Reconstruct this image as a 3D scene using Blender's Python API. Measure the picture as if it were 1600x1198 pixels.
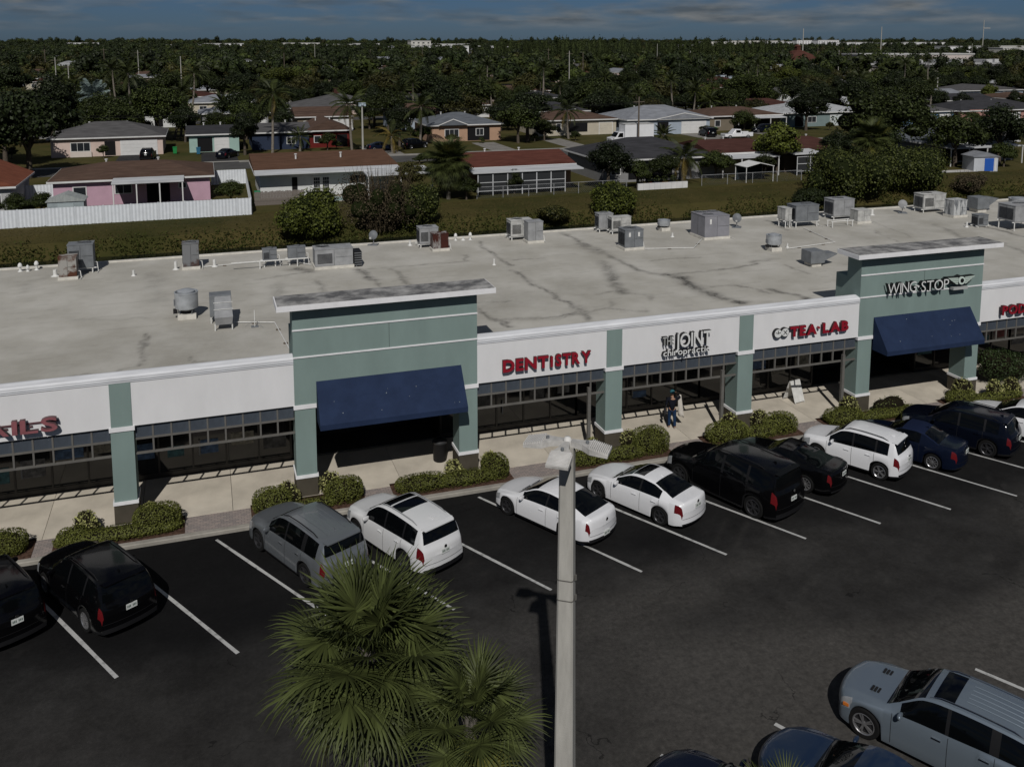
import bpy, bmesh, math, random
import numpy as np
from mathutils import Vector, Matrix
R = math.radians
rng = random.Random(11)
nrng = np.random.default_rng(5)
for o in list(bpy.data.objects):
    bpy.data.objects.remove(o)
scene = bpy.context.scene
COL = scene.collection

# ---------------------------------------------------------------- camera, sky, sun
cd = bpy.data.cameras.new('camera')
cam = bpy.data.objects.new('camera', cd)
COL.objects.link(cam)
cam.location = (0, 0, 17.0)
cam.rotation_euler = (R(90 - 7.5), 0, R(-18.6))
cd.sensor_width = 36.0
cd.lens = 36.0 * 1437 / 1600
cd.shift_y = -0.2149
cd.clip_start = 0.5
cd.clip_end = 60000
scene.camera = cam

SUN_EL, SUN_AZ = 43.0, 18.0          # shadows run 18 degrees right of +Y
sl = bpy.data.lights.new('sun', 'SUN')
sun = bpy.data.objects.new('sun', sl)
COL.objects.link(sun)
sl.energy = 3.0
sl.angle = R(0.53)
sl.color = (1.0, 0.965, 0.92)
sd = Vector((math.sin(R(SUN_AZ)) * math.cos(R(SUN_EL)), math.cos(R(SUN_AZ)) * math.cos(R(SUN_EL)), -math.sin(R(SUN_EL))))
sun.rotation_euler = sd.to_track_quat('-Z', 'Y').to_euler()
sun.location = (0, -40, 60)

world = bpy.data.worlds.new('World')
scene.world = world
world.use_nodes = True
wn, wl = world.node_tree.nodes, world.node_tree.links
wn.clear()
def N(nt, typ, **kw):
    n = nt.new(typ)
    for k, v in kw.items():
        setattr(n, k, v)
    return n
wo = N(wn, 'ShaderNodeOutputWorld')
bg = N(wn, 'ShaderNodeBackground')
bg.inputs['Strength'].default_value = 0.05
sky = N(wn, 'ShaderNodeTexSky', sky_type='NISHITA')
sky.sun_disc = False
sky.sun_elevation = R(SUN_EL)
sky.sun_rotation = R(180 + SUN_AZ)
sky.altitude = 10
sky.air_density = 1.0
sky.dust_density = 0.3
sky.ozone_density = 3.0
dim = N(wn, 'ShaderNodeMix', data_type='RGBA', blend_type='MULTIPLY')
dim.inputs[0].default_value = 1.0
dim.inputs[7].default_value = (0.172, 0.27, 0.48, 1)
wl.new(sky.outputs[0], dim.inputs[6])
tc = N(wn, 'ShaderNodeTexCoord')
sep = N(wn, 'ShaderNodeSeparateXYZ')
wl.new(tc.outputs['Generated'], sep.inputs[0])
zz = N(wn, 'ShaderNodeMath', operation='ADD'); zz.inputs[1].default_value = 0.035
zm = N(wn, 'ShaderNodeMath', operation='MAXIMUM'); zm.inputs[1].default_value = 0.0
wl.new(sep.outputs[2], zm.inputs[0]); wl.new(zm.outputs[0], zz.inputs[0])
cmb = N(wn, 'ShaderNodeCombineXYZ')
lg = N(wn, 'ShaderNodeMath', operation='LOGARITHM'); lg.inputs[1].default_value = math.e
wl.new(zz.outputs[0], lg.inputs[0])
for src_, k_, idx_ in ((sep.outputs[0], 7.0, 0), (sep.outputs[1], 7.0, 1), (lg.outputs[0], 2.6, 2)):
    mu_ = N(wn, 'ShaderNodeMath', operation='MULTIPLY'); mu_.inputs[1].default_value = k_
    wl.new(src_, mu_.inputs[0]); wl.new(mu_.outputs[0], cmb.inputs[idx_])
nz = N(wn, 'ShaderNodeTexNoise'); nz.inputs['Scale'].default_value = 1.25; nz.inputs['Detail'].default_value = 5; nz.inputs['Roughness'].default_value = 0.52
wl.new(cmb.outputs[0], nz.inputs['Vector'])
rp = N(wn, 'ShaderNodeValToRGB')
rp.color_ramp.elements[0].position = 0.38; rp.color_ramp.elements[0].color = (0, 0, 0, 1)
rp.color_ramp.elements[1].position = 0.60; rp.color_ramp.elements[1].color = (1, 1, 1, 1)
wl.new(nz.outputs[0], rp.inputs[0])
# clouds thin out towards the horizon, where the far layer is seen edge-on
mr = N(wn, 'ShaderNodeMapRange'); mr.inputs[1].default_value = 0.009; mr.inputs[2].default_value = 0.024
wl.new(sep.outputs[2], mr.inputs[0])
mm = N(wn, 'ShaderNodeMath', operation='MULTIPLY')
wl.new(rp.outputs[0], mm.inputs[0]); wl.new(mr.outputs[0], mm.inputs[1])
nz2 = N(wn, 'ShaderNodeTexNoise'); nz2.inputs['Scale'].default_value = 3.2; nz2.inputs['Detail'].default_value = 5
wl.new(cmb.outputs[0], nz2.inputs['Vector'])
rp2 = N(wn, 'ShaderNodeValToRGB')
rp2.color_ramp.elements[0].position = 0.35; rp2.color_ramp.elements[0].color = (1.45, 1.8, 2.15, 1)
rp2.color_ramp.elements[1].position = 0.7; rp2.color_ramp.elements[1].color = (3.3, 3.5, 3.65, 1)
wl.new(nz2.outputs[0], rp2.inputs[0])
cm = N(wn, 'ShaderNodeMix', data_type='RGBA')
wl.new(mm.outputs[0], cm.inputs[0]); wl.new(dim.outputs[2], cm.inputs[6]); wl.new(rp2.outputs[0], cm.inputs[7])
wl.new(cm.outputs[2], bg.inputs[0]); wl.new(bg.outputs[0], wo.inputs[0])

vs = scene.view_settings
vs.view_transform = 'Standard'; vs.look = 'None'; vs.exposure = 0.0; vs.gamma = 1.0
vs.use_curve_mapping = False
scene.render.resolution_x, scene.render.resolution_y = 1024, 766
scene.render.engine = 'CYCLES'

# ---------------------------------------------------------------- helpers
def tag(o, label=None, cat=None, group=None, kind=None):
    if label: o['label'] = label
    if cat: o['category'] = cat
    if group: o['group'] = group
    if kind: o['kind'] = kind
    return o

def empty(name, loc=(0, 0, 0), rz=0.0, label=None, cat=None, group=None):
    o = bpy.data.objects.new(name, None)
    COL.objects.link(o)
    o.location = loc
    o.rotation_euler = (0, 0, rz)
    o.empty_display_size = 0.2
    return tag(o, label, cat, group)

def link(name, me, parent=None, loc=(0, 0, 0), rot=(0, 0, 0), sc=(1, 1, 1)):
    o = bpy.data.objects.new(name, me)
    COL.objects.link(o)
    o.location = loc; o.rotation_euler = rot; o.scale = sc
    if parent: o.parent = parent
    return o

def copy_tree(o, parent=None):
    c = o.copy(); COL.objects.link(c); c.parent = parent
    for ch in list(o.children):
        copy_tree(ch, c)
    return c

class MB:
    def __init__(s):
        s.v, s.f, s.m, s.mi = [], [], [], 0
    def add(s, vs, fs):
        b = len(s.v)
        s.v += [tuple(v) for v in vs]
        s.f += [tuple(i + b for i in f) for f in fs]
        s.m += [s.mi] * len(fs)
        return s
    def box(s, x0, x1, y0, y1, z0, z1):
        return s.add([(x0,y0,z0),(x1,y0,z0),(x1,y1,z0),(x0,y1,z0),(x0,y0,z1),(x1,y0,z1),(x1,y1,z1),(x0,y1,z1)],
                     [(0,3,2,1),(4,5,6,7),(0,1,5,4),(1,2,6,5),(2,3,7,6),(3,0,4,7)])
    def hexa(s, pts):
        return s.add(pts, [(0,3,2,1),(4,5,6,7),(0,1,5,4),(1,2,6,5),(2,3,7,6),(3,0,4,7)])
    def prism_y(s, poly, y0, y1):          # polygon in (x,z), extruded along y
        n = len(poly)
        return s.add([(x,y0,z) for x,z in poly]+[(x,y1,z) for x,z in poly],
                     [tuple(range(n)), tuple(range(2*n-1,n-1,-1))]+[(i,(i+1)%n,(i+1)%n+n,i+n)[::-1] for i in range(n)])
    def prism_x(s, poly, x0, x1):          # polygon in (y,z)
        n = len(poly)
        return s.add([(x0,y,z) for y,z in poly]+[(x1,y,z) for y,z in poly],
                     [tuple(range(n))[::-1], tuple(range(n,2*n))]+[(i,(i+1)%n,(i+1)%n+n,i+n) for i in range(n)])
    def prism_z(s, poly, z0, z1):
        n = len(poly)
        return s.add([(x,y,z0) for x,y in poly]+[(x,y,z1) for x,y in poly],
                     [tuple(range(n))[::-1], tuple(range(n,2*n))]+[(i,(i+1)%n,(i+1)%n+n,i+n) for i in range(n)])
    def tube(s, path, rad, n=8, cap=True):
        path = [Vector(p) for p in path]
        if not isinstance(rad, (list, tuple)): rad = [rad]*len(path)
        vs, fs = [], []
        ref = None
        for i, p in enumerate(path):
            d = (path[min(i+1,len(path)-1)]-path[max(i-1,0)])
            d = d.normalized() if d.length > 1e-9 else Vector((0,0,1))
            if ref is None:
                ref = Vector((1,0,0)) if abs(d.x) < .9 else Vector((0,1,0))
            a = d.cross(ref).normalized(); b = d.cross(a).normalized(); ref = b.cross(d) if False else ref
            for k in range(n):
                t = 2*math.pi*k/n
                vs.append(p+(a*math.cos(t)+b*math.sin(t))*rad[i])
        for i in range(len(path)-1):
            for k in range(n):
                k2 = (k+1) % n
                fs.append((i*n+k, i*n+k2, (i+1)*n+k2, (i+1)*n+k)[::-1])
        if cap:
            fs.append(tuple(range(n))); fs.append(tuple(range((len(path)-1)*n, len(path)*n))[::-1])
        return s.add(vs, fs)
    def lathe(s, prof, c=(0,0,0), n=20, axis='z', cap=True):
        vs, fs = [], []
        for r, h in prof:
            for k in range(n):
                t = 2*math.pi*k/n
                a, b = r*math.cos(t), r*math.sin(t)
                p = {'z': (a,b,h), 'y': (a,h,b), 'x': (h,a,b)}[axis]
                vs.append((p[0]+c[0], p[1]+c[1], p[2]+c[2]))
        for i in range(len(prof)-1):
            for k in range(n):
                k2 = (k+1) % n
                fs.append((i*n+k, i*n+k2, (i+1)*n+k2, (i+1)*n+k))
        if cap:
            fs.append(tuple(range(n))[::-1]); fs.append(tuple(range((len(prof)-1)*n, len(prof)*n)))
        return s.add(vs, fs)
    def mesh(s, name, mats, smooth=None):
        me = bpy.data.meshes.new(name)
        me.from_pydata(s.v, [], s.f)
        for m in (mats if isinstance(mats, (list, tuple)) else [mats]):
            me.materials.append(m)
        if any(s.m): me.polygons.foreach_set('material_index', s.m)
        if smooth is not None:
            me.polygons.foreach_set('use_smooth', [True]*len(s.f))
            me.set_sharp_from_angle(angle=R(smooth))
        me.update()
        return me
    def build(s, name, mats, parent=None, smooth=None, off=None, bevel=0, **kw):
        if off is not None:
            s.v = [(x-off[0], y-off[1], z-off[2]) for x,y,z in s.v]
        o = link(name, s.mesh(name, mats, smooth), parent, **kw)
        if bevel:
            b = o.modifiers.new('bevel', 'BEVEL'); b.width = bevel; b.segments = 2; b.limit_method = 'ANGLE'
        return o

def mesh_np(name, verts, faces, mats, smooth=False):
    """verts (N,3), faces (M,k) arrays"""
    verts = np.asarray(verts, dtype=np.float32); faces = np.asarray(faces, dtype=np.int32)
    me = bpy.data.meshes.new(name)
    k = faces.shape[1]
    me.vertices.add(len(verts)); me.vertices.foreach_set('co', verts.ravel())
    me.loops.add(faces.size); me.loops.foreach_set('vertex_index', faces.ravel())
    me.polygons.add(len(faces)); me.polygons.foreach_set('loop_start', np.arange(0, faces.size, k, dtype=np.int32))
    try: me.polygons.foreach_set('loop_total', np.full(len(faces), k, dtype=np.int32))
    except Exception: pass
    for m in (mats if isinstance(mats, (list, tuple)) else [mats]): me.materials.append(m)
    me.update(calc_edges=True); me.validate()
    if smooth: me.polygons.foreach_set('use_smooth', [True]*len(faces))
    return me

# ---------------------------------------------------------------- materials
MATS = {}
def pmat(name, col, rough=0.7, var=0.0, scale=2.0, detail=4, bump=0.0, bscale=40.0, metallic=0.0, spec=None,
         coat=0.0, col2=None, lo=0.35, hi=0.65, island=0.0, objrand=0.0, attr=None, attrcol=None, transl=0.0, stretch=None):
    if name in MATS: return MATS[name]
    m = bpy.data.materials.new(name); m.use_nodes = True
    nt = m.node_tree; n, l = nt.nodes, nt.links
    b = n['Principled BSDF']
    b.inputs['Roughness'].default_value = rough
    b.inputs['Metallic'].default_value = metallic
    b.inputs['Specular IOR Level'].default_value = spec if spec is not None else (.5 if rough < .5 else (.25 if rough < .7 else .06))
    if coat:
        b.inputs['Coat Weight'].default_value = coat; b.inputs['Coat Roughness'].default_value = 0.04
    c = (*col, 1)
    cur = None
    if var or col2:
        t = N(n, 'ShaderNodeTexCoord')
        nz = N(n, 'ShaderNodeTexNoise'); nz.inputs['Scale'].default_value = scale; nz.inputs['Detail'].default_value = detail; nz.inputs['Roughness'].default_value = 0.62
        if stretch:
            mp = N(n, 'ShaderNodeMapping'); mp.inputs['Scale'].default_value = stretch
            l.new(t.outputs['Object'], mp.inputs[0]); l.new(mp.outputs[0], nz.inputs['Vector'])
        else:
            l.new(t.outputs['Object'], nz.inputs['Vector'])
        r = N(n, 'ShaderNodeValToRGB')
        r.color_ramp.elements[0].position = lo; r.color_ramp.elements[1].position = hi
        if col2: a, z = c, (*col2, 1)
        else: a, z = (*[x*(1-var) for x in col], 1), (*[min(1, x*(1+var)) for x in col], 1)
        r.color_ramp.elements[0].color = a; r.color_ramp.elements[1].color = z
        l.new(nz.outputs[0], r.inputs[0]); cur = r.outputs[0]
    def hsv_mul(cur, src, amt):
        mrn = N(n, 'ShaderNodeMapRange'); mrn.inputs[3].default_value = 1-amt; mrn.inputs[4].default_value = 1+amt
        l.new(src, mrn.inputs[0])
        mx = N(n, 'ShaderNodeMix', data_type='RGBA', blend_type='MULTIPLY'); mx.inputs[0].default_value = 1
        if cur is None: mx.inputs[6].default_value = c
        else: l.new(cur, mx.inputs[6])
        l.new(mrn.outputs[0], mx.inputs[7])
        return mx.outputs[2]
    if island:
        g = N(n, 'ShaderNodeNewGeometry'); cur = hsv_mul(cur, g.outputs['Random Per Island'], island)
    if objrand:
        oi = N(n, 'ShaderNodeObjectInfo'); cur = hsv_mul(cur, oi.outputs['Random'], objrand)
    if attr:
        at = N(n, 'ShaderNodeAttribute', attribute_name=attr)
        t2 = N(n, 'ShaderNodeTexCoord'); n2 = N(n, 'ShaderNodeTexNoise'); n2.inputs['Scale'].default_value = 5.0; n2.inputs['Detail'].default_value = 6; n2.inputs['Roughness'].default_value = 0.7
        l.new(t2.outputs['Object'], n2.inputs['Vector'])
        r2 = N(n, 'ShaderNodeMapRange'); r2.inputs[1].default_value = 0.3; r2.inputs[2].default_value = 0.7; r2.inputs[3].default_value = 0.45; r2.inputs[4].default_value = 1.25
        l.new(n2.outputs[0], r2.inputs[0])
        mu = N(n, 'ShaderNodeMath', operation='MULTIPLY', use_clamp=True); l.new(at.outputs['Fac'], mu.inputs[0]); l.new(r2.outputs[0], mu.inputs[1])
        mx = N(n, 'ShaderNodeMix', data_type='RGBA'); l.new(mu.outputs[0], mx.inputs[0])
        if cur is None: mx.inputs[6].default_value = c
        else: l.new(cur, mx.inputs[6])
        mx.inputs[7].default_value = (*attrcol, 1); cur = mx.outputs[2]
    if cur is None: b.inputs['Base Color'].default_value = c
    else: l.new(cur, b.inputs['Base Color'])
    if bump:
        t3 = N(n, 'ShaderNodeTexCoord'); n3 = N(n, 'ShaderNodeTexNoise'); n3.inputs['Scale'].default_value = bscale; n3.inputs['Detail'].default_value = 3
        l.new(t3.outputs['Object'], n3.inputs['Vector'])
        bp = N(n, 'ShaderNodeBump'); bp.inputs['Strength'].default_value = bump; bp.inputs['Distance'].default_value = 0.02
        l.new(n3.outputs[0], bp.inputs['Height']); l.new(bp.outputs[0], b.inputs['Normal'])
    if transl:
        tr = N(n, 'ShaderNodeBsdfTranslucent')
        if cur is None: tr.inputs[0].default_value = c
        else: l.new(cur, tr.inputs[0])
        ms = N(n, 'ShaderNodeMixShader'); ms.inputs[0].default_value = transl
        out = n['Material Output']
        l.new(b.outputs[0], ms.inputs[1]); l.new(tr.outputs[0], ms.inputs[2]); l.new(ms.outputs[0], out.inputs[0])
    MATS[name] = m
    return m

M = dict(
    white=pmat('white_stucco', (.65,.65,.655), .85, .04, .8, detail=8, bump=.25, bscale=60, stretch=(1.2,1.2,.5)),
    white2=pmat('white_trim', (.70,.70,.71), .7, .06, 2.0),
    coping=pmat('coping_metal', (.60,.61,.63), .6, .12, .6, stretch=(1,6,6)),
    green=pmat('sage_stucco', (.190,.252,.236), .88, .06, .8, detail=8, bump=.3, bscale=70, stretch=(1.3,1.3,.5)),
    brown=pmat('taupe_base', (.068,.060,.046), .85, .12, 1.5, bump=.25, bscale=60),
    navy=pmat('navy_canvas', (.017,.028,.062), .75, .12, 1.6, bump=.12, bscale=90),
    bar=pmat('taupe_metal', (.12,.115,.105), .5, .1, 3.0),
    slate=pmat('slate_panel', (.055,.066,.082), .35, .14, 1.4, stretch=(3,1,1)),
    soffit=pmat('soffit_plaster', (.20,.20,.20), .9, .08, 1.0),
    glass=pmat('store_glass', (.012,.013,.014), .06, spec=.6),
    frame=pmat('dark_bronze', (.02,.018,.016), .45),
    interior=pmat('store_wall', (.05,.048,.045), .8, .2, .5),
    black=pmat('black_plastic', (.008,.008,.009), .55),
    conc=pmat('sidewalk_concrete', (.50,.455,.38), .92, .16, .55, detail=8, bump=.15, bscale=50),
    kerb=pmat('kerb_concrete', (.27,.255,.225), .92, .2, 1.3, detail=6),
    paver=None,
    stripe=pmat('stall_paint', (.40,.40,.39), .85, col2=(.20,.20,.195), scale=3.5, detail=10, lo=.50, hi=.68),
    galv=pmat('galvanised', (.40,.42,.44), .45, .16, 2.5, metallic=.35),
    galvd=pmat('grey_cabinet', (.155,.165,.175), .55, .15, 2.0),
    galvm=pmat('mid_grey_cabinet', (.27,.275,.28), .55, .16, 2.0),
    galvl=pmat('pale_cabinet', (.40,.40,.385), .6, .22, 2.2),
    rust=pmat('rusted_cabinet', (.30,.29,.27), .8, col2=(.085,.038,.024), scale=1.6, lo=.44, hi=.56),
    curb=pmat('roof_curb', (.55,.53,.48), .85, .12, 3.0),
    dark=pmat('dark_grille', (.012,.012,.013), .6),
    pipe=pmat('white_pipe', (.62,.62,.60), .6, .1, 6.0),
    chrome=pmat('chrome', (.6,.6,.6), .2, metallic=1.0),
    tyre=pmat('tyre_rubber', (.006,.006,.006), .9, spec=.2),
    rim=pmat('alloy', (.38,.38,.39), .3, metallic=.8),
    rimd=pmat('dark_alloy', (.07,.07,.075), .35, metallic=.7),
    cglass=pmat('car_glass', (.002,.0025,.003), .03, spec=.25),
    red=pmat('tail_light_red', (.10,.005,.007), .2, coat=.5),
    lamp=pmat('headlight_lens', (.25,.26,.27), .12, coat=.5),
    amber=pmat('amber_lens', (.45,.13,.02), .2),
    plate=pmat('number_plate', (.55,.57,.55), .5),
    water=pmat('canal_water', (.006,.008,.006), .08, bump=.15, bscale=1.2),
    wood=pmat('pole_wood', (.12,.10,.08), .9, .2, 3.0),
    polec=pmat('pole_concrete', (.36,.35,.32), .88, .14, 2.0, detail=8, bump=.15, bscale=40, stretch=(2,2,.4)),
)
# ---------------------------------------------------------------- ground, canal, street
def polyline_field(P, lines):
    """P (N,2) points; lines: list of (points, width, strength) -> stain value 0..1"""
    out = np.zeros(len(P))
    for pts, w, st in lines:
        pts = np.array(pts, float)
        best = np.full(len(P), 1e9)
        for a, b in zip(pts[:-1], pts[1:]):
            ab = b-a; t = np.clip(((P-a)@ab)/(ab@ab), 0, 1)
            d = np.linalg.norm(P-(a+t[:,None]*ab), axis=1)
            best = np.minimum(best, d)
        out = np.maximum(out, st*np.exp(-(best/w)**2))
    return out

def vnoise(P, sc, seed, octv=4):
    """cheap value noise, numpy, P (N,2)"""
    g = np.random.default_rng(seed); T = g.random((64,64)); res = 0; amp = 1; tot = 0
    for o in range(octv):
        q = P*sc*(2**o)+o*17.3; i = np.floor(q).astype(int); f = q-i; f = f*f*(3-2*f)
        a = T[i[:,0]%64, i[:,1]%64]; b = T[(i[:,0]+1)%64, i[:,1]%64]; c = T[i[:,0]%64, (i[:,1]+1)%64]; d = T[(i[:,0]+1)%64, (i[:,1]+1)%64]
        res = res+amp*((a*(1-f[:,0])+b*f[:,0])*(1-f[:,1])+(c*(1-f[:,0])+d*f[:,0])*f[:,1]); tot += amp; amp *= .5
    return res/tot

def grid_sheet(name, x0, x1, y0, y1, z, step, mat, attrs, parent=None):
    nx, ny = int((x1-x0)/step)+1, int((y1-y0)/step)+1
    X, Y = np.meshgrid(np.linspace(x0,x1,nx), np.linspace(y0,y1,ny))
    P = np.stack([X.ravel(), Y.ravel()], 1)
    V = np.column_stack([P, np.full(len(P), z)])
    i = np.arange(nx*ny).reshape(ny,nx)
    F = np.stack([i[:-1,:-1].ravel(), i[:-1,1:].ravel(), i[1:,1:].ravel(), i[1:,:-1].ravel()], 1)
    me = mesh_np(name, V, F, mat)
    for an, fn in attrs.items():
        a = me.attributes.new(an, 'FLOAT', 'POINT'); a.data.foreach_set('value', fn(P).astype(np.float32))
    return link(name, me, parent)

m_land = pmat('rough_grass', (.036,.037,.011), .95, col2=(.066,.054,.020), scale=.09, detail=9, lo=.38, hi=.62, bump=.8, bscale=1.2)
mb = MB()
prof = [(-400,-.06),(57.5,-.06),(60.5,-1.9),(63,-2.6),(83.4,-2.6),(85.4,-1.5),(87.2,-.35),(90,-.08),(400,-.05),(3000,-.05),(30000,-.05)]
xs = [-30000,-3000,-200,-60,-20,20,60,100,150,400,3000,30000]
vsG = [(x,y,z) for y,z in prof for x in xs]
nxx = len(xs)
mb.add(vsG, [(j*nxx+i, j*nxx+i+1, (j+1)*nxx+i+1, (j+1)*nxx+i) for j in range(len(prof)-1) for i in range(nxx-1)])
tag(mb.build('ground', m_land), kind='structure')
mb = MB(); mb.add([(-400,58,-1.5),(600,58,-1.5),(600,85.6,-1.5),(-400,85.6,-1.5)], [(0,1,2,3)])
tag(mb.build('canal_water', M['water']), kind='structure')

# parking lot asphalt with tyre polish, oil drips under each stall and old turning marks
STX = [-12.26+3.14*i-.0 for i in range(17)]        # stall line ends at Y = 25.0
SD = np.array([-.49,.872])
def asphalt_dark(P):
    v = np.zeros(len(P))
    for x in STX:                                    # oil along the middle of each stall
        c = np.array([x+1.57,25.0])+SD*3.9
        d = P-c; al = d@SD; ac = d@np.array([SD[1],-SD[0]])
        v = np.maximum(v, .75*np.exp(-(al/2.6)**2-(ac/.55)**2))
    v = np.maximum(v, .8*np.clip((P[:,1]-24.6-1.2*vnoise(P, .3, 8))/1.6, 0, 1))
    n = vnoise(P, .35, 3); v = v*(.45+1.0*n)+.5*np.clip((vnoise(P, .12, 9)-.5)*4, 0, 1)*np.clip((12-P[:,0])/8, .25, 1)
    return np.clip(v, 0, 1)
def asphalt_light(P):
    arcs = []
    def arc(cx,cy,r,a0,a1,w,s): arcs.append(([(cx+r*math.cos(R(a)), cy+r*math.sin(R(a))) for a in np.linspace(a0,a1,14)], w, s))
    arc(21.5,21.6,6.2,120,235,.07,.35); arc(21.3,21.6,6.75,110,215,.06,.22); arc(24,12,12.5,120,176,.09,.4)
    arc(28,28,10,190,250,.08,.35); arc(14,30,13.5,215,262,.1,.35); arc(30,14,9,100,170,.09,.4); arc(6,14,9,60,120,.1,.25)
    v = polyline_field(P, arcs)
    n = vnoise(P*np.array([.45,1.0]), .22, 21); v = np.maximum(v, np.clip((n-.30)*3.0, .15, .9)*np.clip((25.8-P[:,1])/2.5, 0, 1)*np.clip((P[:,0]+4)/16, .25, 1))
    sp = vnoise(P, 3.1, 33, 2); v = np.maximum(v, .35*(sp > .84))
    return np.clip(v, 0, 1)
m_asph = pmat('asphalt', (.0215,.0210,.0205), .9, .32, .8, detail=10, bump=.6, bscale=55, attr='worn', attrcol=(.068,.064,.059))
n, l = m_asph.node_tree.nodes, m_asph.node_tree.links
b_ = n['Principled BSDF']; src = b_.inputs['Base Color'].links[0].from_socket
at = N(n, 'ShaderNodeAttribute', attribute_name='oil'); mx = N(n, 'ShaderNodeMix', data_type='RGBA')
l.new(at.outputs['Fac'], mx.inputs[0]); l.new(src, mx.inputs[6]); mx.inputs[7].default_value = (.0075,.0075,.0078,1); pass
t1 = N(n, 'ShaderNodeTexCoord')
def fine(scale, lo_, hi_, src_):
    nf = N(n, 'ShaderNodeTexNoise'); nf.inputs['Scale'].default_value = scale; nf.inputs['Detail'].default_value = 6; nf.inputs['Roughness'].default_value = .75
    l.new(t1.outputs['Object'], nf.inputs['Vector'])
    mf = N(n, 'ShaderNodeMapRange'); mf.inputs[1].default_value = .3; mf.inputs[2].default_value = .7; mf.inputs[3].default_value = lo_; mf.inputs[4].default_value = hi_
    l.new(nf.outputs[0], mf.inputs[0]); mx_ = N(n, 'ShaderNodeMix', data_type='RGBA', blend_type='MULTIPLY'); mx_.inputs[0].default_value = 1
    l.new(src_, mx_.inputs[6]); l.new(mf.outputs[0], mx_.inputs[7]); return mx_.outputs[2]
cur_ = fine(9.0, .80, 1.22, mx.outputs[2]); cur_ = fine(2.1, .86, 1.14, cur_)
# hairline cracks: warped cell edges, broken up by noise
nw_ = N(n, 'ShaderNodeTexNoise'); nw_.inputs['Scale'].default_value = 1.4; nw_.inputs['Detail'].default_value = 5; l.new(t1.outputs['Object'], nw_.inputs['Vector'])
va = N(n, 'ShaderNodeVectorMath', operation='MULTIPLY_ADD'); va.inputs[1].default_value = (1.6,1.6,0); l.new(nw_.outputs['Color'], va.inputs[0]); l.new(t1.outputs['Object'], va.inputs[2])
vo = N(n, 'ShaderNodeTexVoronoi', feature='DISTANCE_TO_EDGE'); vo.inputs['Scale'].default_value = .22; l.new(va.outputs[0], vo.inputs['Vector'])
lt = N(n, 'ShaderNodeMath', operation='LESS_THAN'); lt.inputs[1].default_value = .0032; l.new(vo.outputs['Distance'], lt.inputs[0])
nm_ = N(n, 'ShaderNodeTexNoise'); nm_.inputs['Scale'].default_value = .5; l.new(t1.outputs['Object'], nm_.inputs['Vector'])
gt = N(n, 'ShaderNodeMath', operation='GREATER_THAN'); gt.inputs[1].default_value = .57; l.new(nm_.outputs[0], gt.inputs[0])
ml_ = N(n, 'ShaderNodeMath', operation='MULTIPLY'); l.new(lt.outputs[0], ml_.inputs[0]); l.new(gt.outputs[0], ml_.inputs[1])
m5 = N(n, 'ShaderNodeMath', operation='MULTIPLY'); m5.inputs[1].default_value = .6; l.new(ml_.outputs[0], m5.inputs[0])
mc_ = N(n, 'ShaderNodeMix', data_type='RGBA'); l.new(m5.outputs[0], mc_.inputs[0]); l.new(cur_, mc_.inputs[6]); mc_.inputs[7].default_value = (.006,.006,.006,1)
l.new(mc_.outputs[2], b_.inputs['Base Color'])
lot = grid_sheet('parking_lot', -32, 62, -6, 31.8, 0.0, .25, m_asph, dict(oil=asphalt_dark, worn=asphalt_light))
tag(lot, kind='structure')
# painted stall lines: each its own strip; the first row runs to the kerb, the second row starts at Y ~ 17.9
def stall_line(x, y0, y1):
    n_ = np.array([SD[1],-SD[0]])*.055
    a = np.array([x,y0]); b = a+SD*((y1-y0)/SD[1])
    mb = MB(); k = 10
    vs_, fs_ = [], []
    for i in range(k+1):
        p = a+(b-a)*i/k; w = 1+rng.uniform(-.12,.12)
        vs_ += [(p[0]-n_[0]*w, p[1]-n_[1]*w, .004), (p[0]+n_[0]*w, p[1]+n_[1]*w, .004)]
    fs_ = [(2*i,2*i+1,2*i+3,2*i+2) for i in range(k)]
    mb.add(vs_, fs_); o = mb.build('stall_line', M['stripe'], lot)
for i, x in enumerate(STX):
    stall_line(x+3.14*.0, 25.02, 31.45)
for i in range(8):
    stall_line(10.2+3.2*i, 11.5, 17.9)
# kerb, paver strip, sidewalk
mb = MB(); mb.prism_x([(31.75,-.05),(31.75,.11),(31.78,.14),(31.95,.14),(31.95,-.05)], -32, 62)
tag(mb.build('kerb', M['kerb']), kind='structure')
m_pav = bpy.data.materials.new('brick_pavers'); m_pav.use_nodes = True
n, l = m_pav.node_tree.nodes, m_pav.node_tree.links
bt = N(n, 'ShaderNodeTexBrick'); bt.inputs['Scale'].default_value = 1.0; bt.inputs['Brick Width'].default_value = .2; bt.inputs['Row Height'].default_value = .1; bt.inputs['Mortar Size'].default_value = .006
bt.inputs['Color1'].default_value = (.30,.25,.225,1); bt.inputs['Color2'].default_value = (.21,.185,.175,1); bt.inputs['Mortar'].default_value = (.10,.09,.085,1)
t = N(n, 'ShaderNodeTexCoord'); l.new(t.outputs['Object'], bt.inputs['Vector']); l.new(bt.outputs[0], n['Principled BSDF'].inputs['Base Color']); n['Principled BSDF'].inputs['Roughness'].default_value = .9
mb = MB(); mb.box(-32,62,31.952,33.08,-.05,.135)
tag(mb.build('paver_strip', m_pav), kind='structure')
sw = MB(); sw.box(-32,62,33.084,39.0,-.05,.05)
walk = tag(sw.build('sidewalk', M['kerb']), kind='structure')
slab = MB(); slab.box(-1.557,1.557,-1.735,1.735,0,.1); slab_me = slab.mesh('sidewalk_slab', M['conc'])
for i in range(30):
    link('sidewalk_slab', slab_me, walk, (-29.3+3.13*i, 34.83, .05))
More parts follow.
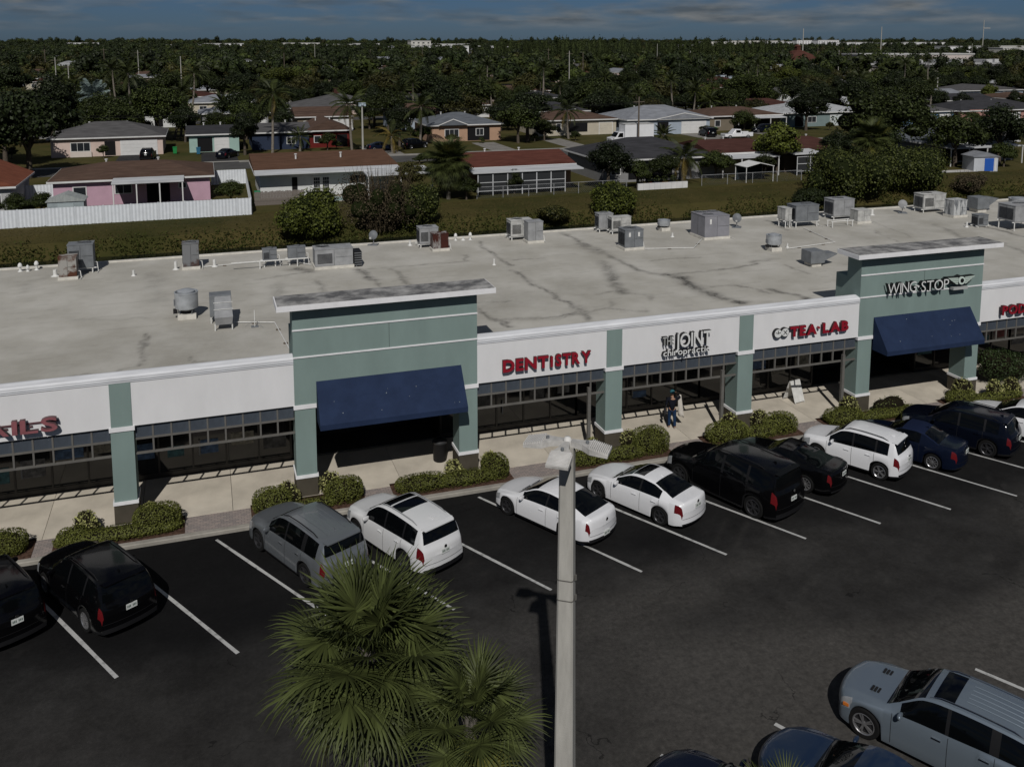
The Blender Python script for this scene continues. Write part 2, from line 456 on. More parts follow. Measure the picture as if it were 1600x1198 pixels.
# building-side strip behind: service lane, then the street in the suburb
m_road = pmat('street_asphalt', (.075,.074,.072), .92, .15, .4, detail=7)
mb = MB(); mb.box(-120,330,128.5,135.5,-.1,.02); tag(mb.build('street', m_road), kind='structure')
for yy in (207.0,280.0,353.0):
    mb = MB(); mb.box(-200,520,yy-3.5,yy+3.5,-.1,.02); tag(mb.build('street', m_road), kind='structure')
# ---------------------------------------------------------------- the shopping centre
BX0, BX1, FY, BY, RZ = -24.0, 74.0, 33.3, 55.0, 4.75
B0 = (15.0, 33.3, 0.0)
mall = empty('shopping_center', B0, 0, 'long one-storey shopping centre with two sage green towers and pale flat roof', 'building')
def mpart(mb, name, mat, parent=None, **kw):
    """world-space mesh builder -> part of the mall (or sub-part: parents sit at the mall origin)"""
    return mb.build(name, mat, parent or mall, off=B0 if parent is None else B0, **kw)
PILX = [-9.4+6.265*i for i in range(13)]      # pillar centres
TOWERS = {2:3, 6:7}                            # pillar pairs under towers
def px_of(i): return -9.4+6.265*i-.0

# roof with stains
def UN(x, y, z=4.75):                          # photo measurement -> plan position, used once for the stain map
    F_, P_, PS = 1437.0, R(7.5), R(18.6)
    f0 = Vector((math.sin(PS), math.cos(PS), 0)); r_ = Vector((math.cos(PS), -math.sin(PS), 0))
    f_ = f0*math.cos(P_)-Vector((0,0,math.sin(P_))); u_ = Vector((0,0,math.cos(P_)))+f0*math.sin(P_)
    d = f_*F_+r_*(x-800)-u_*(y-255.2); t_ = (z-17)/d.z
    return (d.x*t_, d.y*t_)
def ZL(ox, oy, pts, w, s): return ([UN(ox+a/4, oy+b/4) for a, b in pts], max(.12, w*.72), min(1.3, s*1.35))
ROOFL = [
 ZL(800,220,[(300,575),(450,640),(560,690),(700,770),(870,830),(960,840)],.28,.55),
 ZL(800,220,[(440,650),(520,690),(560,700)],.6,.5),
 ZL(800,220,[(960,840),(1060,860),(1150,920),(1300,975),(1450,1015)],.45,.95),
 ZL(800,220,[(1040,850),(1110,900),(1260,960)],.6,.75),
 ZL(800,220,[(960,840),(1150,820),(1400,795),(1560,770)],.13,.6),
 ZL(800,220,[(560,760),(610,830),(640,900),(700,945)],.5,.55),
 ZL(800,220,[(700,945),(840,960),(880,1000)],.2,.4), ZL(800,220,[(560,960),(640,940)],.2,.35),
 ZL(800,220,[(0,810),(100,875),(230,950),(330,1010),(440,1065),(490,1110)],.22,.6), ZL(800,220,[(400,1040),(450,1070)],.45,.5),
 ZL(800,220,[(0,1125),(250,1110),(600,1050),(860,1070)],.11,.5), ZL(800,220,[(0,745),(190,730)],.12,.4),
 ZL(800,220,[(870,750),(1040,735),(1180,730)],.12,.45), ZL(800,220,[(600,1000),(620,1050)],.2,.3),
 ZL(800,220,[(1240,910),(1400,900),(1597,955)],.14,.45), ZL(800,220,[(1520,760),(1597,740)],.35,.35),
 ZL(400,220,[(640,800),(690,840),(730,870)],.4,.8), ZL(400,220,[(730,870),(800,930),(960,920)],.2,.4),
 ZL(400,220,[(860,800),(920,860),(960,900)],.2,.5), ZL(400,220,[(250,800),(330,815)],.6,.75),
 ZL(400,220,[(0,865),(300,830)],.12,.4), ZL(400,220,[(640,805),(1000,780),(1330,750),(1300,715)],.11,.5),
 ZL(400,220,[(1380,630),(1530,750),(1597,780)],.16,.55), ZL(400,220,[(370,870),(430,960)],.22,.4), ZL(400,220,[(150,900),(120,1000)],.5,.25),
 ZL(400,220,[(1370,1040),(1450,1110),(1597,1140)],.2,.65), ZL(400,220,[(1370,1020),(1597,1000)],.1,.45),
 ZL(700,480,[(180,10),(260,75),(340,95),(420,130)],.22,.65), ZL(700,480,[(340,85),(600,65),(800,30)],.12,.55), ZL(700,480,[(800,20),(890,80)],.2,.5),
 ZL(1200,220,[(0,930),(100,950),(200,970),(260,990)],.35,.8), ZL(1200,220,[(110,780),(250,830)],.2,.4),
 ZL(1200,220,[(650,560),(860,650)],.16,.35), ZL(1200,220,[(500,470),(700,520),(900,600)],.2,.25),
 ZL(1200,220,[(1040,520),(1200,600),(1400,620)],.4,.35), ZL(1200,220,[(1470,640),(1597,700)],.25,.4),
 ZL(0,520,[(900,0),(910,150),(850,210),(700,245),(450,275)],.14,.6), ZL(0,520,[(860,190),(900,160),(940,150)],.25,.5),
 ZL(0,520,[(1210,150),(1215,180),(1240,190),(1350,180)],.14,.55), ZL(0,220,[(150,950),(180,880),(300,850)],.5,.18),
 ZL(0,220,[(960,830),(990,1000)],.8,.2), ZL(0,220,[(500,1120),(900,1110)],.15,.22),
 ZL(1200,220,[(0,500),(40,520),(130,560)],.3,.4), ZL(1200,220,[(1340,530),(1450,560),(1597,600)],.3,.6),
]
def roof_stain(P):
    Pj = P+np.stack([vnoise(P, 1.3, 4)-.5, vnoise(P, 1.3, 5)-.5], 1)*.7
    v = polyline_field(Pj, ROOFL)*(.15+1.25*vnoise(P*np.array([1.0,2.2]), 1.1, 7))
    pond = np.clip((vnoise(P*np.array([.5,1]), .22, 12)-.5)*2.2, 0, 1)*.22
    return np.clip(np.maximum(v, pond)*1.0, 0, 1)
def roof_seam(P):
    s = np.abs((P[:,1]-33.7+.25*np.sin(P[:,0]*.4)) % 1.05-.525) < .03
    return s*.16*(vnoise(P, .5, 30) > .42)
m_roof = pmat('roof_membrane', (.355,.340,.300), .9, .10, .35, detail=9, bump=.2, bscale=8, attr='stain', attrcol=(.075,.072,.066), col2=(.47,.455,.415), lo=.35, hi=.66)
roof = grid_sheet('roof', BX0, BX1, FY+.35, BY, RZ, .14, m_roof, dict(stain=lambda P: np.maximum(roof_stain(P), roof_seam(P))), mall)
roof.location = (-B0[0], -B0[1], 0)
mb = MB(); mb.box(BX0,BX1,BY-.12,BY+.06,RZ-.3,RZ+.09); mpart(mb, 'roof_edge', M['curb'], roof, off=None) if False else mpart(mb, 'roof_edge', M['curb'])
mb = MB()
mb.box(BX0,BX1,BY-.3,BY-.005,-.05,RZ-.01); mb.box(BX0,BX0+.3,FY+.5,BY-.31,-.05,RZ-.01); mb.box(BX1-.3,BX1,FY+.5,BY-.31,-.05,RZ-.01)
mpart(mb, 'rear_wall', M['white'])
mb = MB(); mb.box(BX0,BX1,FY+.5,36.9,3.72,3.85); mpart(mb, 'soffit', M['soffit'])
mb = MB(); mb.box(BX0+.31,BX1-.31,40.5,40.7,.06,4.6); mb.box(BX0+.31,BX1-.31,36.95,40.5,.051,.09); mpart(mb, 'interior_wall', M['interior'])

def in_tower(x):
    for a, b in TOWERS.items():
        if px_of(a)-.4 < x < px_of(b)+.4: return True
    return False
SEG = []      # parapet / fascia runs between towers
edges = [BX0]
for a, b in TOWERS.items(): edges += [px_of(a)-.372, px_of(b)+.372]
edges.append(BX1)
for i in range(0, len(edges), 2): SEG.append((edges[i], edges[i+1]))
for x0, x1 in SEG:
    mb = MB(); mb.prism_x([(FY-.01,5.31),(FY-.01,5.50),(FY+.03,5.55),(FY+.30,5.61),(FY+.44,5.585),(FY+.44,5.35),(FY+.05,5.30)], x0+.002, x1-.002)
    c_ = mpart(mb, 'parapet_coping', M['coping'])
    mb = MB(); mb.box(x0+.002,x1-.002,FY-.022,FY-.012,5.37,5.385); mpart(mb, 'coping_lip', M['galv'], c_)
    mb = MB(); mb.box(x0,x1,FY+.12,FY+.34,4.0,5.30); mpart(mb, 'parapet', M['white'])

def pillar(i):
    x = px_of(i); w = .375; d = .95
    tw = i in TOWERS or i in TOWERS.values()
    mb = MB(); mb.box(x-w,x+w,FY,FY+d,.86,3.56 if True else 0)
    p = mpart(mb, 'pillar', M['green'])
    mb = MB(); mb.box(x-w-.02,x+w+.02,FY-.02,FY+d+.02,.10,.87); mpart(mb, 'pillar_base', M['brown'], p)
    mb = MB(); mb.box(x-w-.045,x+w+.045,FY-.045,FY+d+.045,.872,.99); mpart(mb, 'base_band', M['white2'], p)
    mb = MB(); mb.box(x-w-.04,x+w+.04,FY-.04,FY+d+.04,3.562,3.72); mpart(mb, 'cap_band', M['white2'], p)
    if not tw:
        mb = MB(); mb.box(x-w+.03,x+w-.03,FY-.004,FY+.11,3.722,5.298); mpart(mb, 'pilaster', M['green'], p)
    return p
for i in range(-2, 13): pillar(i)

# fascia panels, hanging grilles with slate panels, storefronts - bay by bay
vb = MB(); vb.box(-.03,.03,-.035,.035,0,1.0); vert_me = vb.mesh('mullion', M['bar'])
nb = MB(); nb.box(-.035,.035,-.045,.035,0,.05); nub_me = nb.mesh('bracket', M['dark'])
def bay(i):
    xl, xr = px_of(i)+.345, px_of(i+1)-.345
    if i in TOWERS: return
    mb = MB(); mb.box(xl+.002,xr-.002,FY+.02,FY+.118,3.70,5.296); mpart(mb, 'fascia_panel', M['white'])
    gl, gr = px_of(i)+.38, px_of(i+1)-.38
    mb = MB(); gy = FY+.16
    for z in (2.63,3.17): mb.box(gl,gr,gy-.04,gy+.04,z-.035,z+.035)
    mb.box(gl,gr,gy-.03,gy+.03,3.66,3.698)
    g = mpart(mb, 'hanging_grille', M['bar'])
    n_ = 9; st = (gr-gl)/n_
    pm = MB(); pm.box(-st/2+.03,st/2-.03,-.008,.008,0,.45); pme = pm.mesh('grille_panel', M['slate'])
    for k in range(n_):
        link('grille_panel', pme, g, (gl+st*(k+.5)-B0[0], gy-B0[1], 3.207))
        if k:
            link('mullion', vert_me, g, (gl+st*k-B0[0], gy-B0[1], 2.666), sc=(1,1,.99))
    # slim post near the right pillar
    if i < 3 or i > 8: return
    xp = gr-.72
    mb = MB(); mb.box(xp-.065,xp+.065,gy-.18,gy-.05,.15,2.95); mpart(mb, 'canopy_post', M['bar'], g)
def storefront(i):
    xl, xr = px_of(i)-.3, px_of(i+1)-.3
    deep = i in TOWERS
    y = 36.62 if not deep else 38.6
    rr = random.Random(100+i)
    mb = MB()
    mb.box(xl,xr,y-.04,y+.06,.151,.36); mb.box(xl,xr,y-.05,y+.05,2.45,2.55); mb.box(xl,xr,y-.05,y+.05,3.55,3.72)
    n_ = 5; st = (xr-xl)/n_
    for k in range(n_+1):
        mb.box(xl+st*k-.035,xl+st*k+.035,y-.055,y+.045,.361,2.449); mb.box(xl+st*k-.035,xl+st*k+.035,y-.055,y+.045,2.551,3.549)
    if deep:
        for xx in (xl,xr): mb.box(xx-.05,xx+.05,36.62,y-.06,.151,3.7)
    f = mpart(mb, 'storefront', M['frame'])
    pm = MB(); pm.box(-st/2+.036,st/2-.036,-.01,.01,0,2.085); pme = pm.mesh('pane', M['glass'])
    pm = MB(); pm.box(-st/2+.036,st/2-.036,-.01,.01,0,.995); pm2 = pm.mesh('pane', M['glass'])
    for k in range(n_):
        xc = xl+st*(k+.5)-B0[0]
        link('pane', pme, f, (xc, y-B0[1], .362)); link('pane', pm2, f, (xc, y-B0[1], 2.552))
        if rr.random() < .75 and not deep:
            c_ = rr.choice([(.10,.10,.10),(.05,.09,.16),(.13,.03,.03),(.16,.15,.12),(.04,.10,.11),(.06,.06,.06)])
            w_, h_ = rr.uniform(.25,.5), rr.uniform(.3,.9); z_ = rr.uniform(.7,1.5)
            d = MB(); d.box(xc-w_,xc+w_,y-B0[1]-.03,y-B0[1]-.015,z_,z_+h_)
            d.build('window_poster', pmat('poster_%d%d' % (i,k), c_, .6, .5, 5.0), f)
    dx0 = xl+st*2+.25
    mb = MB(); mb.box(dx0-.02,dx0+.02,y-.12,y-.08,.9,1.5); mpart(mb, 'door_handle', M['galvd'], f)
for i in range(-2, 12):
    bay(i); storefront(i)

def tower(i):
    xl, xr = px_of(i)-.375, px_of(i+1)+.375
    mb = MB(); mb.box(xl,xr,FY,FY+.93,5.55,7.44); mb.box(xl,xr,FY+.001,FY+1.7,3.722,5.55); mb.box(xl+.002,xr-.002,FY+.93,FY+1.7,5.55,6.35)
    t_ = mpart(mb, 'tower', M['green'])
    mb = MB(); mb.box(xl-.58,xr+.62,FY-.5,FY+.98,7.443,7.64)
    c_ = mpart(mb, 'cornice', M['white2'], t_)
    mb = MB(); mb.box(xl-.54,xr+.58,FY-.46,FY+.94,7.642,7.66)
    mpart(mb, 'cornice_top', pmat('mildewed_cap', (.11,.11,.112), .95, col2=(.36,.355,.345), scale=1.3, detail=10, lo=.40, hi=.66), t_)
    for z in (6.57,5.54):
        mb = MB(); mb.box(xl-.012,xr+.012,FY-.03,FY-.001,z-.028,z+.028); mpart(mb, 'trim_line', M['white2'], t_)
    xm = (xl+xr)/2+.05
    mb = MB(); mb.box(xm-.006,xm+.006,FY-.004,FY-.0005,5.57,6.54); mpart(mb, 'control_joint', M['dark'], t_)
    # awning: sloping canvas with valance and triangular cheeks
    ax0, ax1 = xl+.80, xr-.66
    zt, zb, yo = 4.56, 3.24, FY-1.0
    mb = MB()
    k = 14
    for j in range(k):                          # slight sag between ribs
        a, b = ax0+(ax1-ax0)*j/k, ax0+(ax1-ax0)*(j+1)/k
        mb.add([(a,FY-.02,zt),(b,FY-.02,zt),(b,yo,zb),(a,yo,zb)], [(3,2,1,0)])
    mb.add([(ax0,yo,zb),(ax1,yo,zb),(ax1,yo,zb-.2),(ax0,yo,zb-.2)], [(3,2,1,0)])
    for ax in (ax0,ax1): mb.add([(ax,FY-.02,zt),(ax,yo,zb),(ax,yo,zb-.2),(ax,FY-.02,zb-.2)], [(0,1,2,3)])
    a_ = mpart(mb, 'awning', M['navy'], t_)
    # bird droppings
    rr = random.Random(i); mb = MB()
    sl_ = Vector((0, yo-FY+.02, zb-zt)); nn = Vector((0,-(zt-zb), FY-yo)).normalized()
    for q in range(9):
        u, v = rr.uniform(.08,.95), rr.uniform(.15,.9); s_ = rr.uniform(.008,.02)
        c = Vector((ax0+(ax1-ax0)*u, FY-.02, zt))+sl_*v+Vector((0,-.005,.004))
        mb.add([c+Vector((-s_,0,0)), c+sl_.normalized()*s_*1.6, c+Vector((s_,0,0)), c-sl_.normalized()*s_], [(0,1,2,3)])
    mpart(mb, 'dropping_marks', pmat('dropping', (.28,.30,.31), .8), t_)
for i in TOWERS: tower(i)
# dark entrance recess behind tower openings is formed by the set-back storefront above

# ---------------------------------------------------------------- signs: raised letters, each its own mesh
def glyph(ch, size, ext, off):
    c = bpy.data.curves.new('glyph', 'FONT'); c.body = ch; c.size = size; c.extrude = ext/2; c.offset = off; c.resolution_u = 3
    o = bpy.data.objects.new('glyph', c); COL.objects.link(o)
    dg = bpy.context.evaluated_depsgraph_get(); dg.update()
    me = bpy.data.meshes.new_from_object(o.evaluated_get(dg))
    bpy.data.objects.remove(o); bpy.data.curves.remove(c)
    return me
def text_run(root, s, x, z, h, width, face, side, ext=.14, off=.0, y=FY, stand=.1, sx=None, slab=0, names='letter', lab=None):
    """lay capitals out left to right between x and x+width, cap height h, standing proud of the wall"""
    mes, ws = [], []
    for ch in s:
        if ch == ' ': mes.append(None); ws.append(h*.3); continue
        me = glyph(ch, h/.70, ext, off)
        xs_ = [v.co.x for v in me.vertices]; mes.append((me, min(xs_))); ws.append(max(xs_)-min(xs_))
    gap = h*.10
    tot = sum(ws)+gap*(len(s)-1); k = width/tot if width else 1
    cx = x
    for item, w in zip(mes, ws):
        if item:
            me, mn = item
            me.materials.clear(); me.materials.append(face); me.materials.append(side)
            for p in me.polygons: p.material_index = 0 if p.normal.z > .9 else 1
            for v in me.vertices: v.co.x = (v.co.x-mn)*k
            if slab:
                zmax = max(v.co.y for v in me.vertices)
            o = link(names, me, root, (cx-root.location.x, y-stand-ext/2-root.location.y, z-root.location.z), (R(90),0,0))
        cx += (w+gap)*k
def emit_none(): pass
f_red = pmat('red_acrylic', (.23,.007,.018), .4); s_red = pmat('red_return', (.045,.01,.012), .5)
f_rose = pmat('faded_red_acrylic', (.22,.08,.09), .5, .12, 3.0); s_rose = pmat('rose_return', (.10,.05,.055), .5)
f_wht = pmat('white_acrylic', (.62,.63,.62), .45); s_blk = pmat('black_return', (.008,.008,.009), .5)
f_gry = pmat('grey_acrylic', (.38,.39,.38), .45)
def sign(x, z, label): return empty('shop_sign', (x, FY-.03, z), 0, label, 'sign')
sg = sign(-7, 4, 'faded rose raised letters ending in AILS on the leftmost white fascia')
text_run(sg, 'NAILS', -8.35, 3.99, .47, 3.25, f_rose, s_rose, ext=.16, off=.012)
mb = MB()
for q in range(5): mb.box(-8.2+q*.75-.05-sg.location.x,-8.2+q*.75+.05-sg.location.x,.0,.025,.1,.16)
mb.box(-8.3-sg.location.x,-5.1-sg.location.x,.0,.045,.21,.26); mb.build('raceway', s_rose, sg)
sg = sign(12.6, 4, 'red raised letters spelling DENTISTRY beside the left green tower')
text_run(sg, 'DENT', 10.76, 4.13, .46, 1.93, f_red, s_red, ext=.11, off=.026)
text_run(sg, 'i', 12.76, 4.13, .44, 0, f_red, s_red, ext=.11, off=.026)
text_run(sg, 'STRY', 12.98, 4.13, .46, 1.55, f_red, s_red, ext=.11, off=.026)
sg = sign(18.9, 4, 'black-edged white letters spelling THE JOINT chiropractic on the white fascia')
text_run(sg, 'THE', 17.75, 4.47, .36, .52, f_gry, s_blk, ext=.16, off=.004)
text_run(sg, 'JOINT', 18.33, 4.32, .60, 1.70, f_wht, s_blk, ext=.18, off=.012)
text_run(sg, 'chiropractic', 17.78, 4.00, .27, 2.2, f_wht, s_blk, ext=.16, off=.006)
sg = sign(25.2, 4, 'red raised letters spelling TEA LAB with two round badges')
text_run(sg, 'TEA', 24.02, 4.19, .42, 1.40, f_red, s_red, ext=.11, off=.028)
text_run(sg, 'LAB', 25.72, 4.19, .42, 1.38, f_red, s_red, ext=.11, off=.028)
mb = MB(); mb.lathe([(.055,-.12),(.055,-.02)], (25.56-25.2,0,.42), 10, 'y'); mb.build('dot', f_red, sg)
for q, xx in enumerate((23.42,23.78)):
    mb = MB(); mb.lathe([(.21,-.14),(.21,-.01)], (xx-25.2,0,.38+.02*q), 20, 'y')
    bd = mb.build('badge', s_blk, sg, smooth=40)
    mb = MB(); mb.lathe([(.185,-.150),(.185,-.141)], (xx-25.2,0,.38+.02*q), 20, 'y'); mb.build('badge_face', f_wht, bd)
    mb = MB()
    for a in (20,90,160) if q == 0 else (45,135,225,315):
        c, s_ = math.cos(R(a)), math.sin(R(a)); mb.tube([(xx-25.2,-.155,.38+.02*q),(xx-25.2+.13*c,-.155,.38+.02*q+.13*s_)], .016, 5)
    mb.build('badge_mark', s_blk, bd)
sg = sign(31, 5.6, 'white letters spelling WING STOP with a winged emblem on the right tower')
text_run(sg, 'WING', 29.02, 5.68, .50, 1.60, f_wht, s_blk, ext=.2, off=-.004, stand=.16)
text_run(sg, 'STOP', 30.90, 5.64, .50, 1.58, f_wht, s_blk, ext=.2, off=-.004, stand=.16)
mb = MB(); mb.lathe([(.05,-.3),(.05,-.12)], (30.76-31,0,.30), 10, 'y'); mb.build('dot', f_wht, sg)
ex, ez = 33.22-31, .36
mb = MB(); mb.prism_y([(ex-.82,ez+.20),(ex-.2,ez+.18),(ex,ez+.25),(ex+.2,ez+.18),(ex+.82,ez+.20),(ex+.45,ez-.13),(ex+.2,ez-.18),(ex-.2,ez-.18),(ex-.45,ez-.13)][::-1], -.3, -.02)
em = mb.build('emblem', s_blk, sg)
for s_ in (-1,1):
    for q in range(4):
        mb = MB(); a = .80-.13*q
        pl = [(ex+s_*.2,ez+.17-.085*q),(ex+s_*a,ez+.19-.085*q),(ex+s_*(a-.1),ez+.125-.085*q),(ex+s_*.2,ez+.11-.085*q)]
        mb.prism_y(pl if s_ < 0 else pl[::-1], -.325, -.301); mb.build('feather', pmat('emblem_green', (.44,.52,.47), .5), em)
mb = MB(); mb.lathe([(.19,-.35),(.19,-.302)], (ex,0,ez+.02), 18, 'y'); mb.build('roundel', pmat('emblem_green2', (.50,.58,.53), .5), em)
mb = MB(); mb.lathe([(.10,-.37),(.10,-.351)], (ex,0,ez+.03), 14, 'y'); mb.build('roundel_centre', s_blk, em)
mb = MB(); mb.box(ex-.42,ex+.42,-.3,-.1,ez-.42,ez-.30); mb.build('tagline_bar', f_gry, sg)
sg = sign(38, 4, 'red raised letters beginning POD at the right picture edge')
text_run(sg, 'PODIATRY', 35.95, 4.02, .44, 3.7, f_red, s_red, ext=.14, off=.02)
# ---------------------------------------------------------------- rooftop plant: every unit its own thing
Z0 = RZ+.004
def thing_at(name, x, y, label, cat, z=Z0, rz=0, group=None): return empty(name, (x,y,z), rz, label, cat, group)
def ac_unit(x, y, w, d, h, mat, label, legs=0.0, fans=((0,0,.35),), louvre='y', pipes=True, name='air_conditioner', curb=True, labels=0, rz=0):
    t = thing_at(name, x, y, label, 'air conditioner', rz=rz, group='rooftop air conditioning plant')
    z = legs if legs else .16
    if legs:
        for sx in (-1,1):
            for sy in (-1,1): mb = MB(); mb.tube([(sx*(w/2-.08),sy*(d/2-.08),0),(sx*(w/2-.08),sy*(d/2-.08),legs-.06)], .035, 6); mb.build('leg', M['pipe'], t)
        mb = MB(); mb.box(-w/2-.12,w/2+.12,-d/2+.05,-d/2+.11,legs-.06,legs-.003); mb.build('rail', M['pipe'], t); mb = MB(); mb.box(-w/2-.12,w/2+.12,d/2-.11,d/2-.05,legs-.06,legs-.003)
        mb.build('rail', M['pipe'], t)
    elif curb:
        mb = MB(); mb.box(-w/2-.05,w/2+.05,-d/2-.05,d/2+.05,0,.158); mb.build('curb', M['curb'], t)
    mb = MB(); mb.box(-w/2,w/2,-d/2,d/2,z,z+h); c = mb.build('cabinet', mat, t, bevel=.018)
    mb = MB(); mb.box(-w/2-.02,w/2+.02,-d/2-.02,d/2+.02,z+h-.005,z+h+.03); c2 = mb.build('lid', mat, t)
    for fx, fy, r in fans:
        mb = MB(); mb.lathe([(r,0),(r,.045),(r*.93,.05),(r*.93,.012),(.0,.012)], (fx,fy,z+h+.031), 22, cap=False)
        f = mb.build('fan_ring', mat, t, smooth=40)
        mb = MB(); mb.lathe([(r*.92,.0),(.001,.002)], (fx,fy,z+h+.046), 22, cap=False); mb.build('fan_opening', M['dark'], f)
        mb = MB()
        for k in range(6):
            a = k*math.pi/6; mb.tube([(fx-r*.93*math.cos(a),fy-r*.93*math.sin(a),z+h+.085),(fx+r*.93*math.cos(a),fy+r*.93*math.sin(a),z+h+.085)], .006, 4)
        mb.build('fan_guard', M['galvd'], f)
    # louvred coil panel on the front and the left side, and panel seams
    mb = MB(); nl = max(4, int(h*.6/.06))
    if 'y' in louvre:
        x0, x1 = -w*.44, -w*.05
        for k in range(nl): mb.box(x0,x1,-d/2-.018,-d/2-.002,z+h*.18+k*h*.6/nl,z+h*.18+(k+.45)*h*.6/nl)
    if 'x' in louvre:
        for k in range(nl): mb.box(-w/2-.018,-w/2-.002,-d*.4,d*.4,z+h*.14+k*h*.72/nl,z+h*.14+(k+.45)*h*.72/nl)
    if mb.v: mb.build('louvre', M['dark'], t)
    mb = MB(); mb.box(-.006,.006,-d/2-.006,-d/2-.001,z+.03,z+h-.03); mb.box(w*.05,w*.47,-d/2-.006,-d/2-.001,z+h*.5,z+h*.5+.012); mb.box(-w/2-.006,-w/2-.001,-.006,.006,z+.03,z+h-.03)
    mb.build('panel_seam', M['dark'], t)
    for k in range(labels):
        mb = MB(); xx = -w*.3+.5*w*k; mb.box(xx,xx+.12,-d/2-.008,-d/2-.001,z+h*.62,z+h*.86); mb.build('data_label', M['pipe'], t)
    if pipes:
        mb = MB(); mb.tube([(w/2,-d*.2,z+.25),(w/2+.14,-d*.2,z+.22),(w/2+.18,-d*.25,.03),(w/2+.18,-d*.9,.03)], .025, 6); mb.build('conduit', M['pipe'], t)
    return t
def exhaust_fan(x, y, r, h, label, curb=.22, mat='galv'):
    t = thing_at('exhaust_fan', x, y, label, 'exhaust fan')
    mb = MB(); mb.box(-r*.78,r*.78,-r*.78,r*.78,0,curb); mb.build('curb', M['curb'], t)
    mb = MB(); mb.lathe([(r*.5,curb+.002),(r*.5,curb+h*.18)], n=20); mb.build('neck', M['dark'], t, smooth=40)
    mb = MB(); mb.lathe([(r*.62,curb+h*.16),(r*.98,curb+h*.24),(r,curb+h*.28),(r,curb+h*.86),(r*1.03,curb+h*.88),(r*1.03,curb+h*.93),(r*.93,curb+h*.93),(r*.9,curb+h*.82),(r*.72,curb+h*.82)], n=28, cap=False)
    d = mb.build('drum', M[mat], t, smooth=35)
    mb = MB(); mb.lathe([(r*.73,curb+h*.8),(r*.74,curb+h*.97),(r*.5,curb+h*1.02),(.002,curb+h*1.05)], n=24, cap=False); mb.build('cap', M[mat], t, smooth=40)
    mb = MB()
    for k in range(4):
        a = k*math.pi/2+.6; mb.tube([(r*.7*math.cos(a),r*.7*math.sin(a),curb),(r*.9*math.cos(a),r*.9*math.sin(a),curb+h*.26)], .02, 5)
    mb.build('strut', M['galvd'], t)
    mb = MB(); mb.box(-r*1.15,-r*.8,-.1,.08,curb+.02,curb+h*.2); mb.build('grease_box', M['dark'], t)
    mb = MB(); mb.box(-r*1.08,-r*1.005,-.12,.12,curb+h*.35,curb+h*.6); mb.build('switch_box', M['galvd'], t)
    return t
def dish(x, y, r, az, label):
    t = thing_at('satellite_dish', x, y, label, 'satellite dish', rz=az)
    mb = MB(); mb.lathe([(.002,-.10),(r*.4,-.075),(r*.75,-.03),(r,.03),(r*.97,.035),(r*.72,-.015),(.002,-.08)], n=22, cap=False, axis='y')
    mb.v = [(x_, y_*1.0+z_*.35, z_+r+.35-y_*.35) for x_,y_,z_ in mb.v]
    mb.build('reflector', M['galvd'] if r < .305 else M['galvm'], t, smooth=50)
    mb = MB(); mb.tube([(0,.1,.0),(0,.1,r+.3),(0,-.02,r+.33)], .03, 7); mb.build('mast', M['galvm'], t)
    mb = MB(); mb.tube([(0,-.05,.38),(0,-.55,.42),(0,-.6,.5)], .018, 6); f = mb.build('feed_arm', M['galvd'], t)
    mb = MB(); mb.box(-.06,.06,-.66,-.54,.5,.6); mb.build('receiver', M['galvl'], f)
    mb = MB(); mb.box(-.3,.3,-.25,.35,0,.05); mb.build('base_plate', M['galvd'], t)
def vent_pipe(x, y, h, r, label, kind=0):
    t = thing_at('vent_pipe', x, y, label, 'vent pipe', group='white vent pipes on the flat roof')
    mb = MB(); mb.lathe([(r*2.2,0),(r*1.1,.06),(r,.09),(r,h),(r*.7,h),(r*.7,h-.1)], n=12, cap=False); mb.build('stack', M['pipe'], t, smooth=40)
    if kind:
        mb = MB(); mb.lathe([(r*1.9,h+.02),(r*1.9,h+.1),(r*1.2,h+.2),(.002,h+.24)], n=12, cap=False); mb.build('rain_cap', M['pipe'], t, smooth=40)
# left end of the roof
ac_unit(-7.0,51.9,.86,.75,1.02,M['rust'],'small rust-topped cabinet at the far left of the roof',fans=(),louvre='')
ac_unit(-6.5,53.2,1.25,.9,1.25,M['galvd'],'dark grey condenser standing behind the rust-topped cabinet at far left',legs=.3,fans=((.15,0,.36),),louvre='yx')
ac_unit(-.95,52.2,.84,.8,1.25,pmat('stained_cabinet',(.16,.165,.17),.6,col2=(.06,.035,.03),scale=1.1,lo=.48,hi=.6),'grey and maroon stained condenser at the back left roof edge',fans=((0,0,.3),),louvre='x')
exhaust_fan(-1.05,42.6,.50,1.05,'large spun aluminium exhaust drum near the front left of the roof')
t = thing_at('air_intake', .42, 41.45, 'blue-grey intake cabinet with a sloping duct hood beside the aluminium drum', 'air intake')
mb = MB(); mb.box(-.5,.42,-.2,.5,.3,1.25); mb.build('cabinet', M['galvd'], t, bevel=.015)
mb = MB(); mb.hexa([(-.28,-1.35,.25),(.40,-1.35,.25),(.40,-.2,.72),(-.28,-.2,.72),(-.32,-1.5,.62),(.44,-1.5,.62),(.40,-.2,1.2),(-.28,-.2,1.2)]); mb.build('duct_hood', M['galvm'], t, bevel=.01)
mb = MB()
for q in (.33,.66): mb.box(-.34,.46,-.2-1.3*q-.02,-.2-1.3*q+.02,1.2-.56*q+.012,1.2-.56*q+.03)
mb.build('duct_flange', M['pipe'], t)
mb = MB()
for sx in (-.45,.37):
    for sy in (-.15,.45): mb.tube([(sx,sy,0),(sx,sy,.3)], .03, 6)
mb.tube([(-.3,-1.3,0),(-.3,-1.3,.3)], .03, 6); mb.tube([(.4,-1.3,0),(.4,-1.3,.3)], .03, 6); mb.build('stand', M['pipe'], t)
ac_unit(3.15,51.2,.75,.45,.6,M['galvd'],'left of two small condensers on a pipe rack',legs=.38,fans=((0,0,.18),),louvre='y')
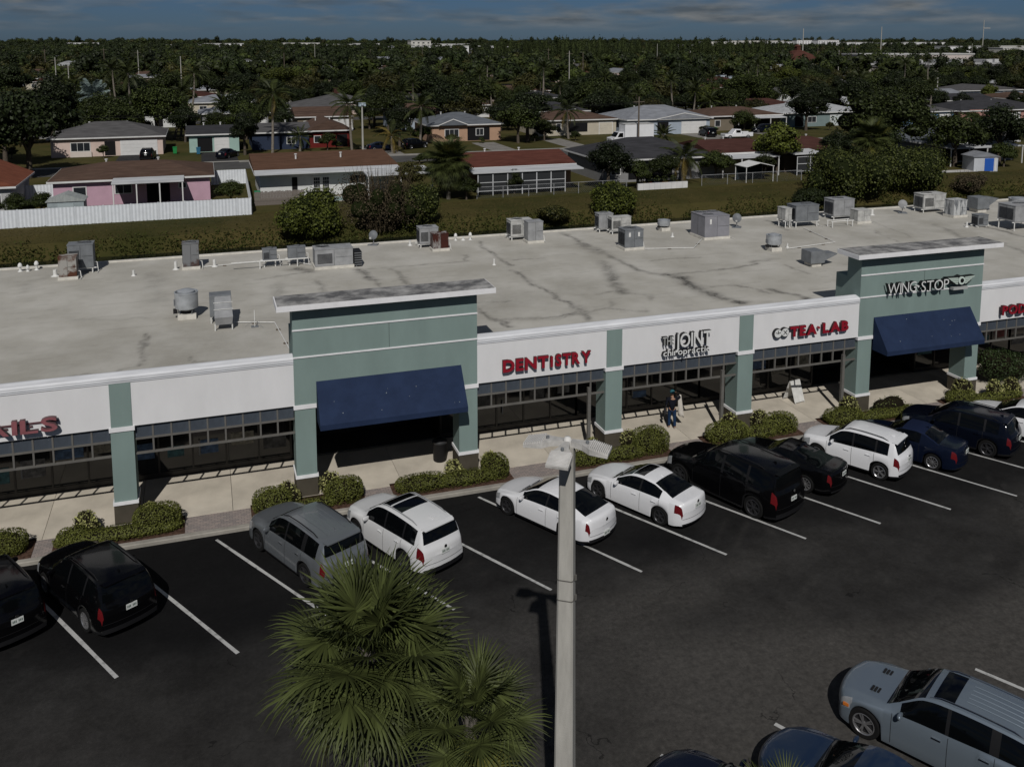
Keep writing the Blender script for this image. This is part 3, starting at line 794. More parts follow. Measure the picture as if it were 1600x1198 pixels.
ac_unit(4.6,51.2,.95,.45,.62,M['galvd'],'right of two small condensers on a pipe rack',legs=.38,fans=((0,0,.18),),louvre='')
t = thing_at('pipe_rack', 3.7, 50.75, 'white pipe rack in front of the two small condensers', 'pipe rack')
mb = MB(); mb.tube([(-2.6,0,.42),(1.4,0,.42)], .03, 6); mb.tube([(-2.6,.15,.36),(1.4,.15,.36)], .02, 6); mb.build('rail', M['pipe'], t)
for sx in (-1.1,.9):
    mb = MB(); mb.tube([(sx,0,0),(sx,0,.42)], .035, 6); mb.build('leg', M['pipe'], t)
ac_unit(6.45,50.1,2.05,1.15,.92,M['galvm'],'wide weathered rooftop unit behind the left green tower',fans=((-.55,.1,.4),),louvre='y',labels=0)
t = thing_at('coil_guard', 7.75, 50.0, 'dark coil cage against the right end of the wide weathered unit', 'coil guard')
mb = MB(); mb.box(-.2,.2,-.45,.45,.05,.85); mb.build('coil', M['dark'], t)
mb = MB()
for q in range(6): mb.box(.205,.225,-.45,.45,.1+.13*q,.14+.13*q); mb.box(-.2,.2,-.47,-.452,.1+.13*q,.14+.13*q)
mb.build('bars', M['galvd'], t)
dish(9.5,54.75,.27,R(-25),'small satellite dish at the back edge behind the left tower')
ac_unit(12.55,53.3,1.15,.85,.95,M['galvm'],'grey condenser directly behind the red-rusted cabinet',legs=.25,fans=((0,0,.33),),louvre='yx')
ac_unit(13.0,52.15,.95,.7,.85,pmat('red_rust_cabinet',(.27,.26,.25),.8,col2=(.055,.02,.016),scale=1.2,lo=.42,hi=.52,stretch=(3,3,.7)),'pale cabinet streaked with red rust',fans=(),louvre='')
ac_unit(18.55,53.6,1.45,.9,.98,M['galvl'],'pale condenser behind the plain steel cabinet, centre of roof',legs=.25,fans=((-.2,0,.36),),louvre='yx')
ac_unit(19.05,52.45,.98,.8,1.15,M['galvm'],'plain steel cabinet with joined lids at the back centre',fans=(),louvre='')
ac_unit(24.5,54.0,1.0,.7,.95,M['galvm'],'grey condenser at the back edge behind the white slatted unit',legs=.25,fans=((0,0,.28),),louvre='x')
ac_unit(25.2,53.1,1.35,.6,.85,M['galvl'],'white slatted condenser behind the dark square unit',legs=.25,fans=(),louvre='yx')
ac_unit(23.95,48.9,1.2,1.0,1.05,M['galvd'],'dark square unit with two white labels, centre of roof',fans=((-.05,.05,.38),),louvre='x',labels=2)
exhaust_fan(28.35,53.0,.40,.52,'small low exhaust drum left of the big three-fan unit')
ac_unit(30.2,50.35,1.75,1.75,1.32,pmat('mauve_cabinet',(.215,.215,.235),.6,.12,1.3),'big grey unit with three fans on top',fans=((-.45,.4,.38),(.4,.4,.36),(-.4,-.4,.36)),louvre='',labels=1)
dish(33.4,52.3,.30,R(-35),'grey satellite dish right of the big three-fan unit')
exhaust_fan(31.75,45.7,.45,.78,'aluminium exhaust drum in the right middle of the roof')
t = thing_at('air_intake', 31.75, 41.9, 'grey intake cabinet with a beak hood pointing right', 'air intake')
mb = MB(); mb.box(-.55,.35,-.5,.4,.2,.88); mb.build('cabinet', M['galvd'], t, bevel=.015)
mb = MB(); mb.hexa([(.35,-.45,.3),(1.15,-.45,.6),(1.15,.35,.6),(.35,.35,.3),(.35,-.45,.74),(1.2,-.45,.66),(1.2,.35,.66),(.35,.35,.74)]); mb.build('beak_hood', M['galvd'], t)
mb = MB(); mb.box(-.4,.2,-.4,.3,0,.2); mb.build('curb', M['curb'], t)
ac_unit(37.9,51.4,1.8,1.05,1.05,M['galvd'],'dark unit raised on white legs, right side of roof',legs=.42,fans=((.25,0,.36),),louvre='x')
ac_unit(36.55,51.5,.5,.9,.8,M['galvl'],'narrow pale box left of the unit on white legs',legs=.5,fans=(),louvre='')
ac_unit(42.0,52.9,1.7,1.1,1.15,M['galvm'],'olive-grey condenser right of the unit on white legs',legs=.25,fans=((-.1,0,.4),),louvre='x')
ac_unit(42.35,51.1,1.05,.8,.75,M['galvl'],'low grey cabinet in front of the olive-grey condenser',fans=(),louvre='')
t = thing_at('equipment_stand', 40.2, 50.2, 'empty white pipe stand between two units', 'equipment stand')
mb = MB(); mb.tube([(-.9,0,.4),(.9,0,.4)], .03, 6); mb.tube([(-.9,.5,.4),(.9,.5,.4)], .03, 6); mb.build('rail', M['pipe'], t)
for sx in (-.8,.8):
    for sy in (0,.5):
        mb = MB(); mb.tube([(sx,sy,0),(sx,sy,.4)], .035, 6); mb.build('leg', M['pipe'], t)
dish(47.6,53.0,.31,R(-30),'pale satellite dish on the far right of the roof')
ac_unit(50.0,53.0,2.0,1.0,1.05,M['galvl'],'pale condenser with lattice side, far right of roof',legs=.28,fans=((-.3,0,.4),),louvre='yx')
ac_unit(50.25,50.8,1.15,.9,1.05,pmat('scuffed_cabinet',(.45,.46,.46),.6,col2=(.14,.15,.16),scale=2.2,lo=.46,hi=.6,stretch=(2,2,.6)),'scuffed white cabinet in front of the lattice condenser',fans=(),louvre='')
t = thing_at('air_intake', 53.4, 51.8, 'steel intake cabinet with a rain hood, far right of roof', 'air intake')
mb = MB(); mb.box(-.65,.45,-.5,.5,.25,1.1); mb.build('cabinet', M['galvd'], t, bevel=.015)
mb = MB(); mb.hexa([(.45,-.5,.5),(1.2,-.5,.9),(1.2,.5,.9),(.45,.5,.5),(.45,-.5,1.05),(1.25,-.5,.98),(1.25,.5,.98),(.45,.5,1.05)]); mb.build('rain_hood', M['galvd'], t)
mb = MB(); mb.box(-.5,.3,-.4,.4,0,.25); mb.build('curb', M['curb'], t)
exhaust_fan(56.2,50.9,.72,.8,'wide aluminium exhaust drum at the right roof edge')
ac_unit(50.9,46.1,2.1,1.4,1.05,M['galvm'],'large condenser on a steel stand cut by the right picture edge',legs=.6,fans=((0,0,.4),),louvre='x')
ac_unit(49.0,47.4,.85,.6,.7,M['galvd'],'small open-sided compressor beside the large right-edge condenser',legs=.12,fans=(),louvre='yx')
VENT = ['leftmost capped white vent at the back left roof edge', 'tiny capped vent between two taller ones at the back left', 'third capped white vent at the back left roof edge', 'lone white vent stub in the left middle of the roof', 'left capped vent right of the rust-streaked cabinet', 'bare short vent between the two capped ones, roof centre back', 'right capped vent right of the rust-streaked cabinet', 'lone vent stub right of the left green tower', 'white vent pipe left of the far right dish', 'lone vent stub near the right compressor', 'vent stub just behind the left green tower', 'white pipe stub left of the rust-topped cabinet', 'white pipe stub right of the maroon-stained condenser', 'white pipe stub left of the maroon-stained condenser', 'short vent left of the small low exhaust drum', 'small pipe right of the right aluminium drum', 'pipe stub left of the grey condenser at roof centre back', 'pipe stub left of the big three-fan unit']
for k, (x, y, h, r, kd) in enumerate([(-9.68,54.3,.24,.06,1),(-9.3,54.2,.12,.045,1),(-8.9,54.4,.27,.06,1),(-3.83,51.35,.3,.06,0),(14.6,54.4,.22,.055,1),(15.05,54.3,.2,.07,0),(15.52,54.3,.24,.055,1),
        (14.96,47.56,.34,.05,0),(45.02,53.1,.4,.09,0),(48.02,47.5,.35,.06,0),(7.3,38.6,.3,.06,0),(-7.75,52.6,.35,.1,0),(.25,52.1,.4,.08,0),(-1.75,52.1,.45,.08,0),(26.9,54.3,.22,.06,0),(33.0,46.1,.25,.05,0),(11.6,53.9,.3,.07,0),(27.9,51.0,.25,.06,0)]):
    vent_pipe(x, y, h, r, VENT[k], kd)
t = thing_at('antenna_mast', 1.75, 40.2, 'thin whip mast with guy wires right of the intake hood', 'mast')
mb = MB(); mb.tube([(0,0,0),(0,0,.75)], .02, 5); mb.build('mast', M['pipe'], t)
mb = MB(); mb.tube([(0,0,.3),(.35,-.3,.02)], .006, 4); mb.tube([(0,0,.3),(-.4,.1,.02)], .006, 4); mb.box(-.15,.15,-.12,.12,0,.03); mb.build('guy_wire', M['galvd'], t)

def conduit(pts, label):
    t = thing_at('roof_conduit', pts[0][0], pts[0][1], label, 'conduit')
    mb = MB(); mb.tube([(x-pts[0][0], y-pts[0][1], .06) for x, y in pts], .022, 6); mb.build('pipe', M['pipe'], t)
    for (xa, ya), (xb, yb) in zip(pts[:-1], pts[1:]):
        n_ = max(1, int(math.hypot(xb-xa, yb-ya)/1.6))
        for q in range(n_): u = (q+.5)/n_; mb = MB(); x, y = xa+(xb-xa)*u-pts[0][0], ya+(yb-ya)*u-pts[0][1]; mb.box(x-.09,x+.09,y-.07,y+.07,0,.038); mb.build('support_block', M['wood'], t)
conduit([(-.3,52.0),(4.0,52.3),(5.3,50.6)], 'thin white conduit from the maroon-stained condenser to the wide unit')
conduit([(.9,41.0),(2.6,40.4),(2.9,36.5)], 'thin conduit from the intake hood toward the front parapet')
conduit([(32.6,45.6),(36.5,46.2),(37.4,50.6)], 'thin conduit between the right drum and the unit on legs')
conduit([(24.6,48.3),(27.5,47.6),(29.2,49.6)], 'thin conduit between the dark square unit and three-fan unit')
# ---------------------------------------------------------------- cars
def pchip(keys):
    x = np.array([k[0] for k in keys], float); y = np.array([k[1] for k in keys], float)
    h = np.diff(x); d = np.diff(y)/h; m = np.zeros(len(x))
    for i in range(1, len(x)-1):
        if d[i-1]*d[i] > 0:
            w1, w2 = 2*h[i]+h[i-1], h[i]+2*h[i-1]; m[i] = (w1+w2)/(w1/d[i-1]+w2/d[i])
    m[0], m[-1] = d[0], d[-1]
    def f(q):
        q = np.clip(np.asarray(q, float), x[0], x[-1]); i = np.clip(np.searchsorted(x, q)-1, 0, len(x)-2)
        t = (q-x[i])/h[i]; t2, t3 = t*t, t*t*t
        return (2*t3-3*t2+1)*y[i]+(t3-2*t2+t)*h[i]*m[i]+(-2*t3+3*t2)*y[i+1]+(t3-t2)*h[i]*m[i+1]
    return f
def lin(keys):
    x = [k[0] for k in keys]; y = [k[1] for k in keys]
    return lambda q: np.interp(q, x, y)
CARMESH = {}
def wheel_meshes(r, w, rimmat, spokes, key):
    k = ('w', round(r,3), round(w,3), rimmat, spokes)
    if k in CARMESH: return CARMESH[k]
    t = MB(); t.lathe([(r*.66,-w/2+.012),(r*.72,-w/2),(r*.93,-w/2),(r*.985,-w/2+.025),(r,-w/2+.05),(r,w/2-.05),(r*.985,w/2-.025),(r*.93,w/2),(r*.72,w/2),(r*.66,w/2-.012)], n=28, axis='y', cap=False)
    tm = t.mesh('tyre', M['tyre'], 35)
    q = MB(); q.mi = 1; q.lathe([(r*.67,0),(.002,0)], n=24, axis='y', cap=False, c=(0,w*.18,0))
    q.mi = 0; q.lathe([(r*.70,w*.5-.004),(r*.66,w*.5+.002),(r*.62,w*.5-.012),(r*.61,w*.2)], n=28, axis='y', cap=False)
    q.lathe([(r*.14,w*.2),(r*.14,w*.43),(r*.10,w*.46),(.002,w*.46)], n=12, axis='y', cap=False)
    for s in range(spokes):
        a = 2*math.pi*s/spokes
        for da in ((-.13,.13) if spokes < 7 else (0,)):
            c, s_ = math.cos(a+da*.7), math.sin(a+da*.7); c2, s2 = math.cos(a+da), math.sin(a+da)
            hw = r*.035
            p0 = Vector((c*r*.1,0,s_*r*.1)); p1 = Vector((c2*r*.63,0,s2*r*.63)); tn = Vector((-s2,0,c2))*hw
            y0, y1, y2 = w*.25, w*.43, w*.47
            q.add([p0-tn*1.2+Vector((0,y0,0)),p0+tn*1.2+Vector((0,y0,0)),p1+tn+Vector((0,y0,0)),p1-tn+Vector((0,y0,0)),p0-tn*1.2+Vector((0,y1,0)),p0+tn*1.2+Vector((0,y1,0)),p1+tn+Vector((0,y2,0)),p1-tn+Vector((0,y2,0))],
                  [(4,5,6,7),(0,1,5,4),(1,2,6,5),(2,3,7,6),(3,0,4,7)])
    rm = q.mesh('rim', [M[rimmat], M['dark']], 35)
    CARMESH[k] = (tm, rm)
    return tm, rm

def car(spec, name, label, paint, pos, heading, group='cars parked at the shopping centre', rimmat='rim', spokes=5, anchor='RL', lod=1.0, plate=True, details=True, softtop=None, z=0.0):
    S = spec; L, W, wb, fo, rw = S['L'], S['W'], S['wb'], S['fo'], S['r']
    key = (S['id'], paint.name, lod, rimmat, softtop.name if softtop else '')
    hd = Vector((heading[0], heading[1])).normalized(); nl = Vector((-hd.y, hd.x))
    ax_off = L/2-fo                      # front axle, local x
    rx_off = ax_off-wb
    if anchor == 'RL': c = Vector(pos)-hd*rx_off-nl*(W-.11)
    elif anchor == 'FL': c = Vector(pos)-hd*ax_off-nl*(W-.11)
    elif anchor == 'NOSE': c = Vector(pos)-hd*(L/2)
    elif anchor == 'TAIL': c = Vector(pos)+hd*(L/2)
    else: c = Vector(pos)
    root = empty(name, (c.x, c.y, z), math.atan2(hd.y, hd.x), label, S.get('cat','car'), group)
    if key in CARMESH:
        for nm, me, loc, rot, sc, subs in CARMESH[key]:
            o = link(nm, me, root, loc, rot, sc)
            for nm2, me2, loc2, rot2, sc2 in subs: link(nm2, me2, o, loc2, rot2, sc2)
        return root
    top, belt, plan, roofw = pchip(S['top']), pchip(S['belt']), pchip(S['plan']), lin(S['roofw'])
    xC, xW, xR, xG = S['glass']
    xf, xr_ = fo, fo+wb; Ra = rw+.055; clear = S.get('clear', .2)
    st = list(np.linspace(0, L, int(50*lod)+1))+[xC,xW,xR,xG]+[.012,.03,.06,.1,.15,.2,L-.012,L-.03,L-.06,L-.1,L-.15,L-.2]
    for p in S['panes']: st += [p[0],p[1]]
    for xa in (xf, xr_): st += [xa+Ra*math.cos(a) for a in np.linspace(0, math.pi, 17)]
    for x_ in S.get('keys', []): st.append(x_)
    st = sorted(s for s in st if 0 <= s <= L)
    hard = set(round(v,4) for v in [0,L,xC,xW,xR,xG]+[q for p in S['panes'] for q in p]+[xf-Ra,xf+Ra,xr_-Ra,xr_+Ra])
    out = [0.0]
    for s in st[1:]:
        if s-out[-1] < .011:
            if round(s,4) in hard and round(out[-1],4) not in hard: out[-1] = s
            continue
        out.append(s)
    if L-out[-1] > 1e-6: out.append(L)
    st = np.array(out); ns = len(st)
    NP = 16
    half = np.zeros((ns, NP, 3))
    bowF, bowR = S.get('bow', (.2,.12))
    for i, x in enumerate(st):
        w = float(plan(x)); zs = float(belt(x)); zt = max(float(top(x)), zs+.012); wt = min(float(roofw(x)), w-.05)
        zb = clear+.05*max(0,1-x/.5)+.06*max(0,1-(L-x)/.5)
        arch = False
        for xa in (xf, xr_):
            if abs(x-xa) < Ra-1e-4:
                zb = max(zb, rw+math.sqrt(Ra*Ra-(x-xa)**2)*.985); arch = True
        zb = min(zb, zs-.10)
        crown = .05 if zt-zs > .25 else .03
        ze = max(zt-crown, zs+.006)
        ws = w-.045
        zm1 = zb+(zs-zb)*.30; zm2 = zb+(zs-zb)*.62
        P = [(w-.17,zb+.03),(w-.02,zb),(w+.0,zb+min(.08,(zs-zb)*.15)),(w+.008,zm1),(w+.004,zm2),(w-.018,zs-(zs-zb)*.12),(ws,zs)]
        for t_ in (.06,.35,.7,.93): 
            yy = ws+(wt-ws)*t_+.02*math.sin(t_*math.pi)*(1 if zt-zs > .25 else 0)
            P.append((yy, zs+(ze-zs)*t_))
        P += [(wt-.015,ze+.012),(wt*.86,ze+(zt-ze)*.45),(wt*.6,ze+(zt-ze)*.8),(wt*.3,ze+(zt-ze)*.96),(0,zt)]
        for j, (y, z_) in enumerate(P):
            b = 0
            if x < .9: b = -bowF*(1-x/.9)**1.5
            elif x > L-.7: b = bowR*((x-L+.7)/.7)**1.5
            xx = x-b*(min(1,y/max(w,.1)))**2.2
            half[i,j] = (L/2-xx, y, z_)
    # full ring: left side (+y) 0..15 then right side mirrored 14..0
    ringL = half; ringR = half[:, :-1][:, ::-1].copy(); ringR[:,:,1] *= -1
    ring = np.concatenate([ringL, ringR], 1); nr = ring.shape[1]
    V = ring.reshape(-1,3).tolist()
    groups = {}
    def put(cls, f): groups.setdefault(cls, []).append(f)
    sun = S.get('sunroof')
    lightF, lightR = S.get('head', (.06,.50,4,6)), S.get('tail', (.30,3,5))
    clad = S.get('clad', 1)
    for i in range(ns-1):
        xm = (st[i]+st[i+1])/2
        for j in range(nr-1):
            jj = j if j < NP-1 else nr-2-j          # band index 0..14
            side = 1 if j < NP-1 else -1
            f = (i*nr+j, i*nr+j+1, (i+1)*nr+j+1, (i+1)*nr+j)
            cls = 'body'
            if jj <= clad-1 or jj == 0: cls = 'trim'
            elif 7 <= jj <= 9:
                for k, (a, b) in enumerate(S['panes']):
                    if a < xm < b: cls = 'window_%d_%d' % (k, side)
                if cls == 'body' and S['panes'][0][0] < xm < S['panes'][-1][1]: cls = 'pillar_%d_%d' % (sum(xm > p[1] for p in S['panes']), side)
            elif jj >= 11:
                if xC+.03 < xm < xW: cls = 'windshield'
                elif xR < xm < xG-.02: cls = 'rear_window'
                elif softtop and xW <= xm <= xG: cls = 'soft_top'
                elif sun and jj >= 12 and any(a < xm < b for a, b in sun): cls = 'sunroof'
            if softtop and 10 <= jj and xW <= xm <= xG and cls == 'body': cls = 'soft_top'
            if cls == 'body':
                if lightF[0] < xm < lightF[1] and lightF[2] <= jj <= lightF[3]: cls = 'headlight_%d' % side
                if xm > L-lightR[0] and lightR[1] <= jj <= lightR[2]: cls = 'tail_light_%d' % side
            put(cls, f)
    # end caps
    cols = [-1,-.85,-.6,-.25,.25,.6,.85,1]
    for end in (0, ns-1):
        base = len(V)
        for j in range(NP):
            y0 = half[end,j,1]; z0_ = half[end,j,2]; w = half[end,:,1].max()
            for t_ in cols:
                y = y0*t_; bw = -bowF if end == 0 else bowR
                V.append((L/2-(st[end]-bw*(min(1,abs(y)/w))**2.2), y, z0_))
        nc = len(cols)
        for j in range(NP-1):
            for k in range(nc-1):
                f = (base+j*nc+k, base+j*nc+k+1, base+(j+1)*nc+k+1, base+(j+1)*nc+k)
                if end == 0: f = f[::-1]
                tc_ = abs((cols[k]+cols[k+1])/2); sd_ = 1 if cols[k]+cols[k+1] > 0 else -1
                cls = 'body'
                if j <= 1 or (end and j <= clad): cls = 'trim'
                if end == 0 and 2 <= j <= 3 and tc_ < .75: cls = 'grille'
                if end and S.get('bar') and lightR[1] <= j <= lightR[2] and tc_ > .1: cls = 'tail_light_%d' % sd_
                if end == 0 and 4 <= j <= 5 and tc_ > .7: cls = 'headlight_%d' % sd_
                put(cls, f)
    V = np.array(V)
    parts = []
    nice = dict(body='body', trim='lower_trim', pillar='pillar_trim', windshield='windshield', rear_window='rear_window', soft_top='soft_top', sunroof='sunroof', grille='grille')
    for cls, fs in groups.items():
        idx = sorted({q for f in fs for q in f}); mp = {q: k for k, q in enumerate(idx)}
        mb = MB(); mb.add(V[idx].tolist(), [tuple(mp[q] for q in f) for f in fs])
        bn = cls.split('_')[0]
        if bn == 'window': nm, mt = 'window', M['cglass']
        elif bn == 'headlight': nm, mt = 'headlight', M['lamp']
        elif bn == 'tail': nm, mt = 'tail_light', M['red']
        elif bn == 'pillar': nm, mt = 'pillar_trim', M['black']
        else:
            nm = nice[cls]
            mt = {'body':paint,'trim':S.get('trimmat') or M['black'],'pillar':M['black'],'windshield':M['cglass'],'rear_window':M['cglass'],'soft_top':softtop or M['black'],'sunroof':M['cglass'],'grille':M['black']}[cls]
        me = mb.mesh(nm, mt, 38)
        # weld duplicate cap/edge points, drop degenerate faces, face outward
        bm = bmesh.new(); bm.from_mesh(me); bmesh.ops.remove_doubles(bm, verts=bm.verts, dist=.0008); bmesh.ops.dissolve_degenerate(bm, dist=.0005, edges=bm.edges)
        for f_ in bm.faces:
            cen = f_.calc_center_median(); outv = Vector((cen.x*.25, cen.y, cen.z-.55))
            if f_.normal.dot(outv) < 0: f_.normal_flip()
        bm.to_mesh(me); bm.free()
        me.polygons.foreach_set('use_smooth', [True]*len(me.polygons)); me.set_sharp_from_angle(angle=R(38))
        parts.append((nm, me, (0,0,0), (0,0,0), (1,1,1), []))
    # hidden mass inside so nothing shows through the arches
    mb = MB(); mb.box(-L/2+.35,L/2-.35,-W+.27,W-.27,clear-.02,.72); parts.append(('underbody', mb.mesh('underbody', M['dark']), (0,0,0), (0,0,0), (1,1,1), []))
    tm, rm = wheel_meshes(rw, .23, rimmat, spokes, 0)
    for xa in (ax_off, rx_off):
        for s in (1,-1):
            parts.append(('wheel', tm, (xa, s*(W-.125), rw), (0,0,0 if s > 0 else math.pi), (1,1,1), [('rim', rm, (0,0,0), (0,0,0), (1,1,1))]))
    if details:
        def side_y(x, z_):                       # outer half width at (x from nose, z)
            i = int(np.argmin(abs(st-x))); return float(np.interp(z_, half[i,1:7,2], half[i,1:7,1]))
        # mirrors
        xm_ = xC+.42; zm_ = float(belt(xm_))+.06; ym = float(plan(xm_))
        mm_ = MB(); mm_.lathe([(.002,-.13),(.05,-.12),(.075,-.08),(.08,.0),(.07,.07),(.04,.11),(.002,.12)], n=10, axis='y', cap=False)
        mm_.v = [(x*1.0*(1 if x > 0 else .35), y, z_*1.0) for x,y,z_ in mm_.v]
        ml = mm_.mesh('mirror', paint, 50)
        for s in (1,-1): parts.append(('mirror', ml, (L/2-xm_, s*(ym+.06), zm_+.02), (0,0,0), (1,1,1), []))
        # door handles and shut lines
        dl = S['doors']
        hb = MB(); hb.box(-.1,.1,-.012,.02,-.014,.014); hme = hb.mesh('door_handle', M['chrome'] if S.get('chromeh') else paint)
        for a, b in zip(dl[:-1], dl[1:]):
            hx = b-.22; hz = float(belt(hx))-.13
            for s in (1,-1): parts.append(('door_handle', hme, (L/2-hx, s*(side_y(hx,hz)+.012), hz), (0,0,0), (1,1,1), []))
        mb = MB()
        for x in dl:
            for s in (1,-1):
                i = int(np.argmin(abs(st-x))); pts = half[i,2:7]
                vs_ = []
                for p in pts:
                    vs_ += [(p[0]-.006, s*(p[1]+.004), p[2]), (p[0]+.006, s*(p[1]+.004), p[2])]
                mb.add(vs_, [(2*k,2*k+1,2*k+3,2*k+2) for k in range(len(pts)-1)])
        parts.append(('shut_line', mb.mesh('shut_line', M['dark']), (0,0,0), (0,0,0), (1,1,1), []))
        # seams across the tail: lid or tailgate bottom edge and bumper top
        for jb in (4,2):
            mb = MB(); e_ = ns-1; w_ = half[e_,:,1].max(); vs_ = []
            for t_ in np.linspace(-.97,.97,13):
                y_ = half[e_,jb,1]*t_; x_ = L/2-(st[e_]-bowR*(min(1,abs(y_)/w_))**2.2)-.004; z_ = half[e_,jb,2]
                vs_ += [(x_,y_,z_-.006),(x_,y_,z_+.006)]
            mb.add(vs_, [(2*k,2*k+1,2*k+3,2*k+2) for k in range(12)]); parts.append(('tail_seam', mb.mesh('tail_seam', M['dark']), (0,0,0), (0,0,0), (1,1,1), []))
        # hood shut line across the cowl side and tailgate line
        if S.get('rails'):
            for s in (1,-1):
                xs_ = np.linspace(S['rails'][0], S['rails'][1], 9); path = []
                for k, x in enumerate(xs_):
                    lift = .055 if 0 < k < 8 else .0
                    path.append((L/2-x, s*(min(float(roofw(x)),W)-.07), float(top(x))-.035+lift))
                mb = MB(); mb.tube(path, .017, 6); parts.append(('roof_rail', mb.mesh('roof_rail', S.get('railmat') or M['black'], 40), (0,0,0), (0,0,0), (1,1,1), []))
        if S.get('ribs'):
            mb = MB()
            for k in range(-2,3):
                a, b = S['ribs']; path = [(L/2-x, k*.17, float(top(x))+.002) for x in np.linspace(a,b,6)]; mb.tube(path, .012, 4)
            parts.append(('roof_rib', mb.mesh('roof_rib', paint), (0,0,0), (0,0,0), (1,1,1), []))
        if S.get('vents'):
            for s in (1,-1):
                mb = MB()
                for k in range(3): mb.box(L/2-xC+.28+.08*k, L/2-xC+.33+.08*k, s*.42-.1, s*.42+.1, float(top(xC-.35))-.01, float(top(xC-.35))+.012)
                parts.append(('hood_vent', mb.mesh('hood_vent', M['dark']), (0,0,0), (0,0,0), (1,1,1), []))
        # wipers
        mb = MB()
        for s in (.1,-.45):
            x0, x1 = xC+.05, xC+.12
            mb.tube([(L/2-x0, s, float(top(x0))+.03), (L/2-x1, s+.5, float(top(x1))+.035)], .012, 4)
        parts.append(('wiper', mb.mesh('wiper', M['black']), (0,0,0), (0,0,0), (1,1,1), []))
        if plate:
            pz = S.get('plate', .82); xe = float(-L/2)
            i = ns-1
            mb = MB(); mb.box(xe-.022,xe-.004,-.16,.16,pz-.08,pz+.08); pp = mb.mesh('number_plate', M['plate'])
            mb = MB()
            for q in range(7):
                if q != 3: mb.box(-L/2-.0235,-L/2-.0225,-.12+.04*q-.012,-.12+.04*q+.012,pz-.035,pz+.035)
            lm = mb.mesh('plate_characters', pmat('plate_ink', (.03,.07,.05), .6))
            parts.append(('number_plate', pp, (0,0,0), (0,0,0), (1,1,1), [('plate_characters', lm, (0,0,0), (0,0,0), (1,1,1))]))
            mb = MB(); mb.lathe([(.055,-.012),(.055,-.002),(.04,.0)], (-L/2-.006,0,S.get('badge',pz+.2)), 14, 'x', cap=True); parts.append(('badge', mb.mesh('badge', M['chrome'], 40), (0,0,0), (0,0,0), (1,1,1), []))
        if S.get('spoiler'):
            a, h_ = S['spoiler']; yy = float(roofw(a))-.03
            mb = MB(); zt_ = float(top(a)); sp_=.12
            mb.hexa([(L/2-a-.12,-yy+.06,zt_-.055),(L/2-a+.05,-yy,zt_-.01),(L/2-a+.05,yy,zt_-.01),(L/2-a-.12,yy-.06,zt_-.055),(L/2-a-.12,-yy+.06,zt_-.025),(L/2-a+.05,-yy,zt_+.012),(L/2-a+.05,yy,zt_+.012),(L/2-a-.12,yy-.06,zt_-.025)])
            parts.append(('spoiler', mb.mesh('spoiler', paint, 30), (0,0,0), (0,0,0), (1,1,1), []))
        if S.get('fin'):
            x = S['fin']; zt_ = float(top(x)); mb = MB(); mb.add([(L/2-x+.1,0,zt_-.01),(L/2-x-.1,.03,zt_-.02),(L/2-x-.1,-.03,zt_-.02),(L/2-x-.09,0,zt_+.07)], [(0,1,3),(0,3,2),(1,2,3)])
            parts.append(('antenna_fin', mb.mesh('antenna_fin', paint), (0,0,0), (0,0,0), (1,1,1), []))
        if S.get('amber'):
            for s in (1,-1):
                mb = MB(); mb.box(L/2-.50,L/2-.36,s*(W-.02)-.03,s*(W-.02)+.012,.66,.73); parts.append(('turn_signal', mb.mesh('turn_signal', M['amber']), (0,0,0), (0,0,0), (1,1,1), []))
    CARMESH[key] = parts
    for nm, me, loc, rot, sc, subs in parts:
        o = link(nm, me, root, loc, rot, sc)
        for nm2, me2, loc2, rot2, sc2 in subs: link(nm2, me2, o, loc2, rot2, sc2)
    return root

def suv(id_, L=4.7, W=.92, H=1.70, wb=2.72, fo=.93, r=.36, steep=.32, **kw):
    k = L/4.7; hb = H/1.70
    d = dict(id=id_, L=L, W=W, wb=wb, fo=fo, r=r,
      top=[(0,.62*hb),(.05*k,.80*hb),(.14*k,.90*hb),(.35*k,.965*hb),(.9*k,1.045*hb),(1.24*k,1.10*hb),(1.62*k,1.36*hb),(2.0*k,1.61*hb),(2.35*k,1.68*hb),(2.9*k,H),(3.6*k,1.68*hb),(L-steep-.12,1.615*hb),(L-steep,1.585*hb),(L-.10,1.10*hb),(L-.05,1.03*hb),(L-.015,.94*hb),(L,.80*hb)],
      belt=[(0,.54*hb),(.06*k,.70*hb),(.3*k,.85*hb),(1.2*k,.985*hb),(2.5*k,1.02*hb),(3.9*k,1.07*hb),(L-.3,1.06*hb),(L-.06,.96*hb),(L,.74*hb)],
      plan=[(0,W*.86),(.12,W*.93),(.5,W*.985),(1.0,W),(L-.9,W),(L-.4,W*.975),(L,W*.88)],
      roofw=[(0,W*.72),(.9*k,W*.80),(1.24*k,W*.84),(2.0*k,W*.72),(3.0*k,W*.72),(L-steep,W*.73),(L-.1,W*.82),(L,W*.78)],
      glass=(1.24*k,2.02*k,L-steep,L-.12), panes=[(1.5*k,2.52*k),(2.60*k,3.52*k),(3.60*k,L-steep-.18)], doors=[1.42*k,2.56*k,3.56*k-.05], clad=2, rails=(2.1*k,4.0*k), spoiler=(L-steep-.05,0), fin=3.95*k, tail=(.24,4,6), plate=.86, badge=1.0*hb, bow=(.24,.12))
    d.update(kw); return d
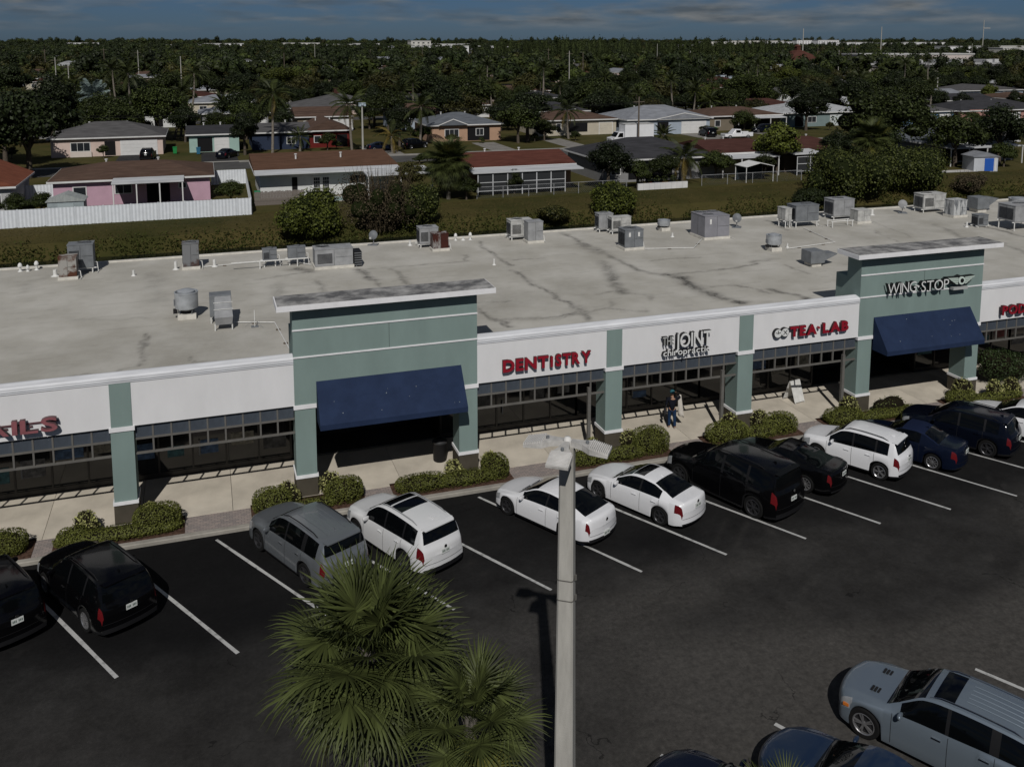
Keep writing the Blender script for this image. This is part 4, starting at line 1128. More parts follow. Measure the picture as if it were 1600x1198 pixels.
def sedan(id_, L=4.68, W=.91, H=1.43, wb=2.80, fo=.86, r=.335, xC=1.38, xW=2.22, xR=3.25, xG=4.08, deck=1.07, **kw):
    d = dict(id=id_, L=L, W=W, wb=wb, fo=fo, r=r,
      top=[(0,.50),(.05,.62),(.15,.70),(.4,.775),(1.0,.885),(xC,.945),(xC+.4,1.16),(xW,1.365),(xW+.3,H-.01),(xW+.55,H),(xR-.1,H-.045),(xR,H-.065),((xR+xG)/2,H-.20),(xG,deck+.015),(xG+.2,deck),(L-.13,deck-.015),(L-.07,deck-.04),(L-.025,deck-.16),(L,deck-.36)],
      belt=[(0,.44),(.06,.55),(.3,.68),(1.3,.86),(2.4,.92),(3.6,.955),(xG,.975),(L-.25,.955),(L-.06,.86),(L,.62)],
      plan=[(0,W*.82),(.12,W*.91),(.5,W*.975),(1.0,W),(L-1.1,W),(L-.45,W*.965),(L,W*.84)],
      roofw=[(0,W*.70),(1.0,W*.80),(xC,W*.82),(xW,W*.67),(3.0,W*.66),(xR,W*.64),(xG,W*.74),(L,W*.72)],
      glass=(xC,xW,xR,xG), panes=[(xC+.28,2.72),(2.79,3.62)], doors=[xC+.1,2.76,3.62], clad=1, tail=(.30,4,5), clear=.18, plate=.84, badge=.98, bow=(.26,.16), fin=xR-.12, head=(.08,.48,4,5))
    d.update(kw); return d
def paint(name, col, metallic=0.0, rough=.32):
    dk_ = max(col) < .03
    return pmat('paint_'+name, tuple(v*.6 for v in col) if dk_ else col, .14 if dk_ else rough, metallic=metallic, coat=.15 if dk_ else .7, spec=.2 if dk_ else .5)
P_white = paint('white', (.66,.665,.68)); P_white2 = paint('pearl', (.60,.605,.61)); P_black = paint('black', (.0035,.0035,.0042)); P_bblue = paint('black_blue', (.004,.006,.013))
P_navy = paint('navy', (.006,.010,.026)); P_teal = paint('dark_teal', (.006,.012,.015)); P_grey = paint('steel', (.185,.20,.215), .55, .38); P_bgrey = paint('blue_silver', (.205,.25,.295), .55, .38); P_dblue = paint('deep_blue', (.010,.024,.055), .2)
HD = (-.49,.872)
m_bump = pmat('grey_cladding', (.05,.05,.05), .6)
car(suv('suv_a', L=4.6, H=1.66), 'parked_car', 'black hatch-backed SUV cut by the left picture edge', P_black, (-5.55,27.2), HD, anchor='TAIL')
car(suv('suv_b', L=4.75, W=.93, H=1.68, wb=2.77, steep=.38), 'parked_car', 'black SUV with bright wheels, second car from the left', P_black, (-3.79,27.45), (-.505,.863), rimmat='rim')
car(suv('suv_c', L=4.92, W=.96, H=1.72, wb=2.86, fo=.98, r=.375, steep=.28, chromeh=True, ribs=(2.6,4.3), panes=[(1.62,2.62),(2.70,3.60),(3.80,4.42)], sunroof=None), 'parked_car', 'steel grey SUV with ribbed roof behind the fan palm', P_grey, (2.50,27.72), (-.44,.898), rimmat='rimd')
car(suv('suv_d', L=4.69, W=.92, H=1.71, wb=2.71, steep=.34, sunroof=[(2.05,2.42),(2.50,3.05)], railmat=M['galvm'], clear=.2, tail=(.34,4,6)), 'parked_car', 'white SUV with two-pane glass roof beside the grey SUV', P_white2, (5.62,27.5), (-.42,.907), rimmat='rimd')
car(sedan('sed_k', L=4.71, W=.925, H=1.42, wb=2.72, fo=.90, xC=1.28, xW=2.15, xR=3.3, xG=4.32, deck=1.08, clad=2, tail=(.18,4,5), panes=[(1.6,2.68),(2.75,3.75)], plate=.42, badge=.9), 'parked_car', 'white fastback sedan partly hidden behind the lamp post', P_white, (9.91,29.88), HD, anchor='FL', rimmat='rimd')
car(sedan('sed_l', L=4.68, W=.905, H=1.43, wb=2.80, sunroof=[(2.28,2.72)], tail=(.40,4,5)), 'parked_car', 'white sedan with dark sunroof next to the white fastback', P_white, (14.82,27.47), (-.46,.888), rimmat='rimd')
car(suv('suv_e', L=5.35, W=1.01, H=1.92, wb=3.38, fo=.95, r=.41, steep=.26, panes=[(1.75,2.85),(2.95,3.95),(4.05,4.9)]), 'parked_car', 'big black full-size SUV right of the white sunroof sedan', P_black, (18.25,26.84), (-.37,.929), rimmat='rimd', spokes=6)
car(sedan('coupe', L=4.75, W=.94, H=1.37, wb=2.72, fo=.90, r=.35, xC=1.62, xW=2.4, xR=3.0, xG=4.1, deck=1.03, panes=[(1.95,3.2)], doors=[1.75,3.25], tail=(.24,4,5)), 'parked_car', 'low black coupe between the big black SUV and white hatch', P_black, (21.18,27.86), HD, rimmat='rim', spokes=10)
car(suv('suv_t', L=4.25, W=.89, H=1.66, wb=2.555, fo=.87, r=.345, steep=.36, tail=(.26,4,6)), 'parked_car', 'small white crossover with black roof rails', P_white, (24.56,27.77), HD, rimmat='rim')
car(sedan('conv', L=4.62, W=.89, H=1.40, wb=2.76, fo=.83, r=.33, xC=1.5, xW=2.28, xR=3.15, xG=3.75, deck=1.04, panes=[(1.8,3.05)], doors=[1.6,3.05]), 'parked_car', 'dark blue convertible with navy cloth roof raised', P_navy, (27.17,27.81), HD, rimmat='rim', spokes=10, softtop=pmat('navy_soft_top', (.008,.013,.034), .9, .1, 20.0))
car(suv('suv_f', L=4.7, W=.94, H=1.63, wb=2.8, steep=.42), 'parked_car', 'blue-black SUV right of the dark blue convertible', P_bblue, (30.18,28.01), HD, rimmat='rimd')
car(sedan('sed_r', L=4.6, W=.9, H=1.45), 'parked_car', 'white sedan cut by the right picture edge, nose to kerb', P_white, (33.45,27.9), HD, rimmat='rimd')
car(suv('suv_g', L=5.10, W=.97, H=1.74, wb=3.0, fo=.88, r=.39, steep=.45, clad=1, sunroof=[(2.32,2.80)], ribs=(3.0,4.3), railmat=M['chrome'], chromeh=True, vents=True, amber=True, panes=[(1.7,2.72),(2.80,3.66),(3.86,4.5)]), 'parked_car', 'blue-silver SUV with hood vents and chrome rails, lower right', P_bgrey, (14.84,16.83), (-.494,.87), anchor='FL', rimmat='rim', group='cars in the near parking row')
car(sedan('sed_b', L=4.85, W=.93, H=1.46), 'parked_car', 'deep blue sedan below the blue-silver SUV, only its front in view', P_dblue, (12.0,16.9), (-.494,.87), anchor='NOSE', group='cars in the near parking row')
car(sedan('sed_b', L=4.85, W=.93, H=1.46), 'parked_car', 'dark blue sedan whose hood just shows at the bottom edge', P_navy, (9.12,17.12), (-.494,.87), anchor='NOSE', group='cars in the near parking row')
# ---------------------------------------------------------------- foliage helpers
def leaf_quads(C, Nrm, size, aspect=1.0, rs=None, fold=False):
    """C (n,3) centres, Nrm (n,3) facing normals, size (n,) -> verts, faces (quads)"""
    g = rs or nrng; n = len(C)
    Nrm = Nrm/np.linalg.norm(Nrm, axis=1)[:,None]
    t = g.normal(size=(n,3)); t -= (t*Nrm).sum(1)[:,None]*Nrm; t /= np.linalg.norm(t, axis=1)[:,None]
    b = np.cross(Nrm, t)
    s = size[:,None]
    V = np.stack([C-t*s*aspect, C-b*s*.5, C+t*s*aspect, C+b*s*.5], 1).reshape(-1,3)
    return V, np.arange(4*n).reshape(n,4)
def cloud(name, blobs, n, size, mat, jit=.9, depth=.16, sq=2.0, seed=1, aspect=.75, flat=0.0, zcut=None):
    """leaf shell over ellipsoid blobs (cx,cy,cz,rx,ry,rz)"""
    g = np.random.default_rng(seed); B = np.array(blobs, float)
    area = (B[:,3]*B[:,4]+B[:,4]*B[:,5]+B[:,3]*B[:,5]); k = g.choice(len(B), n, p=area/area.sum())
    d = g.normal(size=(n,3)); d /= np.linalg.norm(d, axis=1)[:,None]
    if sq != 2.0:
        q = (np.abs(d)**sq).sum(1)**(1/sq); ds = d/q[:,None]
    else: ds = d
    r = 1-np.abs(g.normal(0, depth, n)); r = np.clip(r, .25, 1.08)+g.normal(0, .02, n)
    C = B[k,:3]+ds*B[k,3:]*r[:,None]
    Nn = d/B[k,3:]*B[k,3:].mean(1)[:,None]+g.normal(0, jit, (n,3))
    if flat: Nn[:,2] += flat
    if zcut is not None: 
        m = C[:,2] > zcut; C, Nn = C[m], Nn[m]
    V, F = leaf_quads(C, Nn, size*g.uniform(.6,1.35,len(C)), aspect, g)
    return mesh_np(name, V, F, mat)
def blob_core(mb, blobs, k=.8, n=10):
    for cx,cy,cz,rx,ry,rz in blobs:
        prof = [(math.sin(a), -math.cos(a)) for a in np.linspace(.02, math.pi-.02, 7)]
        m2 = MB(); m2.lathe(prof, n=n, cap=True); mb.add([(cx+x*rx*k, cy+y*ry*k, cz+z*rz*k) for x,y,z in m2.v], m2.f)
L_hedge = pmat('hedge_leaf', (.105,.115,.024), .6, island=.55, objrand=.12, transl=.2)
L_varg = pmat('variegated_leaf', (.27,.27,.10), .6, island=.7, transl=.2)
L_core = pmat('inner_shade', (.012,.010,.006), .95)  # dark fill tone: shade between the leaves put into the colour
L_mulch = pmat('bark_mulch', (.07,.042,.03), .95, .4, 9.0)
def shrub(name, blobs, n, size, mat, label, cat='shrub', group=None, sq=2.0, seed=1, base=None, depth=.1, core=.84):
    x = sum(b[0] for b in blobs)/len(blobs); y = sum(b[1] for b in blobs)/len(blobs); z = base if base is not None else .14
    t = empty(name, (x,y,z), 0, label, cat, group)
    lb = [(b[0]-x,b[1]-y,b[2]-z,*b[3:]) for b in blobs]
    mb = MB(); blob_core(mb, lb, core); mb.build('shade_core', L_core, t)  # solid dark blobs under the leaves, painted as inner shade
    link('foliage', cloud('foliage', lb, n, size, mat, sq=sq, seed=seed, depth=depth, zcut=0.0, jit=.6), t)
    return t
G_H = 'clipped hedges in front of the pillars'; G_V = 'yellow-green variegated shrubs beside the pillars'
def hz(x0, x1, y0, y1, h): return ((x0+x1)/2,(y0+y1)/2,.14+h*.45,(x1-x0)/2,(y1-y0)/2,h*.55)
beds = []
def bed(x0, x1):
    mb = MB(); mb.box(x0,x1,31.98,33.25,.1,.15); tag(mb.build('planting_bed', L_mulch), kind='structure')
for x0, x1 in [(-10.9,-6.0),(-5.4,-1.2),(1.05,5.15),(6.2,10.9),(13.3,17.9),(19.6,24.2),(25.6,30.8),(32.4,36.8)]: bed(x0, x1)
HB = [
 ('pillar at the left picture edge', [hz(-10.5,-6.3,32.02,32.75,.5),hz(-7.9,-6.15,32.05,33.1,.75)]),
 ('pillar beside the leftmost sign', [hz(-5.35,-1.3,32.02,32.75,.42),hz(-5.3,-4.3,32.05,32.95,.5),hz(-2.9,-1.3,32.1,33.2,.85)]),
 ('left pillar of the left tower', [hz(1.1,2.5,32.1,33.2,.8),hz(2.3,4.0,32.05,32.6,.35),hz(3.7,5.1,32.1,33.2,.8)]),
 ('right pillar of the left tower', [hz(6.3,8.3,32.05,32.95,.55),hz(8.0,10.2,32.05,32.75,.5),hz(9.75,10.8,32.1,33.15,.85)]),
 ('pillar right of the dentist bay', [hz(13.4,15.2,32.05,33.0,.6),hz(15.0,16.6,32.05,32.7,.5),hz(16.3,17.85,32.1,33.3,1.0)]),
 ('pillar left of the tea shop', [hz(19.7,21.6,32.05,33.1,.8),hz(21.4,22.9,32.05,32.7,.5),hz(22.5,24.1,32.1,33.2,.8)]),
 ('left pillar of the right tower', [hz(25.7,27.5,32.05,33.1,.62),hz(27.3,30.7,32.05,32.75,.42)]),
 ('right pillar of the right tower', [hz(32.5,34.0,32.05,33.0,.65),hz(33.8,36.7,32.05,32.7,.4)]),
]
for k, (nm, bl) in enumerate(HB):
    area = sum(b[3]*b[4]+b[4]*b[5]+b[3]*b[5] for b in bl)
    shrub('clipped_hedge', bl, int(area*4600), .038, L_hedge, 'clipped green hedge at the foot of the %s' % nm, 'hedge', G_H, sq=3.2, seed=20+k, depth=.06, core=.88)
VB = [(-4.45,33.1,.55,'left of the pillar beside the leftmost sign'),(-2.35,33.15,.5,'right of the pillar beside the leftmost sign'),(2.35,33.05,.55,'left of the left tower, left pillar'),(3.95,33.1,.62,'right of the left tower, left pillar'),
      (8.65,32.95,.5,'left of the left tower, right pillar'),(10.2,33.05,.55,'right of the left tower, right pillar'),(14.6,33.05,.5,'behind the lamp head, left of its pillar'),(16.3,33.15,.55,'right of the pillar by the dentist bay'),(21.05,33.0,.65,'left of the pillar near the walking person'),(22.6,33.1,.6,'right of the pillar near the walking person'),
      (27.2,32.95,.65,'left of the right tower, left pillar'),(33.6,32.85,.75,'left of the right tower, right pillar'),(35.3,32.6,.6,'right of the right tower, right pillar'),(36.3,32.6,.6,'at the far right end of the planting')]
for k, (x, y, r, nm) in enumerate(VB):
    bl = [(x,y,.14+r*.75,r*.72,r*.62,r*.8),(x+.2,y-.1,.14+r*.5,r*.55,r*.5,r*.6)]
    shrub('variegated_shrub', bl, 950, .055, L_varg, 'yellow-green variegated shrub %s' % nm, 'shrub', G_V, seed=60+k, depth=.2)
t = shrub('flowering_shrub', [(29.4,32.7,.5,.75,.45,.5),(28.9,32.8,.45,.5,.4,.4)], 700, .05, pmat('mixed_leaf', (.10,.12,.035), .6, island=.8, transl=.2), 'loose flowering shrub inside the right tower hedge', seed=90, depth=.3)
t = shrub('round_shrub', [(36.9,34.0,1.15,1.1,.8,.85),(37.9,33.9,.95,1.0,.8,.7),(36.4,34.1,1.5,.6,.5,.5)], 5200, .055, pmat('dark_shrub_leaf', (.035,.055,.018), .55, island=.6, transl=.2), 'large dark green shrub right of the right tower', seed=91, depth=.18, core=.75)

# ---------------------------------------------------------------- fan palms in the lot
L_fan = [pmat('fan_leaf', (.068,.083,.025), .55, island=.55, transl=.25), pmat('fan_leaf_yellow', (.12,.12,.026), .5, island=.35, transl=.25), pmat('fan_leaf_dry', (.10,.055,.022), .8, island=.4)]
def fan_leaf(seed, mat, pet=.8, rad=1.0, spread=150, droop=.42, nseg=34):
    g = random.Random(seed); V, F = [], []
    def quadstrip(pts, nrm_up, w):
        b = len(V)
        for i, (p, d) in enumerate(pts):
            sd_ = d.cross(nrm_up).normalized(); ww = w*[.5,1.0,.85,.5,.04][i]
            V.extend([p-sd_*ww, p+nrm_up*ww*.55, p+sd_*ww])
        for i in range(len(pts)-1):
            a = b+3*i; F.extend([(a,a+1,a+4,a+3),(a+1,a+2,a+5,a+4)])
    # petiole
    b = len(V); 
    for i in range(4):
        x = pet*i/3; z = -.05*(x/pet)**2
        V.extend([Vector((x,-.018,z)),Vector((x,0,z+.018)),Vector((x,.018,z))])
    for i in range(3): F.extend([(b+3*i,b+3*i+1,b+3*i+4,b+3*i+3),(b+3*i+1,b+3*i+2,b+3*i+5,b+3*i+4)])
    for s in range(nseg):
        u = -1+2*(s+.5)/nseg; a = R(spread)*u+g.uniform(-.03,.03)
        L = rad*(1-.28*abs(u)**2)*g.uniform(.86,1.06)
        tip0 = pet+.25*(1-abs(u))          # costa
        o = Vector((tip0,0,-.05-.06*(1-abs(u))))
        d0 = Vector((math.cos(a)*1.0, math.sin(a)*.92, .28-.32*(1-abs(u)))).normalized()
        pts = []; p = o.copy(); d = d0.copy(); dd = droop*g.uniform(.6,1.7)
        for i in range(5):
            pts.append((p.copy(), d.copy())); p = p+d*(L/4); d = (d+Vector((0,0,-dd*.16*(i+1)))).normalized()
        up = Vector((0,0,1)); up = (up-d0*up.dot(d0)).normalized()
        quadstrip(pts, up, .027*rad*g.uniform(.85,1.25))
    return mesh_np('frond', [tuple(v) for v in V], F, mat)
FAN = [fan_leaf(k, L_fan[0] if k < 5 else L_fan[1], droop=.45+.16*(k % 3), spread=135+8*(k % 4)) for k in range(6)]+[fan_leaf(9, L_fan[2], droop=.9, spread=120)]
L_boot = pmat('palm_trunk', (.11,.10,.085), .95, .35, 9.0, bump=.6, bscale=22)
def fan_palm(x, y, zc, sc, n, label, seed, dry=0, r=.15):
    t = empty('fan_palm', (x,y,0), 0, label, 'palm tree', 'fan palms in the parking lot')
    g = random.Random(seed)
    mb = MB(); path = [(0,0,-.1)]; rad = [r*1.25]
    for i in range(1, 13): path.append((.02*math.sin(i), .02*math.cos(i*1.3), zc*i/12)); rad.append(r*(1+.12*(i % 2)))
    mb.tube(path, rad, 12); tr = mb.build('trunk', L_boot, t, smooth=40)
    mb = MB()
    for k in range(26):                      # old leaf bases below the crown
        a = k*2.4; z_ = zc-.75+.03*k; mb.add([(math.cos(a)*r, math.sin(a)*r, z_), (math.cos(a+.35)*r, math.sin(a+.35)*r, z_), (math.cos(a+.17)*(r+.13), math.sin(a+.17)*(r+.13), z_+.28)], [(0,1,2)])
    mb.build('leaf_boots', L_boot, tr)
    for k in range(n):
        u = (k+.5)/n; az = k*2.39996+g.uniform(-.2,.2)
        el = 78-135*u**1.05+g.uniform(-9,9)
        m_ = FAN[g.randrange(5)] if u < .72 else FAN[g.choice([0,3,4,5,5])]
        if dry and k >= n-dry: m_ = FAN[6]
        s_ = sc*g.uniform(.88,1.1)
        o = link('frond', m_, t, (0,0,zc-.1-.25*u), (g.uniform(-.35,.35), -R(el), az), (s_,s_,s_)); o.rotation_mode = 'XYZ'
fan_palm(2.86, 18.03, 4.2, 1.14, 54, 'large fan palm in the foreground left of the lamp post', 3)
fan_palm(4.62, 16.3, 3.55, .84, 32, 'smaller fan palm with a browned frond beside the large one', 5, dry=1, r=.13)
fan_palm(10.7, 14.3, 1.3, .62, 22, 'young fan palm whose tips show at the bottom edge', 8, r=.11)
for x, y, r in ((2.86,18.03,.9),(4.62,16.3,.8),(10.7,14.3,.7)):
    mb = MB(); mb.lathe([(r,0),(r,.03),(.01,.05)], (x,y,.003), 24, cap=False); tag(mb.build('planting_bed', L_mulch), kind='structure')

# ---------------------------------------------------------------- lamp post
LP = (6.13, 15.0)
t = empty('lamp_post', (LP[0],LP[1],0), R(18.6), 'tall square concrete lamp post with three white lamp heads', 'lamp post')
HP = 9.62
mb = MB()
def sq(w, z, ch):          # chamfered square section
    a, b = w, w-ch
    return [(a,-b,z),(a,b,z),(b,a,z),(-b,a,z),(-a,b,z),(-a,-b,z),(-b,-a,z),(b,-a,z)]
vs_, fs_ = [], []
for i in range(9):
    z_ = HP*i/8; vs_ += sq(.205-.075*i/8, z_, .035)
for i in range(8):
    for k in range(8): fs_.append((8*i+k, 8*i+(k+1) % 8, 8*i+8+(k+1) % 8, 8*i+8+k))
fs_.append(tuple(range(64,72)))
rot = Matrix.Rotation(R(38), 3, 'Z')
mb.add([tuple(rot@Vector(v)) for v in vs_], fs_); mb.build('shaft', M['polec'], t)
for z_ in (7.02,6.62):
    mb = MB(); w = (.205-.075*z_/HP)+.006; q = [tuple(rot@Vector(v)) for v in sq(w, z_-.012, .035)+sq(w, z_+.012, .035)]
    mb.add(q, [(k,(k+1) % 8,(k+1) % 8+8,k+8) for k in range(8)]); b_ = mb.build('strap', M['bar'], t)
    mb = MB(); p = rot@Vector((.0,-w-.012,z_)); mb.box(p.x-.02,p.x+.03,p.y-.012,p.y+.012,z_-.05,z_+.06); mb.build('buckle', M['bar'], b_)
m_lampw = pmat('lamp_white', (.60,.59,.57), .55, .12, 3.0)
mb = MB(); mb.lathe([(.075,HP-.05),(.075,HP+.13),(.05,HP+.16),(.002,HP+.17)], n=14, cap=False); mb.build('tenon', m_lampw, t, smooth=40)
def lamp_head(ang, tilt):
    e = MB(); y0 = .12
    # tapered neck into a wide flat finned housing, built along +x
    e.hexa([(.07,-.06,-.05),(.07,.06,-.05),(.30,.10,-.05),(.30,-.10,-.05),(.07,-.06,.06),(.07,.06,.06),(.30,.10,.07),(.30,-.10,.07)][0:8])
    e.add([(.30,-.10,-.05),(.30,.10,-.05),(.46,.21,-.05),(.46,-.21,-.05),(.30,-.10,.07),(.30,.10,.07),(.46,.21,.055),(.46,-.21,.055)], [(4,7,6,5),(0,1,2,3),(0,3,7,4),(1,5,6,2),(0,4,5,1)])
    e.add([(.46,-.21,-.05),(.46,.21,-.05),(.80,.21,-.04),(.80,-.21,-.04),(.46,-.21,.055),(.46,.21,.055),(.80,.21,.01),(.80,-.21,.01)], [(4,7,6,5),(0,1,2,3),(0,3,7,4),(1,5,6,2),(3,2,6,7)])
    def tf(mb_):
        m_ = Matrix.Translation((0,0,HP+.06))@Matrix.Rotation(ang, 4, 'Z')@Matrix.Rotation(tilt, 4, 'Y'); mb_.v = [tuple(m_@Vector(v)) for v in mb_.v]
    tf(e); h = e.build('lamp_head', pmat('lamp_housing', (.42,.41,.39), .6, .2, 5.0), t)
    f = MB()
    for k in range(11):
        x = .45+.034*k; z_ = .056-.045*max(0,(x-.46)/.34); f.box(x-.007,x+.007,-.19,.19,z_-.01,z_+.03)
    tf(f); f.build('cooling_fin', m_lampw, h)
    s = MB(); s.lathe([(.032,0),(.032,.05),(.002,.055)], (.37,0,.06), 12, cap=False); tf(s); s.build('photocell', M['galvd'], h, smooth=40)
    g = MB(); g.box(.44,.78,-.18,.18,-.058,-.046); tf(g); g.build('lens', M['lamp'], h)
wl_ = math.atan2(.587,-.805)-R(18.6)
lamp_head(wl_, R(6)); lamp_head(wl_-math.pi, R(6)); lamp_head(math.atan2(-.805,-.587)-R(18.6), R(9))

# ---------------------------------------------------------------- small things on the sidewalk
t = empty('litter_bin', (8.55,34.6,.15), 0, 'round black litter bin in the left tower entrance', 'litter bin')
mb = MB(); mb.lathe([(.24,0),(.27,.05),(.29,.75),(.30,.78)], n=20, cap=False); mb.build('drum', M['black'], t, smooth=40)
mb = MB(); mb.lathe([(.31,.78),(.31,.84),(.2,.95),(.12,.96),(.12,.9)], n=20, cap=False); mb.build('dome_lid', pmat('bin_lid', (.03,.03,.032), .4), t, smooth=40)
mb = MB(); mb.lathe([(.26,.1),(.26,.8)], n=20, cap=False); mb.build('liner_bag', pmat('bag_plastic', (.05,.05,.055), .3), t)
t = empty('sandwich_board', (26.0,35.35,.15), R(12), 'small white A-frame sandwich board outside the tea shop', 'sandwich board')
for s in (-1,1):
    mb = MB(); mb.hexa([(-.32,s*.36-.012,.06),(.32,s*.36-.012,.06),(.32,s*.36+.012,.06),(-.32,s*.36+.012,.06),(-.32,s*.02-.012,1.0),(.32,s*.02-.012,1.0),(.32,s*.02+.012,1.0),(-.32,s*.02+.012,1.0)])
    p = mb.build('panel', pmat('board_white', (.55,.55,.53), .6, .1, 4.0), t)
    mb = MB()
    for q in (-.3,.27): mb.hexa([(q,s*.38-.015,0),(q+.03,s*.38-.015,0),(q+.03,s*.38+.015,0),(q,s*.38+.015,0),(q,s*.36-.013,.06),(q+.03,s*.36-.013,.06),(q+.03,s*.36+.013,.06),(q,s*.36+.013,.06)])
    mb.build('foot', M['galvl'], p)

# person on the sidewalk: skinned skeleton, clothes as children
def skin_mesh(name, verts, edges, radii, mat, parent, sub=2, root=0):
    me = bpy.data.meshes.new(name); me.from_pydata(verts, edges, []); me.materials.append(mat)
    o = link(name, me, parent)
    md = o.modifiers.new('skin', 'SKIN'); md.use_smooth_shade = True
    if not me.skin_vertices:
        bm = bmesh.new(); bm.from_mesh(me); bm.verts.layers.skin.verify(); bm.to_mesh(me); bm.free()
    lay = me.skin_vertices[0].data
    for i, r_ in enumerate(radii): lay[i].radius = (r_, r_) if not isinstance(r_, tuple) else r_; lay[i].use_root = (i == root)
    s_ = o.modifiers.new('sub', 'SUBSURF'); s_.levels = sub; s_.render_levels = sub
    return o
t = empty('person', (19.0,34.4,.15), R(70), 'person in dark jacket and blue jeans carrying a pale garment', 'person')
m_skin = pmat('skin', (.30,.17,.11), .6); m_jean = pmat('blue_denim', (.012,.028,.065), .85, .2, 12.0); m_top = pmat('navy_jacket', (.008,.009,.014), .8, .15, 10.0); m_hat = pmat('teal_cap', (.03,.11,.13), .8); m_cloth = pmat('cream_cloth', (.52,.49,.44), .9, .08, 6.0)
# x forward, y left
sv = [(0,0,.92),(0,0,1.12),(0,0,1.34),(.01,0,1.44),(.02,0,1.52),(.03,0,1.62),  # pelvis, waist, chest, neck base, neck, head
      (0,.10,.86),(.03,.11,.46),(-.02,.12,.07),(.12,.13,.03),                   # left leg
      (0,-.10,.86),(-.04,-.11,.46),(-.10,-.12,.07),(.03,-.13,.03),              # right leg
      (0,.19,1.36),(-.02,.26,1.10),(.10,.24,.88),                               # left arm hanging
      (.0,-.19,1.37),(.08,-.36,1.38),(.12,-.20,1.56)]                           # right arm raised to the head
se = [(0,1),(1,2),(2,3),(3,4),(4,5),(0,6),(6,7),(7,8),(8,9),(0,10),(10,11),(11,12),(12,13),(2,14),(14,15),(15,16),(2,17),(17,18),(18,19)]
sr = [(.11,.085),(.095,.075),(.13,.09),.055,.05,.095,.085,.055,.04,.032,.085,.055,.04,.032,.055,.042,.03,.055,.042,.03]
body = skin_mesh('body', sv, se, sr, m_skin, t)
def fingers(w, d):
    d = Vector(d).normalized(); w = Vector(w); sdv = d.cross(Vector((0,0,1)));
    if sdv.length < .1: sdv = Vector((0,1,0))
    sdv.normalize(); vs2, es2, rs2 = [w, w+d*.05], [(0,1)], [.028,.030]
    for k, ln in enumerate((.055,.068,.072,.062)):
        b0 = w+d*.075+sdv*(-.026+.018*k); i = len(vs2); vs2 += [b0, b0+d*ln*.6, b0+d*ln+Vector((0,0,-.02))]; es2 += [(1,i),(i,i+1),(i+1,i+2)]; rs2 += [.010,.009,.007]
    i = len(vs2); vs2 += [w+d*.02+sdv*.04, w+d*.06+sdv*.055]; es2 += [(0,i),(i,i+1)]; rs2 += [.011,.009]
    return skin_mesh('hand', [tuple(v) for v in vs2], es2, rs2, m_skin, t, sub=1)
fingers((.115,.24,.86), (.3,0,-1)); fingers((.12,-.19,1.575), (-.4,.6,.6))
skin_mesh('jacket', [(0,0,.80),(0,0,1.08),(0,0,1.35),(.01,0,1.43),(0,.19,1.36),(-.02,.26,1.10),(.09,.245,.92),(0,-.19,1.37),(.08,-.36,1.38),(.115,-.23,1.53)], [(0,1),(1,2),(2,3),(2,4),(4,5),(5,6),(2,7),(7,8),(8,9)], [(.165,.135),(.15,.12),(.165,.125),.07,.075,.058,.046,.075,.058,.046], m_top, t)
skin_mesh('jeans', [(0,0,.95),(0,.10,.84),(.03,.11,.46),(-.015,.12,.10),(0,-.10,.84),(-.04,-.11,.46),(-.095,-.12,.10)], [(0,1),(1,2),(2,3),(0,4),(4,5),(5,6)], [(.145,.115),.10,.075,.065,.10,.075,.065], m_jean, t)
for q in ((-.03,.12,.05,.14,.13,.035),(-.11,-.12,.05,.05,-.13,.035)):
    skin_mesh('shoe', [q[:3],((q[0]+q[3])/2,(q[1]+q[4])/2,.04),q[3:]], [(0,1),(1,2)], [.05,.048,.04], pmat('shoe_pale', (.35,.35,.36), .6), t)
mb = MB(); mb.lathe([(.105,1.61),(.112,1.64),(.10,1.70),(.06,1.745),(.002,1.755)], (.025,0,0), 14, cap=False); cap_ = mb.build('cap', m_hat, t, smooth=50)
mb = MB(); mb.lathe([(.002,0),(.10,.0),(.10,.012),(.002,.012)], (.10,0,1.635), 12, cap=False); mb.build('brim', m_hat, cap_)
mb = MB()
for s in (-1,1): mb.lathe([(.002,-.01),(.012,0),(.002,.01)], (.118,s*.035,1.615), 8, cap=False)
mb.build('eyes', M['dark'], body)
mb = MB(); mb.add([(.118,-.015,1.57),(.118,.015,1.57),(.145,0,1.575),(.118,0,1.61)], [(0,1,2),(1,3,2),(3,0,2)]); mb.build('nose', m_skin, body)
g_ = empty('carried_garment', (19.0,34.4,.15), R(70), 'cream garment hanging from the raised arm of the person', 'garment')
vs_, fs_ = [], []
for i in range(9):
    for k in range(6):
        u, v = i/8, k/5
        vs_.append((.10+.05*math.sin(v*7+u*2)*u, -.25-.14*v-.12*u*(.4+v), 1.50-.95*u-.12*v*u))
for i in range(8):
    for k in range(5): a = i*6+k; fs_.append((a,a+1,a+7,a+6))
mb = MB(); mb.add(vs_, fs_); go = mb.build('cloth', m_cloth, g_, smooth=60); sm = go.modifiers.new('solid', 'SOLIDIFY'); sm.thickness = .025
g2 = empty('shoulder_bag', (19.0,34.4,.15), R(70), 'dark round bag slung at the side of the person', 'bag')
mb = MB(); mb.lathe([(.002,-.06),(.12,-.05),(.17,0),(.12,.05),(.002,.06)], (-.10,.32,.80), 14, 'y', cap=False); mb.build('pouch', pmat('bag_leather', (.035,.035,.04), .6), g2, smooth=60)
mb = MB(); mb.tube([(-.05,.30,.95),(-.06,.24,1.25),(0,.12,1.44),(.1,.2,1.3),(-.15,.30,.95)], .012, 5); mb.build('strap', M['black'], g2)
